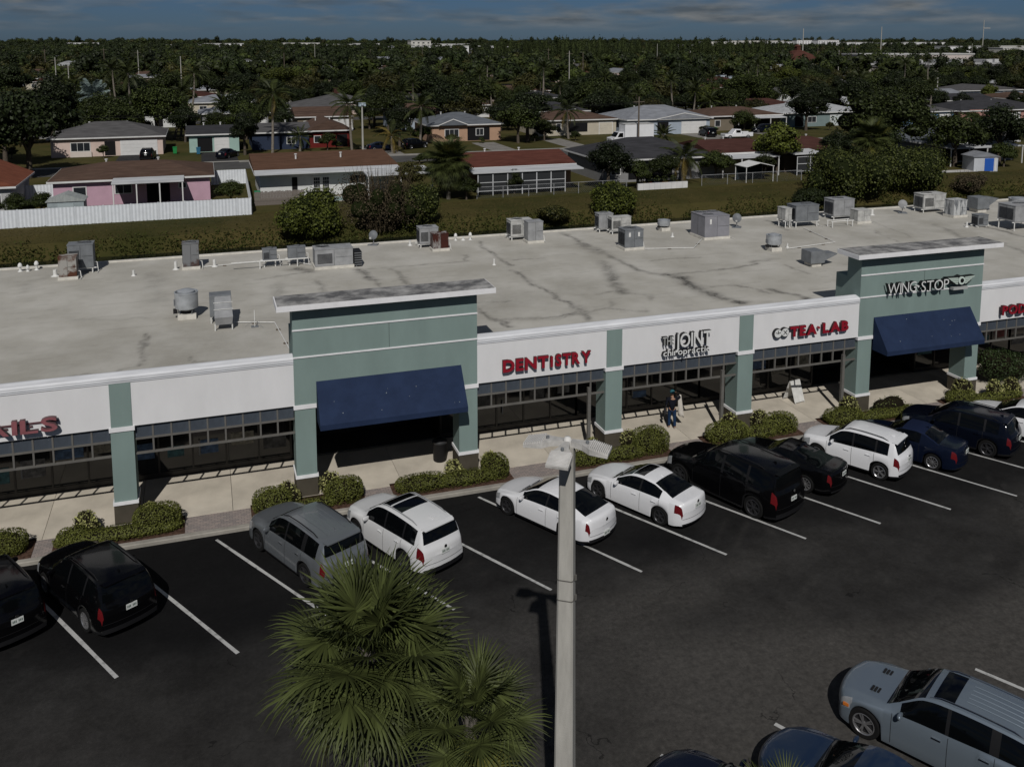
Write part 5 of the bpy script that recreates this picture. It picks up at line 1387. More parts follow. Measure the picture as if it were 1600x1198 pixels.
# ---------------------------------------------------------------- trees: variants share their meshes
LEAF = dict(
 dk=pmat('leaf_dark', (.015,.022,.006), .6, island=.6, objrand=.35, transl=.1),
 md=pmat('leaf_mid', (.029,.039,.008), .6, island=.6, objrand=.4, transl=.1),
 lt=pmat('leaf_light', (.072,.086,.014), .6, island=.65, objrand=.25, transl=.25),
 ol=pmat('leaf_olive', (.038,.037,.009), .6, island=.6, objrand=.35, transl=.1),
 bk=pmat('leaf_bank', (.050,.060,.012), .6, island=.6, transl=.12),
 pine=pmat('needle', (.024,.031,.011), .7, island=.5, objrand=.3),
 brn=pmat('dry_twig', (.060,.048,.030), .9, island=.6),
)
m_bark = pmat('bark', (.085,.07,.055), .95, .25, 5.0)
def crown_blobs(g, w, h, n, zb):
    out = []
    for i in range(n):
        a = i*2.4+g.uniform(-.5,.5); rr = math.sqrt((i+.5)/n)*w*.36; u = g.random()
        z = zb+(h-zb)*(.30+.5*u*(1-.55*(rr/(w*.4))**2))
        s = w*g.uniform(.12,.21)*(1.15-.3*rr/(w*.4)); out.append((rr*math.cos(a), rr*math.sin(a), z, s, s, s*g.uniform(.62,.85)))
    out.append((0,0,zb+(h-zb)*.62,w*.26,w*.26,(h-zb)*.34))
    return out
TREES = {}
def tree_variant(key, w, h, leaf, seed, n=16, count=5200, size=.20, zb=None, multi=False):
    g = random.Random(seed); zb = h*.22 if zb is None else zb
    bl = crown_blobs(g, w, h, n, zb)
    cm_ = cloud('crown', bl, count, size, LEAF[leaf], seed=seed, depth=.2, jit=.42, flat=.15)
    mb = MB()
    r0 = h*.028
    mb.tube([(0,0,-.3),(.05,.02,h*.2),(.0,.05,h*.45)], [r0*1.3,r0,r0*.7], 8)
    for b in bl[:7]: mb.tube([(0,.03,h*.22+g.uniform(0,h*.15)),((b[0])*.5,b[1]*.5,(b[2]+h*.35)*.5),(b[0],b[1],b[2])], [r0*.5,r0*.35,r0*.12], 6)
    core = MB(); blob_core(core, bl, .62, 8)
    nm = core.mesh('crown_shade_core', pmat('crown_inner_shade_'+leaf, tuple(c*.2 for c in {'dk':(.018,.026,.009),'md':(.030,.041,.011),'lt':(.05,.06,.015),'ol':(.045,.045,.014),'pine':(.014,.023,.012),'brn':(.05,.04,.03)}[leaf]), .95))  # core far darker than the leaves: crown shade put into its colour
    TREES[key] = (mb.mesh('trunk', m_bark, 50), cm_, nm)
tree_variant('a', 9.0, 9.0, 'dk', 1); tree_variant('b', 8.5, 8.0, 'md', 2); tree_variant('c', 7.0, 9.5, 'dk', 3, n=13); tree_variant('d', 8.0, 7.0, 'ol', 4)
tree_variant('e', 7.5, 7.5, 'lt', 5); tree_variant('f', 11.0, 9.5, 'md', 6, n=22, count=7000); tree_variant('g', 6.0, 6.0, 'md', 7, n=12, count=4200, size=.17); tree_variant('h', 10.0, 8.0, 'dk', 8, n=20, count=6500)
tree_variant('umb', 12.0, 9.0, 'lt', 9, n=22, count=6500, zb=6.0)
def tree(name, key, x, y, label, s=1.0, sz=None, rz=None, group=None, z=0.0, cat='tree'):
    tr, cr, co = TREES[key]
    t = empty(name, (x,y,z), rng.uniform(0,6.28) if rz is None else rz, label, cat, group)
    t.scale = (s, s, sz or s)
    link('trunk', tr, t); c = link('crown', cr, t); link('crown_shade_core', co, c)
    return t
# feather palms
m_frond = pmat('palm_frond', (.036,.045,.012), .55, island=.45, objrand=.3, transl=.2); m_frondy = pmat('palm_frond_yellow', (.13,.095,.02), .6, island=.4, objrand=.2, transl=.2); m_silver = pmat('silver_frond', (.14,.18,.17), .6, island=.4)
def feather(seed, L, mat, w=.55, droop=1.0, n=26):
    g = random.Random(seed); V, F = [], []
    def pt(u): return Vector((L*u*(1-.12*u*u*droop), 0, .28*L*u-.55*L*droop*u*u))
    for i in range(12):
        a, b = pt(i/12), pt((i+1)/12); k = len(V); wd = .035*(1-i/13)
        V += [a+Vector((0,-wd,0)), a+Vector((0,wd,0)), b+Vector((0,wd*.9,0)), b+Vector((0,-wd*.9,0))]; F.append((k,k+1,k+2,k+3))
    for i in range(n):
        u = .14+.84*i/n; p = pt(u); d = (pt(min(1,u+.03))-pt(max(0,u-.03))).normalized()
        ln = w*L*.42*math.sin(math.pi*min(1,.12+.86*u))**.6
        for s in (-1,1):
            o = (Vector((0,s,0))*.85+d*.5+Vector((0,0,-.35-g.uniform(0,.35)))).normalized(); k = len(V); tip = p+o*ln; wv = d*.055*L/4
            V += [p-wv, p+wv, p+o*ln*.6+wv*.9+Vector((0,0,.04)), tip]; F.append((k,k+1,k+2,k+3))
    return V, F
def palm_meshes(key, L, mat, **kw):
    V, F = feather(3, L, mat, **kw); return mesh_np('frond', [tuple(v) for v in V], F, mat)
FE = dict(g=palm_meshes('g', 3.6, m_frond), g2=palm_meshes('g2', 3.3, m_frond, droop=1.25), y=palm_meshes('y', 3.0, m_frondy, droop=1.6), s=palm_meshes('s', 2.6, m_silver, droop=.5, w=.9), date=palm_meshes('d', 2.7, m_frond, droop=.8, w=.42))
def crown_joined(keys, n, seed, e0=75, e1=-45):
    g = random.Random(seed); Vs, Fs, off = [], [], 0
    for k in range(n):
        me = FE[g.choice(keys)]; co = np.zeros(len(me.vertices)*3, np.float32); me.vertices.foreach_get('co', co); co = co.reshape(-1,3)
        u = (k+.5)/n; m_ = Matrix.Rotation(k*2.39996, 3, 'Z')@Matrix.Rotation(-R(e0+(e1-e0)*u+g.uniform(-8,8)), 3, 'Y'); Vs.append(co@np.array(m_).T)
        Fs.append(np.array([list(p.vertices) for p in me.polygons])+off); off += len(co)
    return np.concatenate(Vs), np.concatenate(Fs)
PC = []
for sd_, keys, n in ((1,['g','g2'],20),(2,['g2','g','g'],17),(3,['date'],26)):
    V_, F_ = crown_joined(keys, n, sd_); PC.append(mesh_np('crown', V_, F_, m_frond))
m_ptrunk = pmat('coconut_trunk', (.17,.15,.125), .95, .2, 4.0)
def ptrunk(h, lean, r=.17):
    mb = MB(); mb.tube([(lean*(1-(1-q)**2)*1.0-lean, 0, h*q) for q in np.linspace(0,1,8)], [r*(1.35-.5*q) for q in np.linspace(0,1,8)], 8); return mb.mesh('trunk', m_ptrunk, 50)
PT = {}
def palm(x, y, h, label, lean=.5, s=1.0, fronds=None, n=18, rz=None, group=None, name='coconut_palm', e0=72, e1=-50, yellow=0, seed=1, z=0, silver=False):
    t = empty(name, (x,y,z), rng.uniform(0,6.28) if rz is None else rz, label, 'palm tree', group)
    k = (round(h,1), round(lean,1))
    if k not in PT: PT[k] = ptrunk(h, lean)
    link('trunk', PT[k], t, (lean,0,0))
    if fronds is None:
        link('crown', PC[seed % len(PC)], t, (lean,0,h), (0,0,rng.uniform(0,6)), (s,s,s))
    else:
        g = random.Random(seed)
        for q in range(n):
            u = (q+.5)/n; kk = g.choice(fronds)
            if yellow and q >= n-yellow: kk = 'y'
            sc = s*g.uniform(.85,1.1)
            link('frond', FE[kk], t, (lean,0,h-.1*u), (g.uniform(-.3,.3), -R(e0+(e1-e0)*u+g.uniform(-9,9)), q*2.39996+g.uniform(-.2,.2)), (sc,sc,sc))
    return t

# ---------------------------------------------------------------- houses
def wallm(c): return pmat('wall_%d_%d_%d' % tuple(int(v*1000) for v in c), c, .9, .06, 1.0)
def roofm(c): return pmat('shingle_%d_%d_%d' % tuple(int(v*1000) for v in c), c, .95, .22, .9, detail=8, bump=.4, bscale=6, stretch=(.6,2.5,2.5))
m_trim = pmat('house_trim', (.58,.58,.57), .7, .08, 1.0); m_hglass = pmat('house_glass', (.02,.023,.027), .1); m_alum = pmat('patio_aluminium', (.46,.47,.48), .6, .15, .7, stretch=(.4,2,1)); m_drive = pmat('driveway', (.20,.19,.175), .9, .15, .6)
m_screen = pmat('screen_mesh', (.03,.032,.034), .8)
def house(x0, x1, y0, y1, wall, roofc, label, h=2.75, roof='hip', rise=1.3, over=.5, feats=(), name='house', group=None, simple=False, ridge=None):
    t = empty(name, ((x0+x1)/2,(y0+y1)/2,0), 0, label, 'house', group); ox, oy = (x0+x1)/2, (y0+y1)/2
    a, b, c, d = x0-ox, x1-ox, y0-oy, y1-oy
    mb = MB(); mb.box(a,b,c,d,-.1,h); mb.build('wall', wallm(wall), t)
    A, B, Cc, D = a-over, b+over, c-over, d+over
    mb = MB(); z = h+.16
    if roof == 'hip':
        ins = min((B-A),(D-Cc))/2*.96
        if B-A >= D-Cc: r0, r1, r2, r3 = (A+ins,0), (B-ins,0), (B-ins,0), (A+ins,0)
        else: r0, r1, r2, r3 = (0,Cc+ins), (0,Cc+ins), (0,D-ins), (0,D-ins)
        mb.add([(A,Cc,z),(B,Cc,z),(B,D,z),(A,D,z),(*r0,z+rise),(*r1,z+rise),(*r2,z+rise),(*r3,z+rise)], [(0,1,5,4),(1,2,6,5),(2,3,7,6),(3,0,4,7),(4,5,6,7),(3,2,1,0)])
    elif roof == 'gablex':        # ridge along x
        mb.add([(A,Cc,z),(B,Cc,z),(B,D,z),(A,D,z),(A,0,z+rise),(B,0,z+rise)], [(0,1,5,4),(2,3,4,5),(3,0,4),(1,2,5),(3,2,1,0)])
    elif roof == 'gabley':
        mb.add([(A,Cc,z),(B,Cc,z),(B,D,z),(A,D,z),(0,Cc,z+rise),(0,D,z+rise)], [(0,4,5,3),(4,1,2,5),(0,1,4),(2,3,5),(3,2,1,0)])
    else:
        mb.add([(A,Cc,z),(B,Cc,z),(B,D,z),(A,D,z),(A,Cc,z+.1),(B,Cc,z+.1),(B,D,z+rise),(A,D,z+rise)], [(0,3,2,1),(4,5,6,7),(0,1,5,4),(1,2,6,5),(2,3,7,6),(3,0,4,7)])
    rf = mb.build('roof', roofm(roofc), t)
    mb = MB(); mb.box(A-.02,B+.02,Cc-.03,Cc-.002,h-.04,z-.003); mb.box(A-.02,B+.02,D+.002,D+.03,h-.04,z-.003); mb.box(A-.03,A-.002,Cc,D,h-.04,z-.003); mb.box(B+.002,B+.03,Cc,D,h-.04,z-.003); mb.box(A,B,Cc,D,h+.002,h+.05)
    mb.build('eave_trim', m_trim, t)
    if not simple:
        for q in range(2):
            mb = MB(); vx, vy = a+(b-a)*(.3+.35*q), d*.25; mb.lathe([(.1,z+rise*.55),(.1,z+rise*.55+.6),(.17,z+rise*.55+.62),(.17,z+rise*.55+.72)], (vx,vy,0), 8); mb.build('vent', m_trim, rf)
    for f in feats:
        k = f[0]; yy = c
        if k == 'win':
            _, xc, w, z0, z1 = f; xc -= ox
            mb = MB(); mb.box(xc-w/2-.08,xc+w/2+.08,yy-.05,yy-.002,z0-.08,z1+.08); fr = mb.build('window', m_trim, t)
            n_ = max(1, round(w/.8)); st_ = w/n_
            for q in range(n_):
                mb = MB(); mb.box(xc-w/2+st_*q+.03,xc-w/2+st_*(q+1)-.03,yy-.065,yy-.052,z0,z1); mb.build('pane', m_hglass, fr)
        elif k == 'dark':
            _, xa, xb, z0, z1 = f; mb = MB(); mb.box(xa-ox,xb-ox,yy-.03,yy-.002,z0,z1); mb.build('shade_panel', pmat('shade_opening', (.012,.012,.013), .7), t)  # flat dark panel on the wall; shade of a recess put into colour
        elif k == 'garage':
            _, xa, xb = f[:3]; col_ = f[3] if len(f) > 3 else (.58,.58,.57); mb = MB(); mb.box(xa-ox-.12,xb-ox+.12,yy-.06,yy-.002,0,2.32); g_ = mb.build('garage_surround', m_trim, t)
            for q in range(4):
                mb = MB(); mb.box(xa-ox,xb-ox,yy-.085,yy-.062,.04+.54*q,.04+.54*q+.525); mb.build('door_panel', pmat('garage_%d' % int(col_[0]*100), col_, .7, .05, 1.0), g_)
        elif k == 'door':
            _, xc, col_ = f; xc -= ox; mb = MB(); mb.box(xc-.5,xc+.5,yy-.05,yy-.002,0,2.15); dr = mb.build('door', pmat('door_%d_%d' % (int(col_[0]*100),int(col_[2]*100)), col_, .6), t)
            mb = MB(); mb.lathe([(.04,-.1),(.04,-.051)], (xc+.38,yy,1.0), 8, 'y'); mb.build('knob', M['chrome'], dr)
        elif k == 'french':
            xc = f[1]-ox; mb = MB(); mb.box(xc-1.0,xc+1.0,yy-.05,yy-.002,0,2.2); dr = mb.build('french_door', m_trim, t)
            for sx in (-.5,.5):
                for q in range(3):
                    for r_ in range(5): mb = MB(); u = xc+sx-.33+.23*q; mb.box(u,u+.2,yy-.065,yy-.051,.2+.38*r_,.2+.38*r_+.33); mb.build('pane', m_hglass, dr)
        elif k == 'patio':        # flat aluminium patio roof on posts
            _, xa, xb, dep, zh, posts = f
            mb = MB(); mb.hexa([(xa-ox,yy-dep,zh-.2),(xb-ox,yy-dep,zh-.2),(xb-ox,yy+.4,zh-.02),(xa-ox,yy+.4,zh-.02),(xa-ox,yy-dep,zh-.06),(xb-ox,yy-dep,zh-.06),(xb-ox,yy+.4,zh+.12),(xa-ox,yy+.4,zh+.12)]); pr = mb.build('patio_roof', m_alum, t)
            for q in range(posts):
                xx = xa-ox+.15+(xb-xa-.3)*q/max(1,posts-1); mb = MB(); mb.box(xx-.06,xx+.06,yy-dep+.05,yy-dep+.17,0,zh-.2); mb.build('post', m_trim, pr)
        elif k == 'screen':       # screened enclosure: frame members and mesh panels
            _, xa, xb, dep, zh, nb = f
            mb = MB(); mb.box(xa-ox,xb-ox,yy-dep+.03,yy-dep+.05,.5,zh); mb.box(xa-ox,xb-ox,yy-dep+.02,yy-.1,zh,zh+.02); sp = mb.build('screen_panel', m_screen, t)
            for q in range(nb+1):
                xx = xa-ox+(xb-xa)*q/nb; mb = MB(); mb.box(xx-.05,xx+.05,yy-dep-.03,yy-dep+.025,0,zh+.05); mb.build('upright', m_alum, sp)
            for zz_ in (.55,1.5,zh):
                mb = MB(); mb.box(xa-ox,xb-ox,yy-dep-.045,yy-dep-.031,zz_-.04,zz_+.04); mb.build('rail', m_alum, sp)
        elif k == 'box':          # coloured wall projection
            _, xa, xb, dep, zh, col_ = f; mb = MB(); mb.box(xa-ox,xb-ox,yy-dep,yy-.002,0,zh); mb.build('bay', wallm(col_), t)
        elif k == 'gable':        # small front gable over an entry
            _, xa, xb, dep = f; xm = (xa+xb)/2-ox
            mb = MB(); mb.add([(xa-ox,yy-dep,z-.05),(xb-ox,yy-dep,z-.05),(xm,yy-dep,z+.9),(xa-ox,0,z+.1),(xb-ox,0,z+.1),(xm,0,z+1.0)], [(0,1,2),(0,2,5,3),(1,4,5,2)]); mb.build('front_gable', roofm(roofc), rf)
            mb = MB(); mb.prism_y([(xa-ox-.1,z-.1),(xm,z+.9),(xb-ox+.1,z-.1),(xb-ox+.1,z+.05),(xm,z+1.05),(xa-ox-.1,z+.05)], yy-dep-.06, yy-dep-.01); mb.build('barge_board', m_trim, rf)
    return t
W = dict(pink=(.46,.30,.37), wht=(.56,.57,.56), pch=(.54,.43,.38), crm=(.44,.40,.32), tan=(.17,.145,.11), blu=(.15,.25,.38), dbl=(.028,.038,.065), red=(.12,.018,.016), lbl=(.32,.37,.43), teal=(.17,.22,.22), sal=(.36,.20,.17), gry=(.22,.22,.22), org=(.40,.26,.18))
Rf = dict(brn=(.085,.055,.042), gry=(.085,.083,.084), dgr=(.040,.040,.044), lgr=(.20,.21,.23), wht=(.34,.35,.36), red=(.095,.036,.027), rbr=(.065,.030,.025), bgr=(.11,.12,.135), org=(.17,.062,.038), tar=(.105,.058,.038))
GH = 'single-storey houses beyond the canal'
house(-26,-18.3,101,111,(.38,.38,.38),Rf['org'],'orange tile roofed house cut by the left picture edge',roof='gabley',rise=2.0,feats=[('win',-19.6,.7,1.0,2.0)],group=GH)
house(-15.0,.4,104,114,W['pink'],Rf['brn'],'pink house with brown roof behind the white fence',h=2.6,rise=1.25,roof='hip',feats=[('patio',-9.2,-2.2,3.0,2.75,4),('dark',-6.0,-3.7,.1,2.2),('win',-8.3,1.6,1.2,2.1),('win',-2.4,.7,1.5,2.0),('win',-12.5,1.2,1.0,2.0)],group=GH)
house(5.6,20.5,103,113,W['wht'],Rf['tar'],'white house with low brown roof and french doors',h=2.7,roof='shed',rise=.9,over=.6,feats=[('french',12.2),('dark',9.0,9.6,.1,2.2),('win',16.3,1.8,1.3,2.1),('patio',5.0,20.9,1.6,2.95,0),('patio',16.6,24.0,4.5,2.75,3)],group=GH)
house(28.5,41.0,100,110,W['org'],Rf['red'],'red roofed house with screened back porch',h=2.7,rise=1.1,roof='gablex',feats=[('patio',28.0,41.2,3.4,2.75,0),('screen',28.6,39.0,3.2,2.5,6),('dark',31,34,.2,2.2)],group=GH)
house(45.9,61.0,101,113,W['gry'],Rf['dgr'],'house with wide charcoal shingle roof behind the feather palm',h=2.7,rise=2.0,feats=[('dark',49,55,.3,2.2),('win',47.3,1.2,1.0,2.0)],group=GH)
house(62,70,103,113,W['crm'],Rf['rbr'],'house with maroon roof and pale porch beside the yellow-green tree',h=2.7,rise=1.2,roof='gablex',feats=[('patio',61.5,70,3.0,2.6,4)],group=GH)
house(72.0,84.0,102,112,(.10,.08,.07),Rf['rbr'],'house with dark red roof and screened porch with red door',h=2.6,rise=1.4,feats=[('patio',71.5,76,3.0,2.9,0),('screen',72,82,2.8,2.4,5),('door',75.2,(.25,.02,.02))],group=GH)
house(97.0,112.0,103,114,W['gry'],Rf['bgr'],'house with pale grey gabled roof behind the rounded right-hand tree',h=2.7,rise=1.8,roof='gabley',feats=[('patio',97,110,3.5,2.6,5),('dark',99,107,.2,2.2)],group=GH)
# across the street
house(-21.5,-6.0,149.5,161,W['pch'],Rf['gry'],'peach house with grey hip roof and white double garage',h=2.75,rise=1.9,feats=[('garage',-11.9,-6.9),('win',-17.5,2.6,.9,2.1),('box',-18.9,-16.0,.25,.8,(.56,.5,.46)),('dark',-14.2,-12.7,.1,2.2)],group='houses along the far side of the street')
house(-2.2,5.2,150,161,(.30,.42,.38),Rf['dgr'],'mint house with dark roof and white carport beside the peach house',h=2.7,rise=.9,roof='gablex',feats=[('dark',-1.0,1.2,.1,2.3),('garage',1.6,3.6)],group='houses along the far side of the street')
house(7.2,16.0,150,161,W['dbl'],Rf['gry'],'dark blue house with grey roof behind the leaning palm',h=2.7,rise=1.0,roof='gablex',feats=[('win',13.2,1.3,.9,1.9)],group='houses along the far side of the street')
house(15.9,22.6,150.5,161,W['red'],Rf['brn'],'dark red house with brown gabled roof',h=2.7,rise=1.6,roof='gabley',feats=[('win',17.4,1.0,.9,1.9),('dark',20.5,22.2,.1,2.1)],group='houses along the far side of the street')
house(36.5,49.2,152.5,164,W['org'],Rf['bgr'],'orange-walled house with slate roof and curved entry arch',h=2.8,rise=1.7,feats=[('win',40.4,2.4,.9,2.1),('dark',43.2,47.2,.1,2.4),('win',45.4,1.3,1.0,2.1),('gable',38.0,43.0,.8)],group='houses along the far side of the street')
house(57.5,73.0,156,167,W['crm'],Rf['brn'],'cream house with brown roof behind the parked box truck',h=2.75,rise=1.3,feats=[('win',61.5,.8,.8,2.2),('dark',63.4,67.2,.6,2.2),('garage',69.6,72.2,(.50,.46,.38))],group='houses along the far side of the street')
house(73.6,90.5,152,165,W['lbl'],Rf['lgr'],'pale blue house with light slate roof and white garage',h=2.8,rise=2.1,feats=[('garage',84.6,89.6),('win',76.6,1.6,.8,2.0),('dark',79.5,81.8,.1,2.3),('gable',79.2,90.4,.6)],group='houses along the far side of the street')
house(91.8,108.0,155,166,W['tan'],Rf['brn'],'tan house with long brown roof and white porch posts',h=2.75,rise=1.3,feats=[('patio',97,108,2.5,2.6,4),('dark',98.5,106,.1,2.3),('win',94.0,1.1,.9,2.0)],group='houses along the far side of the street')
house(110.0,129.5,157,169,W['teal'],Rf['wht'],'teal house with nearly white roof right of the tan house',h=2.75,rise=1.6,feats=[('win',117,2.0,.9,2.0),('garage',121.5,125.5,(.46,.5,.5)),('dark',113,115,.1,2.2)],group='houses along the far side of the street')
house(136.0,147.2,151,163,W['blu'],Rf['gry'],'sky blue house with white window frames and white garage',h=2.8,rise=1.5,feats=[('win',140.2,1.2,.5,2.3),('garage',143.6,146.6),('win',138.2,.7,.6,2.3)],group='houses along the far side of the street')
house(148.2,172.0,150,162,W['sal'],Rf['dgr'],'salmon house with arched entry and long charcoal roof',h=2.8,rise=1.7,feats=[('dark',153.2,155.6,.1,2.3),('garage',159.0,164.0),('box',150.2,157.6,.4,3.1,W['sal'])],group='houses along the far side of the street')
# white panel fence of the pink house: corrugated panels, gate, return run
m_fence = pmat('white_fence', (.62,.65,.68), .65, .05, 2.0)
fn = empty('white_fence', (-7,94,0), 0, 'long white vertical-panel fence along the canal bank', 'fence')
def fence_run(xa, xb, ya, yb, z1, corr=True):
    L = math.hypot(xb-xa, yb-ya); n_ = int(L/.16); d = Vector(((xb-xa)/L,(yb-ya)/L,0)); nn = Vector((-d.y,d.x,0)); mb = MB(); vs_, fs_ = [], []
    for i in range(n_+1):
        p = Vector((xa,ya,0))+d*(L*i/n_)+nn*(.03 if corr and i % 2 else -.03); vs_ += [(p.x+7,p.y-94,-.1),(p.x+7,p.y-94,z1)]
    fs_ = [(2*i,2*i+2,2*i+3,2*i+1) for i in range(n_)]
    mb.add(vs_, fs_); return mb
x = -24.0; k = 0
while x < 4.0:
    xe = min(x+2.44, 4.2)
    if -13.0 < x < -9.0: pass
    pz = 1.62
    yy = 94.0
    if abs(x+12.2) < .2 or abs(x+9.8) < .2: mb = MB(); mb.box(x+7,xe+7-.02,-.02,.02,-.05,pz); mb.build('gate_leaf', m_fence, fn)
    else: fence_run(x, xe-.02, yy, yy, pz).build('fence_panel', m_fence, fn)
    mb = MB(); mb.box(x+7-.05,x+7+.05,.03,.12,-.1,pz+.03); mb.build('fence_post', m_fence, fn)
    x = xe; k += 1
for q in range(4): fence_run(4.2+.1*q, 4.3+.1*q, 94.05+5.2*q, 94.05+5.2*(q+1)-.03, 1.7).build('fence_panel', m_fence, fn)
fence_run(.6, 4.6, 114.9, 114.9, 1.75).build('fence_panel', m_fence, fn)
fence_run(-22, -15.2, 108, 108, 1.9).build('fence_panel', m_fence, fn)
# grey garden shed
t = empty('garden_shed', (-12.9,97.6,0), 0, 'small grey metal shed beside the pink house', 'shed')
mb = MB(); mb.box(-1.6,1.6,-1.2,1.2,-.1,1.8); mb.build('wall', pmat('shed_metal', (.26,.30,.31), .6, .12, 2.0), t)
mb = MB(); mb.prism_y([(-1.75,1.78),(1.75,1.78),(1.75,1.84),(0,2.5),(-1.75,1.84)], -1.3, 1.3); mb.build('roof', pmat('shed_roof', (.30,.32,.31), .6, .12, 1.0, stretch=(6,1,1)), t)
mb = MB(); mb.box(-.7,.7,-1.23,-1.202,.05,1.6); mb.build('door', pmat('shed_door', (.33,.38,.39), .6), t)
# wooden fence pieces, chain link, low white wall, gazebo, blue-door shed
t = empty('wooden_fence', (8,98.5,0), 0, 'weathered grey board fence below the white house', 'fence')
m_wf = pmat('weathered_board', (.16,.14,.125), .95, .25, 3.0)
bm_ = MB(); bm_.box(-.07,.07,-.012,.012,0,1.5); bme = bm_.mesh('board', m_wf)
for q in range(34): link('board', bme, t, (-3.2+.15*q,.0,-.05), sc=(1,1,rng.uniform(.95,1.04)))
mb = MB(); mb.box(-3.3,2.0,.013,.05,.3,.38); mb.box(-3.3,2.0,.013,.05,1.1,1.18); mb.build('rail', m_wf, t)
def chain_fence(x0, x1, y, label):
    t = empty('chain_link_fence', (x0,y,0), 0, label, 'fence'); n_ = int((x1-x0)/3)
    for q in range(n_+1): mb = MB(); mb.tube([((x1-x0)*q/n_,0,-.1),((x1-x0)*q/n_,0,1.3)], .035, 6); mb.build('post', M['galvm'], t)
    mb = MB(); mb.tube([(0,0,1.28),(x1-x0,0,1.28)], .025, 5); mb.build('top_rail', M['galvm'], t)
    mb = MB()
    for q in range(int((x1-x0)/.25)):
        for s in (-1,1): mb.tube([(q*.25,0,.05 if s > 0 else 1.25),(q*.25+1.2 if q*.25+1.2 < x1-x0 else x1-x0,0,1.25 if s > 0 else .05)], .006, 3, cap=False)
    mb.build('wire_mesh', M['galvd'], t)
chain_fence(28, 46, 95.2, 'chain-link fence below the screened back porch'); chain_fence(56, 70, 95.5, 'chain-link fence right of the feather palm')
t = empty('low_wall', (50.5,95.0,0), 0, 'low white block wall with planters behind the bank', 'wall')
for q in range(9): mb = MB(); mb.box(-3.2+.72*q,-3.2+.72*q+.70,-.12,.12,-.1,.75); mb.build('block', m_trim, t)
for q, c_ in enumerate([(.05,.06,.2),(.25,.05,.04),(.06,.07,.18),(.3,.13,.03),(.05,.05,.13)]):
    p = empty('plant_pot', (48.3+1.05*q,96.2,0), 0, '%s pot on the patio behind the low white wall' % ['blue','red','violet','orange','dark blue'][q], 'plant pot'); mb = MB(); mb.lathe([(.22,0),(.32,.6),(.35,.65),(.28,.65)], n=12, cap=False); mb.build('pot', pmat('glazed_%d' % q, c_, .4), p, smooth=40)
    link('plant', cloud('plant', [(0,0,.95,.4,.4,.45)], 120, .12, LEAF['md'], seed=q), p)
t = empty('garden_canopy', (64.2,97.0,0), 0, 'dark garden canopy with white frame on the bank', 'canopy')
for sx in (-1.9,1.9):
    for sy in (-1.2,1.2): mb = MB(); mb.tube([(sx,sy,-.1),(sx,sy,1.9)], .05, 6); mb.build('post', m_trim, t)
mb = MB(); mb.prism_y([(-2.0,1.9),(0,2.35),(2.0,1.9),(2.0,1.98),(0,2.45),(-2.0,1.98)], -1.3, 1.3); mb.build('roof', m_trim, t)
mb = MB(); mb.box(-1.85,1.85,1.1,1.14,.1,1.9); mb.build('back_sheet', pmat('canopy_sheet', (.02,.03,.035), .7), t)
t = empty('garden_shed', (98.6,96.0,0), R(-12), 'small shed with bright blue door at the right', 'shed')
mb = MB(); mb.box(-1.7,1.7,-1.3,1.3,-.1,1.9); mb.build('wall', wallm((.45,.47,.50)), t)
mb = MB(); mb.prism_y([(-1.9,1.88),(1.9,1.88),(1.9,1.95),(0,2.5),(-1.9,1.95)], -1.45, 1.45); mb.build('roof', roofm(Rf['lgr']), t)
mb = MB(); mb.box(-.2,1.1,-1.34,-1.302,0,1.7); mb.build('door', pmat('blue_door', (.02,.09,.38), .5), t)
mb = MB(); mb.box(1.25,1.45,-1.33,-1.302,0,1.8); mb.build('corner_trim', m_trim, t)
mb = MB(); mb.add([(88,95.5,.03),(97,94.5,.03),(97,96.5,.03),(88,97.2,.03)], [(0,1,2,3)]); tag(mb.build('paved_path', pmat('path_pale', (.45,.44,.42), .9, .1, 1.0)), kind='structure')
mb = MB(); mb.box(9.5,17.5,98.5,102.3,-.1,.03); tag(mb.build('pool_deck', pmat('deck_pale', (.36,.34,.30), .9, .15, 1.0)), kind='structure')
mb = MB(); mb.add([(13,98.9,.036),(17,98.9,.036),(17,101.5,.036),(13,101.5,.036)], [(0,1,2,3)]); tag(mb.build('pool_water', pmat('pool_water', (.02,.13,.13), .08)), kind='structure')
# driveways
for k_, (x0, x1, dk) in enumerate([(-12.2,-6.6,1),(-.5,4.6,1),(24,29,0),(43,47,0),(56,60,0),(69,73,0),(84,90,0),(98,103,0),(121,126,0),(143,147,0),(158.5,164.5,0)]):
    mb = MB(); mb.box(x0,x1,135.5,149.4 if x0 < 56 else 151.5,-.08,.026); tag(mb.build('driveway', pmat('drive_dark', (.035,.035,.036), .9, .15, .6) if dk else m_drive), kind='structure')
mb = MB(); mb.box(-120,330,136.4,137.7,-.08,.03); tag(mb.build('footpath', pmat('footpath', (.26,.25,.23), .9, .12, .6)), kind='structure')
m_lawn = pmat('lawn', (.040,.043,.013), .95, col2=(.075,.062,.024), scale=.16, detail=8, bump=.7, bscale=2.0)
mb = MB(); mb.box(-100,200,137.72,168,-.08,.012); tag(mb.build('front_lawn', m_lawn), kind='structure')
mb = MB(); mb.box(-100,200,94.6,128.4,-.2,.008); tag(mb.build('back_lawn', m_lawn), kind='structure')

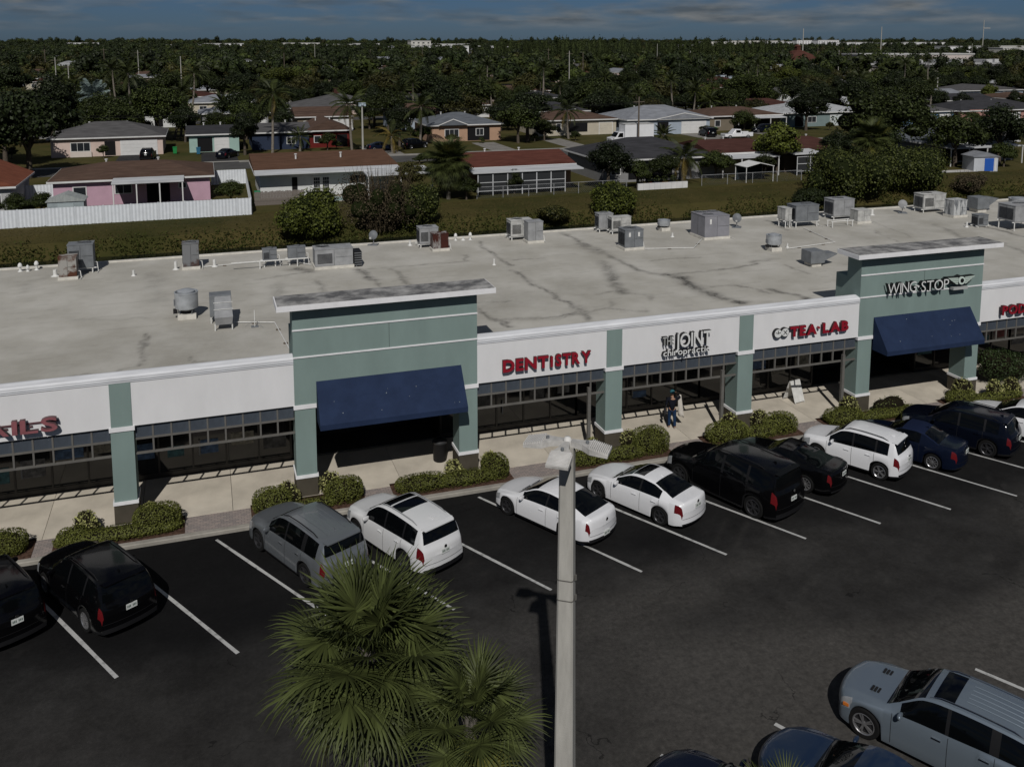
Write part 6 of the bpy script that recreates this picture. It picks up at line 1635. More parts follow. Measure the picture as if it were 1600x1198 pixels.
# cars, truck, bins in the suburb
GC = 'cars parked at the houses'
car(suv('hc1', L=4.6, H=1.66), 'parked_car', 'black SUV on the driveway of the peach house', P_black, (-7.9,144.2), (.1,1), group=GC, anchor='C', lod=.6)
car(sedan('hc2'), 'parked_car', 'dark sedan on the driveway of the mint house', P_bblue, (3.2,142.0), (.5,.9), group=GC, anchor='C', lod=.6)
car(sedan('hc2'), 'parked_car', 'dark blue car beside the young yellow palm', P_navy, (26.5,143.5), (1,.1), group=GC, anchor='C', lod=.6)
car(suv('hc1', L=4.6, H=1.66), 'parked_car', 'dark car under the trees left of the orange house', P_black, (32.2,145.0), (.9,.4), group=GC, anchor='C', lod=.6)
car(suv('hc3', L=4.7, H=1.75), 'parked_car', 'black SUV in front of the white garage', P_black, (86.8,146.5), (.1,1), group=GC, anchor='C', lod=.6)
car(suv('hc1', L=4.6, H=1.66), 'parked_car', 'dark car on the drive of the tan house', P_bblue, (100.5,149.5), (-1,.1), group=GC, anchor='C', lod=.6)
t = empty('pickup_truck', (89.6,141.2,0), R(175), 'white pickup truck on the street before the pale blue house', 'pickup', GC)
mb = MB(); mb.box(-2.7,2.7,-.95,.95,.45,.95); mb.build('body', P_white, t, bevel=.08)
mb = MB(); mb.hexa([(-.6,-.9,.95),(1.3,-.9,.95),(1.3,.9,.95),(-.6,.9,.95),(-.4,-.72,1.75),(.6,-.72,1.75),(.6,.72,1.75),(-.4,.72,1.75)]); cb = mb.build('cab', P_white, t, bevel=.05)
mb = MB(); mb.box(-.3,.55,-.86,-.80,1.08,1.6); mb.box(-.3,.55,.80,.86,1.08,1.6); mb.build('side_window', M['cglass'], cb)
mb = MB(); mb.box(-2.6,-.75,-.8,.8,.955,.97); mb.build('bed_floor', M['galvd'], t)
for s in (-1,1):
    mb = MB(); mb.box(-2.68,-.7,s*.88-.05,s*.88+.05,.95,1.2); mb.build('bed_side', P_white, t)
tm, rm = wheel_meshes(.38, .25, 'rim', 5, 0)
for xx in (-1.7,1.75):
    for s in (1,-1): w_ = link('wheel', tm, t, (xx,s*.86,.38), (0,0,0 if s > 0 else math.pi)); link('rim', rm, w_)
t = empty('box_truck', (67.2,138.9,0), R(180), 'white box truck parked on the street', 'truck')
mb = MB(); mb.box(-4.2,1.1,-1.2,1.2,1.0,3.5); bxo = mb.build('cargo_box', pmat('truck_box', (.66,.67,.68), .5, .04, 1.0), t, bevel=.04)
mb = MB(); mb.box(-4.23,1.13,-1.23,1.23,3.44,3.54); mb.build('roof_rail', M['galvl'], bxo)
mb = MB(); mb.prism_y([(1.15,.55),(3.4,.55),(3.45,1.2),(2.6,1.4),(2.1,2.2),(1.15,2.25)], -1.0, 1.0); cb = mb.build('cab', P_white, t, bevel=.06)
for s in (-1,1): mb = MB(); mb.prism_y([(1.35,1.35),(2.35,1.38),(2.0,2.05),(1.35,2.08)], s*1.012-.006, s*1.012+.006); mb.build('side_window', M['cglass'], cb)
mb = MB(); mb.hexa([(2.60,-.85,1.45),(2.60,.85,1.45),(2.14,.85,2.12),(2.14,-.85,2.12),(2.66,-.85,1.48),(2.66,.85,1.48),(2.2,.85,2.15),(2.2,-.85,2.15)]); mb.build('windshield', M['cglass'], cb)
mb = MB(); mb.box(-4.2,1.2,-.9,.9,.6,.98); mb.build('chassis', M['dark'], t)
tm, rm = wheel_meshes(.42, .28, 'galvm', 6, 0)
for xx in (-2.9,2.3):
    for s in (1,-1): w_ = link('wheel', tm, t, (xx,s*.95,.42), (0,0,0 if s > 0 else math.pi)); link('rim', rm, w_)
def bin_(x, y, col_, label):
    t = empty('wheelie_bin', (x,y,0), 0, label, 'bin'); m_ = pmat('bin_%d_%d' % (int(col_[1]*100),int(col_[2]*100)), col_, .5)
    mb = MB(); mb.hexa([(-.24,-.26,.08),(.24,-.26,.08),(.24,.26,.08),(-.24,.26,.08),(-.3,-.36,1.0),(.3,-.36,1.0),(.3,.36,1.0),(-.3,.36,1.0)]); mb.build('tub', m_, t)
    mb = MB(); mb.box(-.32,.32,-.4,.38,1.002,1.08); mb.build('lid', m_, t)
    mb = MB(); mb.lathe([(.1,-.3),(.1,.3)], (0,.25,.1), 10, 'x'); mb.build('wheel', M['black'], t)
bin_(-4.3,149.2,(.02,.22,.06),'bright green wheeled bin beside the peach house'); bin_(-.9,147.4,(.03,.13,.22),'blue wheeled bin beside the mint house'); bin_(91.2,151.4,(.02,.25,.10),'green wheeled bin beside the white garage'); bin_(5.2,101.5,(.02,.22,.10),'green wheeled bin left of the white house')

# utility poles and wires
def upole(x, y, h, label, arm=True, conc=False, lamp=False, transformer=False):
    t = empty('utility_pole', (x,y,0), R(8), label, 'utility pole', 'utility poles in the suburb')
    mb = MB(); mb.tube([(0,0,-.2),(0,0,h)], [.17,.11], 8); mb.build('pole', M['polec'] if conc else M['wood'], t, smooth=40)
    if arm: mb = MB(); mb.box(-1.1,1.1,-.06,.06,h-.9,h-.78); a_ = mb.build('cross_arm', M['wood'], t)
    if transformer:
        mb = MB(); [mb.box(-.5+.36*q,-.22+.36*q,-.3,.25,h-.55+.12*(q % 2),h-.2+.12*(q % 2)) for q in range(3)]; mb.box(-.55,.55,-.04,.04,h-.12,h-.04); mb.build('lamp_cluster', pmat('lamp_pale', (.36,.43,.48), .5), t)
    return t
upole(22.7,138.1,8.0,'concrete pole with pale lamp cluster by the street',False,True,transformer=True); upole(68.0,136.6,8.1,'timber street pole in front of the box truck')
for x, y, h in ((-39.1,289.8,12.7),(-35.7,288.6,10.8),(-5.4,278.4,13),(-38.1,420,14.6),(-61.5,428,14.1),(110.9,272.5,14.2),(188,199,7.5),(-22,370,14),(30,360,13),(75,430,13.5),(160,420,14),(215,380,13),(270,345,13.5),(300,400,14.5),(345,430,15),(250,480,16),(420,520,18),(330,300,11),(140,330,13),(-75,400,13),(60,520,16),(130,560,17),(390,360,12),(470,470,16)):
    upole(x, y, h, 'pale utility pole rising above the distant tree canopy', arm=rng.random() < .5, conc=rng.random() < .6)
t = empty('overhead_wire', (-60,138.1,0), 0, 'thin overhead wires along the street', 'wire')
for dz, dy in ((7.1,0),(6.8,.9)):
    mb = MB(); pts = []
    xs_ = [0,40,82.7,128,175,230]
    for a, b in zip(xs_[:-1], xs_[1:]):
        for q in range(8): u = q/8; pts.append((a+(b-a)*u, dy, dz-.9*4*u*(1-u)*.5))
    mb.tube(pts, .018, 4); mb.build('wire', M['dark'], t)

# ---------------------------------------------------------------- explicit trees and palms of the suburb
tree('broad_tree','h',-21.0,128.0,'huge dark tree at the left behind the orange roof',1.45,1.5)
tree('broad_tree','a',-30.0,127.0,'dark tree mass at the left picture edge',1.4,1.35)
tree('broad_tree','b',-13.5,163.5,'dark rounded tree directly behind the peach house',1.15,.95); tree('broad_tree','g',-17.5,166,'smaller green tree left behind the peach house',1.5,1.4)
palm(-11.5,176,11.5,'tall coconut palm with curved trunk behind the peach house',lean=.9,fronds=['g','g2'],n=20,s=1.05,seed=4,rz=2.6); palm(-3.0,188,11.0,'second coconut palm leaning right, behind the peach house',lean=1.8,fronds=['g','g2'],n=18,seed=5,rz=.3)
palm(-19,185,7.5,'silver-blue fan-leaved palm among the left trees',lean=.1,fronds=['s'],n=26,s=1.25,seed=6,e1=-30,name='silver_palm')
palm(9.9,145.0,9.0,'tall coconut palm in front of the dark blue house',lean=.8,fronds=['g','g2'],n=22,s=1.15,seed=7,rz=1.2,yellow=2); palm(21.6,141.5,7.6,'feather palm just left of the concrete street pole',lean=.3,fronds=['g','g2'],n=20,s=1.2,seed=8,yellow=2); palm(27.6,139.8,2.6,'low palm with yellow drooping fronds',lean=.2,fronds=['g','y'],n=16,s=1.0,seed=9,yellow=6,e1=-40); palm(33.5,147,6.5,'feather palm above the dark parked car',lean=.3,fronds=['g'],n=18,s=1.0,seed=10)
palm(55.2,98.8,3.1,'feather palm with yellowed lower fronds in front of the charcoal roof',lean=.2,fronds=['g','g2'],n=20,s=1.0,seed=11,yellow=5); palm(73.5,138.2,1.6,'short date palm beside the box truck',lean=.1,fronds=['date'],n=26,s=.95,seed=12,name='date_palm'); palm(61.2,150.5,5.0,'feather palm in front of the cream house',lean=.3,fronds=['g','g2'],n=18,s=1.05,seed=13,yellow=2)
palm(14.2,146.5,2.3,'short date palm before the dark blue house',lean=.1,fronds=['date'],n=22,s=.9,seed=14,name='date_palm')
def cabbage(x, y, zc, s, n, label, seed, z=0, shade=0):
    t = empty('cabbage_palm', (x,y,z), 0, label, 'palm tree'); g = random.Random(seed)
    mb = MB(); mb.tube([(0,0,-.3),(0,0,zc)], [.24,.2], 8); mb.build('trunk', L_boot, t, smooth=40)
    for k in range(n):
        u = (k+.5)/n; o = link('frond', FAN[g.choice([0,1,2,3,4,5])], t, (0,0,zc-.6*u), (g.uniform(-.3,.3), -R(70-140*u+g.uniform(-10,10)), k*2.39996), (s,s,s))
cabbage(25.0,96.0,4.4,1.55,84,'dense shaggy cabbage palm between the white and red roofed houses',21); cabbage(82.0,97.5,4.9,1.55,60,'cabbage palm left of the large dark tree',22)
tree('broad_tree','h',25.5,99.0,'dark tree right behind the shaggy cabbage palm',.62,.6); tree('broad_tree','g',26.8,95.2,'dark bush under the shaggy cabbage palm',.55,.45); tree('broad_tree','d',21.5,99.5,'grey-green tree left of the shaggy cabbage palm',.5,.6)
tree('broad_tree','a',53.0,149.0,'dark tree between the orange and cream houses',1.15,1.05); tree('broad_tree','h',43.5,170,'large dark tree rising behind the orange house',1.2,1.25); tree('broad_tree','c',5.8,144.2,'bushy dark tree before the mint and blue houses',.75,.75)
tree('broad_tree','a',44.2,96.4,'dark spreading tree left of the charcoal roof',.72,.68); tree('broad_tree','g',47.8,96.2,'small dark tree beside the low white wall',.7,.62); tree('broad_tree','b',60.6,100.0,'rounded green tree right of the feather palm',.62,.48)
tree('broad_tree','e',70.6,101.5,'bright yellow-green tree before the maroon roof',1.0,.95); tree('broad_tree','f',90.0,104.0,'large dark tree mass right of centre',1.35,1.2); tree('broad_tree','h',84.5,100,'dark lower tree against the large right mass',.9,.85); tree('broad_tree','b',97.8,99.5,'rounded green tree with pale trunk at the right',1.15,1.0); tree('broad_tree','a',106.0,100.0,'dark tree at the right picture edge',1.1,1.0); tree('broad_tree','umb',22,265,'flat-topped yellow-green umbrella tree in the middle distance',1.1,1.1)
tree('broad_tree','g',-14.2,147.2,'round clipped bush before the peach house',.33,.36); tree('broad_tree','g',-15.5,99.5,'round green bush left of the grey shed',.55,.42); tree('broad_tree','b',2.4,99.5,'low green tree inside the white fence corner',.42,.36); tree('broad_tree','g',-17.6,98.5,'green bush behind the left end of the white fence',.6,.45)
for k_, (x_, y_, key_, s_, sz_, lb_) in enumerate([(-26,141,'a',1.2,1.25,'dark tree left of the peach house'),(-33,146,'h',1.4,1.4,'dark tree mass left of the peach house by the edge'),(-24,170,'c',1.4,1.35,'tall dark tree behind the left tree mass'),(-7.5,170,'f',1.1,1.1,'wide green tree right behind the peach house'),(6.0,171,'a',1.0,1.0,'dark tree behind the mint house'),(18.5,146.6,'g',.6,.5,'low dark shrub before the dark red house'),(30.5,148.5,'c',.8,.8,'dark tree left of the orange house'),(34.8,150.8,'g',.7,.55,'low hedge tree at the left corner of the orange house'),(50.4,146.5,'b',1.0,.9,'leafy tree right of the orange house'),(56.0,148.8,'g',.8,.7,'bushy tree left of the cream house'),(95.5,148.0,'b',.75,.6,'rounded tree before the tan house'),(110.5,150.0,'a',1.0,.95,'dark tree between the tan and teal houses'),(131.5,152.0,'h',1.0,1.0,'spreading tree left of the sky blue house'),(127.5,148.5,'b',.9,.8,'green tree before the teal house'),(148.0,146.5,'g',.7,.55,'low tree before the sky blue garage'),(33,97.2,'g',.5,.5,'thin bush before the screened porch'),(52.0,97.4,'b',.55,.5,'dark tree behind the low white wall'),(66.8,98.8,'g',.6,.55,'bush beside the garden canopy'),(77.5,98.4,'c',.7,.65,'dark tree before the red door porch'),(104.0,97.2,'g',.7,.6,'dark bush right of the blue door shed')]):
    tree('yard_tree', key_, x_, y_, lb_, s_, sz_)
# canal bank vegetation
def bank_shrub(x, y, z, w, h, leaf, n, size, label, seed, brn=False):
    g = random.Random(seed); bl = [(g.uniform(-.32,.32)*w, g.uniform(-.3,.3)*w*.8, h*g.uniform(.25,.62), w*g.uniform(.17,.27), w*g.uniform(.15,.24), h*g.uniform(.2,.34)) for _ in range(14)]+[(0,0,h*.35,w*.4,w*.32,h*.36)]
    t = empty('bank_shrub', (x,y,z), 0, label, 'shrub', 'wild shrubs on the canal bank')
    mb = MB(); blob_core(mb, bl, .45 if brn else .72, 8); mb.build('shade_core', pmat('bush_inner_shade', (.012,.016,.005), .95), t)  # dark filler blobs stand for the shade inside the bush
    link('foliage', cloud('foliage', bl, int(n*1.7), size, LEAF[leaf], seed=seed, depth=.2, jit=.6, flat=.25), t)
    if brn:
        mb = MB()
        for q in range(150):
            a = g.uniform(0,6.28); r_ = g.uniform(.1,.42)*w; hh = h*g.uniform(.6,1.0); mb.tube([(r_*.4*math.cos(a),r_*.4*math.sin(a)*.8,0),(r_*.8*math.cos(a),r_*.8*math.sin(a)*.8,hh*.6),(r_*math.cos(a)*1.05,r_*math.sin(a)*.85,hh)], [.03,.02,.008], 4)
        mb.build('twigs', LEAF['brn'], t)
bank_shrub(9.0,85.8,-1.0,6.2,5.0,'lt',6500,.15,'bright green shrub on the bank behind the wide rooftop unit',31)
bank_shrub(15.8,86.2,-.9,8.0,6.6,'brn',3600,.11,'tall brown twiggy bush on the bank',32,True); bank_shrub(19.5,86.5,-.8,4.5,5.2,'bk',3000,.14,'green shrub merging into the brown twiggy bush',33)
bank_shrub(39.9,85.8,-1.0,6.0,4.4,'lt',5500,.14,'round green bush on the bank, centre',34); bank_shrub(33.5,85.5,-.9,4.0,1.8,'ol',2200,.13,'low olive scrub left of the round bush',35)
bank_shrub(70.0,86.5,-.8,10.5,6.6,'bk',8000,.16,'large green bush group on the bank, left half',36); bank_shrub(78.0,88.0,-.6,11.5,7.0,'bk',8500,.16,'large olive bush group on the bank, right half',37); bank_shrub(64.0,86.0,-.9,4.5,2.0,'dk',2200,.14,'low dark scrub left of the large bush group',38); bank_shrub(87.0,86.0,-.8,4.5,2.6,'brn',2600,.12,'brown dry scrub right of the large bush group',39,True)
g = np.random.default_rng(77); n_ = 11000
xs_ = g.uniform(-25,110,n_); ys_ = 85.2+np.abs(g.normal(0,1.2,n_)); ys_ = np.minimum(ys_, 89.5)
dens = vnoise(np.stack([xs_,ys_],1), .25, 41); keep = dens > .40; xs_, ys_ = xs_[keep], ys_[keep]
zs_ = np.interp(ys_, [83.4,85.4,87.2,90], [-2.6,-1.5,-.35,-.08])+np.abs(g.normal(0,.22,len(xs_)))
C = np.stack([xs_,ys_,zs_],1); Nn = g.normal(0,1,(len(C),3)); Nn[:,2] += .6; Nn[:,1] -= .5
V_, F_ = leaf_quads(C, Nn, .15*g.uniform(.5,1.4,len(C)), .8, g)
tag(link('bank_vegetation', mesh_np('bank_vegetation', V_, F_, pmat('bank_leaf', (.040,.046,.012), .7, island=.6, transl=.15))), 'low weeds along the far bank of the canal', kind='stuff')
g = np.random.default_rng(78); n_ = 16000
xs_ = g.uniform(-26,112,n_); ys_ = g.uniform(86.5,95.5,n_); zs_ = np.interp(ys_, [85.4,87.2,90], [-1.5,-.35,-.08])+.05
C = np.stack([xs_,ys_,zs_],1); Nn = g.normal(0,.5,(n_,3)); Nn[:,1] -= .3; Nn[:,2] += 1.2
V_, F_ = leaf_quads(C, Nn, .07*g.uniform(.5,1.4,n_), .9, g)
tag(link('bank_grass', mesh_np('bank_grass', V_, F_, pmat('bank_grass', (.046,.046,.013), .9, island=.35, col2=(.080,.060,.026), scale=.12, detail=5))), 'rough mown grass on the canal bank', kind='stuff')

# ---------------------------------------------------------------- the blocks beyond: houses in rows, trees between them
random.seed(4); rr = random.Random(44)
def in_view(x, y, m=1.06):
    a = x*.948-y*.319; d = x*.319+y*.948
    return d > 0 and abs(a) < d*.552*m
FOOT = []
for o in list(bpy.data.objects):
    if o.parent is None and o.name.startswith('house'): FOOT.append((o.location.x, o.location.y, 9, 7.5))
hl = ['cream','white','grey','peach','tan','pale blue']; hc = [W['crm'],W['wht'],W['gry'],W['pch'],W['tan'],W['lbl']]
rl = ['brown','grey','charcoal','pale grey','white','reddish']; rc = [Rf['brn'],Rf['gry'],Rf['dgr'],Rf['lgr'],Rf['wht'],Rf['rbr']]
seen = {}
def far_house(x, y, wi=None, ri=None, w=None, label=None, face=True, group='houses half hidden in the trees'):
    wi = rr.randrange(6) if wi is None else wi; ri = rr.randrange(6) if ri is None else ri; w = w or rr.uniform(12,18)
    lb = label or '%s house with %s roof half hidden in the tree canopy' % (hl[wi], rl[ri])
    ft = [('win', x-w*.3, 1.6, .9, 2.0), ('dark', x-.8, x+.8, .1, 2.1)]
    ft.append(('garage', x+w*.18, x+w*.18+3.6) if rr.random() < .6 else ('win', x+w*.25, 2.0, .9, 2.0))
    house(x-w/2, x+w/2, y-5.5, y+5.5, hc[wi], rc[ri], lb, rise=rr.uniform(1.1,1.9), roof=rr.choice(['hip','hip','gablex','gabley']), feats=ft, group=group, simple=True)
    FOOT.append((x, y, w/2+1.5, 7.5))
KEEP0 = len(FOOT)
far_house(4.6,234,0,3,15,'pinkish house with long light grey roof left of the tall palm'); far_house(6.0,208-10,2,3,13,'house with plain grey roof behind the mint house'); far_house(23.5,209,1,1,13,'white-trimmed house with grey hip roof behind the leaning palm'); far_house(22.0,184,4,0,10,'low brown roofed house behind the dark red house'); far_house(-8.5,203,1,0,11,'house with brown gable behind the two coconut palms')
far_house(110,241,3,4,20,'house with white metal roof and orange walls in the middle distance'); far_house(137,237,4,5,13,'house with rust red roof right of the white metal roof'); far_house(163,229,1,1,20,'wide house with blue-grey roof in the right middle distance'); far_house(185,203,0,3,22,'cream house with silver roof in the right middle distance'); far_house(222,219,5,1,24,'pale house with long grey roof at the right edge'); far_house(56,206,3,0,12,'peach house with brown roof behind the dark central tree'); far_house(83,226,1,2,13,'white house with charcoal roof in the central trees')
KEEP1 = len(FOOT)
for row in (184,224,258,298,331,372,405,445,490):
    x = -140
    while x < 420:
        x += rr.uniform(17,27)
        if not in_view(x, row, 1.0): continue
        if any(abs(x-f[0]) < f[2]+8 and abs(row-f[1]) < f[3]+7 for f in FOOT): continue
        if rr.random() < (.75 if row < 300 else .55): far_house(x, row+rr.uniform(-3,3))
# individual trees between the houses
KEEP = FOOT[KEEP0:KEEP1]
cand = []
STR = (132,207,280,353)
for k in range(4200):
    y = rr.uniform(164,470); x = rr.uniform(-.20,1.05)*y+rr.uniform(-25,25)
    if not in_view(x, y, 1.1): continue
    if any(abs(y-s) < 6.5 for s in STR): continue
    if y < 166: continue
    h = rr.choices([6,8,10,12],[3,5,4,2] if y > 270 else [6,6,2,.4])[0]*rr.uniform(.85,1.15)
    if any(abs(x-f[0]) < f[2]+1 and -24 < y-f[1] < 0 for f in KEEP) and h > 3: continue
    if any(abs(x-f[0]) < f[2]-1+h*.18 and abs(y-f[1]) < f[3]-1.5+h*.15 for f in FOOT): continue
    # keep the view of the house fronts a little open
    if any(abs(x-f[0]) < f[2]-2 and -9 < y-f[1] < 0 for f in FOOT) and rr.random() < .75: continue
    if any((x-a)**2+(y-b)**2 < ((h+c)*.27)**2 for a,b,c in cand): continue
    cand.append((x,y,h))
cand.sort(key=lambda c: c[1])
npalm = 0; USED = set()
NAMED = [(o.location.x, o.location.y, o['label'].split(' behind')[0].split(' right')[0].split(' left')[0].split(' in the')[0].split(' at the')[0]) for o in bpy.data.objects if o.parent is None and o.name.startswith('house') and o.get('group') != 'x' and 'half hidden' not in o['label']]
tn = {'a':'dark broad-crowned tree','b':'mid green round tree','c':'tall dark tree','d':'olive green tree','e':'light green tree','f':'wide green tree','g':'small green tree','h':'spreading dark tree'}
hh = {'a':9,'b':8,'c':9.5,'d':7,'e':7.5,'f':9.5,'g':6,'h':8}
for i, (x, y, h) in enumerate(cand[:330]):
    if rr.random() < .17:
        s = rr.uniform(.85,1.15)
        palm(x, y, h*rr.uniform(.75,1.05), 'feather palm standing among the suburban trees', lean=rr.choice([.2,.5,1.0]), s=s, group='palms among the suburban trees', seed=rr.randrange(3)); continue
    k = rr.choices('abcdefgh',[5,5,3,3,2.2,3,3,4])[0]; s = h/hh[k]
    best = min(NAMED, key=lambda q: (q[0]-x)**2+((q[1]-y)*1.3)**2); lb = '%s among the suburban houses' % tn[k]
    if (best[0]-x)**2+(best[1]-y)**2 < 900:
        dx_, dy_ = x-best[0], y-best[1]
        rel = ('behind' if dy_ > 5 else 'before') if abs(dx_) < 5 else (('behind and left of' if dx_ < 0 else 'behind and right of') if dy_ > 5 else ('left of' if dx_ < 0 else 'right of'))
        l2 = '%s %s the %s' % (tn[k], rel, best[2])
        if l2 not in USED and len(l2.split()) <= 16: USED.add(l2); lb = l2
    tree('suburb_tree', k, x, y, lb, s*rr.uniform(.9,1.15), s, group='%ss of the suburb' % tn[k])
# low garden shrubs and hedges around the houses
for i in range(70):
    y = rr.choice([rr.uniform(120,127),rr.uniform(146,151),rr.uniform(164,172)]); x = rr.uniform(-30,190)
    if not in_view(x, y) or any(abs(x-f[0]) < f[2]-1 and abs(y-f[1]) < f[3]-2.2 for f in FOOT): continue
    tree('garden_bush', rr.choice('gbd'), x, y, 'low garden bush beside the suburban houses', rr.uniform(.22,.4), rr.uniform(.18,.34), group='low garden bushes of the suburb', cat='bush')
# ---------------------------------------------------------------- far wood to the horizon: one mass of instanced trees
def far_variant(name, leaf, w, h, seed, n, size, tall=False):
    g = random.Random(seed)
    bl = [(0,0,h*.5,w*.22,w*.22,h*.48),(0,0,h*.3,w*.33,w*.33,h*.28)] if tall else crown_blobs(g, w, h, 7, h*.12)
    a = cloud(name, bl, n, size, LEAF[leaf], seed=seed, depth=.18, jit=.42, flat=.12)
    core = MB(); blob_core(core, bl, .7, 6); cm_ = core.mesh('tmp', LEAF[leaf])
    bm = bmesh.new(); bm.from_mesh(a); bm.from_mesh(cm_); me = bpy.data.meshes.new(name); bm.to_mesh(me); bm.free(); me.materials.append(LEAF[leaf])
    return me
FV = [far_variant('far_tree','dk',9,9,51,520,.55), far_variant('far_tree','md',10,8.5,52,520,.55), far_variant('far_tree','ol',8,8,53,480,.5), far_variant('far_tree','md',11,10,54,560,.6), far_variant('far_tree','dk',8,11,55,520,.5)]
FVP = [far_variant('far_pine','pine',7,17,56,520,.5,True)]
def scatter(name, pts, scl, meshes, label):
    me = bpy.data.meshes.new(name); me.from_pydata([tuple(p) for p in pts], [], [])
    for nm, arr in (('s', scl), ('r', nrng.uniform(0, 6.28, len(pts)))):
        a = me.attributes.new(nm, 'FLOAT', 'POINT'); a.data.foreach_set('value', np.asarray(arr, np.float32))
    o = link(name, me); tag(o, label, kind='stuff')
    src = []
    ng = bpy.data.node_groups.new(name+'_nodes', 'GeometryNodeTree')
    ng.interface.new_socket('Geometry', in_out='INPUT', socket_type='NodeSocketGeometry'); ng.interface.new_socket('Geometry', in_out='OUTPUT', socket_type='NodeSocketGeometry')
    n, l = ng.nodes, ng.links
    gi, go = N(n, 'NodeGroupInput'), N(n, 'NodeGroupOutput')
    jn = N(n, 'GeometryNodeJoinGeometry')
    na_s = N(n, 'GeometryNodeInputNamedAttribute', data_type='FLOAT'); na_s.inputs[0].default_value = 's'
    na_r = N(n, 'GeometryNodeInputNamedAttribute', data_type='FLOAT'); na_r.inputs[0].default_value = 'r'
    cx = N(n, 'ShaderNodeCombineXYZ'); l.new(na_r.outputs[0], cx.inputs[2])
    hidden = bpy.data.collections.get('tree_sources') or bpy.data.collections.new('tree_sources')
    for k, m_ in enumerate(meshes):
        ob = bpy.data.objects.new('far_tree_source', m_); hidden.objects.link(ob)
        oi = N(n, 'GeometryNodeObjectInfo'); oi.inputs['Object'].default_value = ob
        ip = N(n, 'GeometryNodeInstanceOnPoints'); l.new(gi.outputs[0], ip.inputs['Points']); l.new(oi.outputs['Geometry'], ip.inputs['Instance'])
        idx = N(n, 'GeometryNodeInputIndex'); md = N(n, 'ShaderNodeMath', operation='MODULO'); md.inputs[1].default_value = len(meshes); l.new(idx.outputs[0], md.inputs[0])
        cp = N(n, 'ShaderNodeMath', operation='COMPARE'); cp.inputs[1].default_value = k; cp.inputs[2].default_value = .1; l.new(md.outputs[0], cp.inputs[0]); l.new(cp.outputs[0], ip.inputs['Selection'])
        l.new(cx.outputs[0], ip.inputs['Rotation']); l.new(na_s.outputs[0], ip.inputs['Scale']); l.new(ip.outputs[0], jn.inputs[0])
    l.new(jn.outputs[0], go.inputs[0])
    md_ = o.modifiers.new('scatter', 'NODES'); md_.node_group = ng
    return o
g = np.random.default_rng(5)
def wood_points(d0, d1, n):
    d = np.sqrt(g.uniform(d0*d0, d1*d1, n)); a = g.uniform(-.64,.64,n)*d
    return np.stack([d*.319+a*.948, d*.948-a*.319, np.zeros(n)], 1)
last = cand[329][1] if len(cand) > 330 else 420
P1 = wood_points(max(300, last-90), 950, 3600); 
fx = np.array([[f[0],f[1]] for f in FOOT])
ok = np.array([np.min(np.maximum(np.abs(p[0]-fx[:,0])-6, np.abs(p[1]-fx[:,1])-8)) > 0 for p in P1]); far_ = P1[:,1] > last*.0+last-20
P1 = P1[ok & far_]
FARH = []
while len(FARH) < 70:
    d_ = rr.uniform(470, 1000); px_ = rr.uniform(10, 1590); a_ = (px_-800)/1450*d_; q_ = (d_*.319+a_*.948, d_*.948-a_*.319)
    if 285 < q_[0] < 420 and 318 < q_[1] < 375: continue
    FARH.append(q_)
fh = np.array(FARH); vd = np.array([.319,.948]); vr = np.array([.948,-.319])
def clear_of(P):
    k_ = np.ones(len(P), bool)
    for q_ in fh:
        d2 = P[:,:2]-q_; al = d2@vd; ac = d2@vr
        k_ &= ~((np.abs(ac) < 10) & (al > -55) & (al < 9))
    return k_
P1 = P1[clear_of(P1)]
P1 = P1[[not (285 < p[0] < 420 and 318 < p[1] < 375) for p in P1]]
scatter('distant_trees', P1, g.uniform(.55,1.4,len(P1)), FV, 'dense tree canopy of the farther suburb')
P2 = wood_points(900, 2400, 7500); P2 = P2[clear_of(P2)]; scatter('far_wood', P2, g.uniform(.9,1.75,len(P2)), FV, 'far tree canopy reaching to the horizon')
P3 = wood_points(2300, 7000, 9000); scatter('horizon_wood', P3, g.uniform(1.5,3.2,len(P3)), FV, 'wooded band along the horizon')
# tall pines standing above the canopy right of centre
n_ = 260; u = np.clip(g.beta(1,1,n_)+.03*g.normal(size=n_),0,1); d = g.uniform(620,820,n_); px = 770+u*450; a = (px-800)/1450*d
P4 = np.stack([d*.319+a*.948, d*.948-a*.319, np.zeros(n_)], 1); scatter('pine_wood', P4, g.uniform(.5,1.35,n_), FVP, 'belt of tall pines standing above the canopy')

# far roofs showing in gaps of the canopy
for k_, (x_, y_) in enumerate(FARH):
    w_ = rr.uniform(12,19); hb = rr.uniform(3.2,5.5)
    house(x_-w_/2, x_+w_/2, y_-5, y_+5, rr.choice([W['crm'],W['wht'],W['pch'],W['gry']]), rr.choice([Rf['wht'],Rf['lgr'],Rf['gry'],Rf['brn'],Rf['wht']]), 'small pale roof showing in a gap of the far canopy', h=hb, rise=rr.uniform(1.2,2.2), roof=rr.choice(['hip','gablex','gabley']), name='distant_house', group='small roofs in gaps of the far canopy', simple=True, feats=[('win', x_-w_*.2, 3, .9, 2.1)])
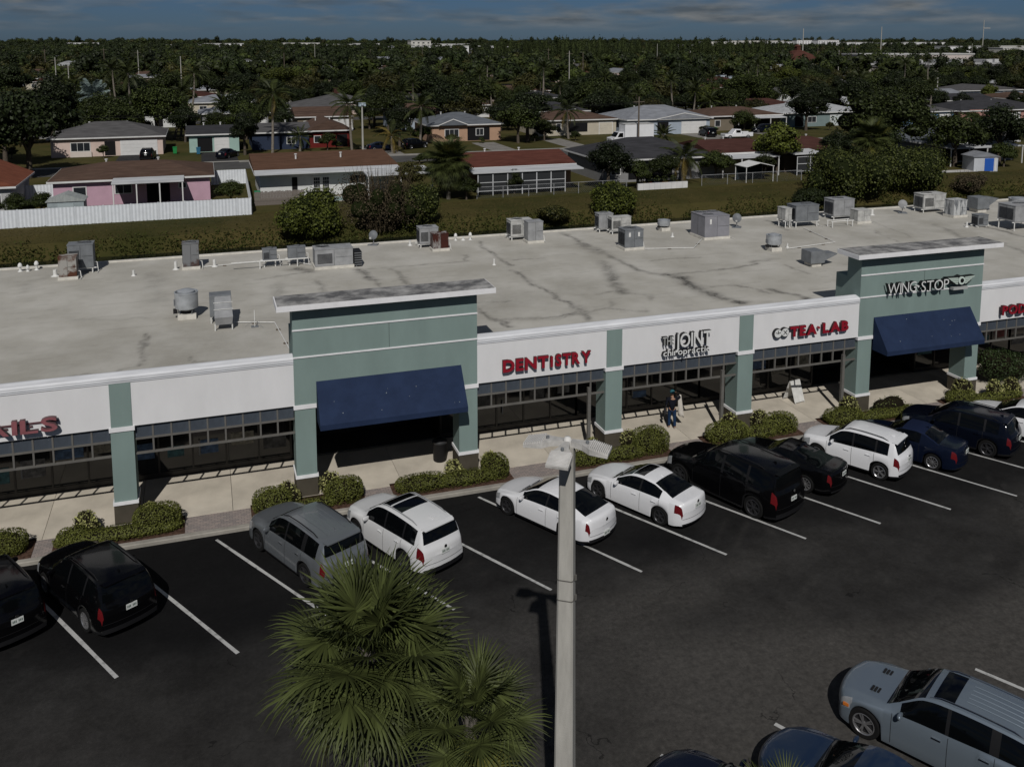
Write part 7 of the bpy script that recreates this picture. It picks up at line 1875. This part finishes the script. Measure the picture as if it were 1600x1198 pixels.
# far buildings
def far_block(x, y, w, d, h, col_, label, roofc=(.45,.45,.44), wins=True, cat='building', group='pale buildings far off among the trees'):
    t = empty('distant_building', (x,y,0), rr.uniform(-.1,.1), label, cat, group)
    mb = MB(); mb.box(-w/2,w/2,-d/2,d/2,-.5,h); mb.build('wall', wallm(col_), t)
    mb = MB(); mb.box(-w/2-.3,w/2+.3,-d/2-.3,d/2+.3,h,h+.7); mb.build('roof', wallm(roofc), t)
    if wins:
        nw = max(2, int(w/6)); fl = max(1, int(h/3.4))
        wm = MB(); wm.box(-1.2,1.2,-.12,.0,0,1.5); wme = wm.mesh('window', m_hglass)
        for f_ in range(fl):
            for q in range(nw): link('window', wme, t, (-w/2+w*(q+.5)/nw, -d/2-.02, 1.0+3.4*f_+(h-fl*3.4)*.5))
def along(px, d): a = (px-800)/1450*d; return d*.319+a*.948, d*.948-a*.319
names = ['long low white','pale flat-roofed','cream block-shaped','white two-part','small white','wide pale']
spots = [(30,900,60,7),(62,950,50,8),(330,1500,50,12),(345,1700,80,14),(540,1500,60,13),(570,1650,50,14),(640,1150,50,11),(672,1100,90,12),(655,1200,26,18),(705,1250,60,14),(755,1050,24,12),(770,1300,60,10),(1095,1100,50,13),(1130,1700,90,17),(1180,1900,120,19),(1215,1700,60,17),(1262,1900,60,20),(1290,1800,50,20),(1330,1600,80,16),(1400,1500,70,15),(1440,1700,90,16),(1500,1000,50,12),(1560,1100,70,12),(1590,900,50,11),(470,1800,70,15),(250,1700,40,12),(130,1900,60,15)]
for k, (px, d_, w_, h_) in enumerate(spots):
    x, y = along(px, d_); far_block(x, y, w_, 18, h_, rr.choice([(.62,.62,.62),(.55,.54,.5),(.66,.66,.66)]), '%s building far off on the horizon' % names[k % 6])
# flat-roofed plaza at right and the red hip-roofed building
x, y = along(1510, 430)
t = empty('plaza_building', (x,y,0), R(-6), 'long tan flat-roofed plaza with rooftop units at the right', 'building')
mb = MB(); mb.box(-60,45,-14,14,-.5,7.0); mb.build('wall', wallm((.30,.28,.25)), t)
mb = MB(); mb.box(-60.5,45.5,-14.5,14.5,7.0,7.6); mb.build('roof', wallm((.36,.36,.36)), t)
for q in range(12): mb = MB(); mb.box(-56+8.5*q,-55.6+8.5*q,-14.25,-14.02,0,7.0); mb.build('pilaster', wallm((.08,.075,.07)), t)
mb = MB(); mb.box(-60,45,-14.6,-14.52,6.2,6.7); mb.build('band', wallm((.10,.10,.10)), t)
for q in range(9): mb = MB(); u = -50+11*q; mb.box(u,u+rr.uniform(2,4),-8+rr.uniform(0,8),-4+rr.uniform(0,8)+4,7.62,9.1); mb.build('rooftop_unit', wallm((.42,.42,.42)), t)
x, y = along(1420, 520); far_block(x, y, 70, 20, 10, (.50,.45,.42), 'pinkish big-box store behind the plaza', wins=False)
x, y = along(1247, 520)
t = empty('hip_roofed_building', (x,y,0), 0, 'building with steep red pyramid roof and cupola above the trees', 'building')
mb = MB(); mb.box(-10,10,-8,8,0,7); mb.build('wall', wallm(W['crm']), t)
mb = MB(); mb.add([(-12,-10,7),(12,-10,7),(12,10,7),(-12,10,7),(-1.5,-1.5,12.5),(1.5,-1.5,12.5),(1.5,1.5,12.5),(-1.5,1.5,12.5)], [(0,1,5,4),(1,2,6,5),(2,3,7,6),(3,0,4,7),(4,5,6,7),(3,2,1,0)]); rf = mb.build('roof', roofm((.075,.032,.025)), t)
mb = MB(); mb.box(-1.2,1.2,-1.2,1.2,12.5,14.5); mb.add([(-1.5,-1.5,14.5),(1.5,-1.5,14.5),(1.5,1.5,14.5),(-1.5,1.5,14.5),(0,0,16)], [(0,1,4),(1,2,4),(2,3,4),(3,0,4)]); mb.build('cupola', roofm((.075,.032,.025)), rf)
# masts on the skyline
for px, d_, h_ in ((1377,800,30),(1255,700,27),(1536,900,38)):
    x, y = along(px, d_); t = empty('radio_mast', (x,y,0), 0, 'thin %s mast on the right skyline' % {1377:'steel',1255:'pale',1536:'tall T-shaped'}[px], 'mast'); mb = MB(); mb.tube([(0,0,0),(0,0,h_)], [.5,.3], 6); mb.build('mast', M['polec'], t)
    if px == 1536: mb = MB(); mb.box(-.5,8,-.3,.3,h_-8,h_-7.3); mb.build('jib', M['polec'], t)
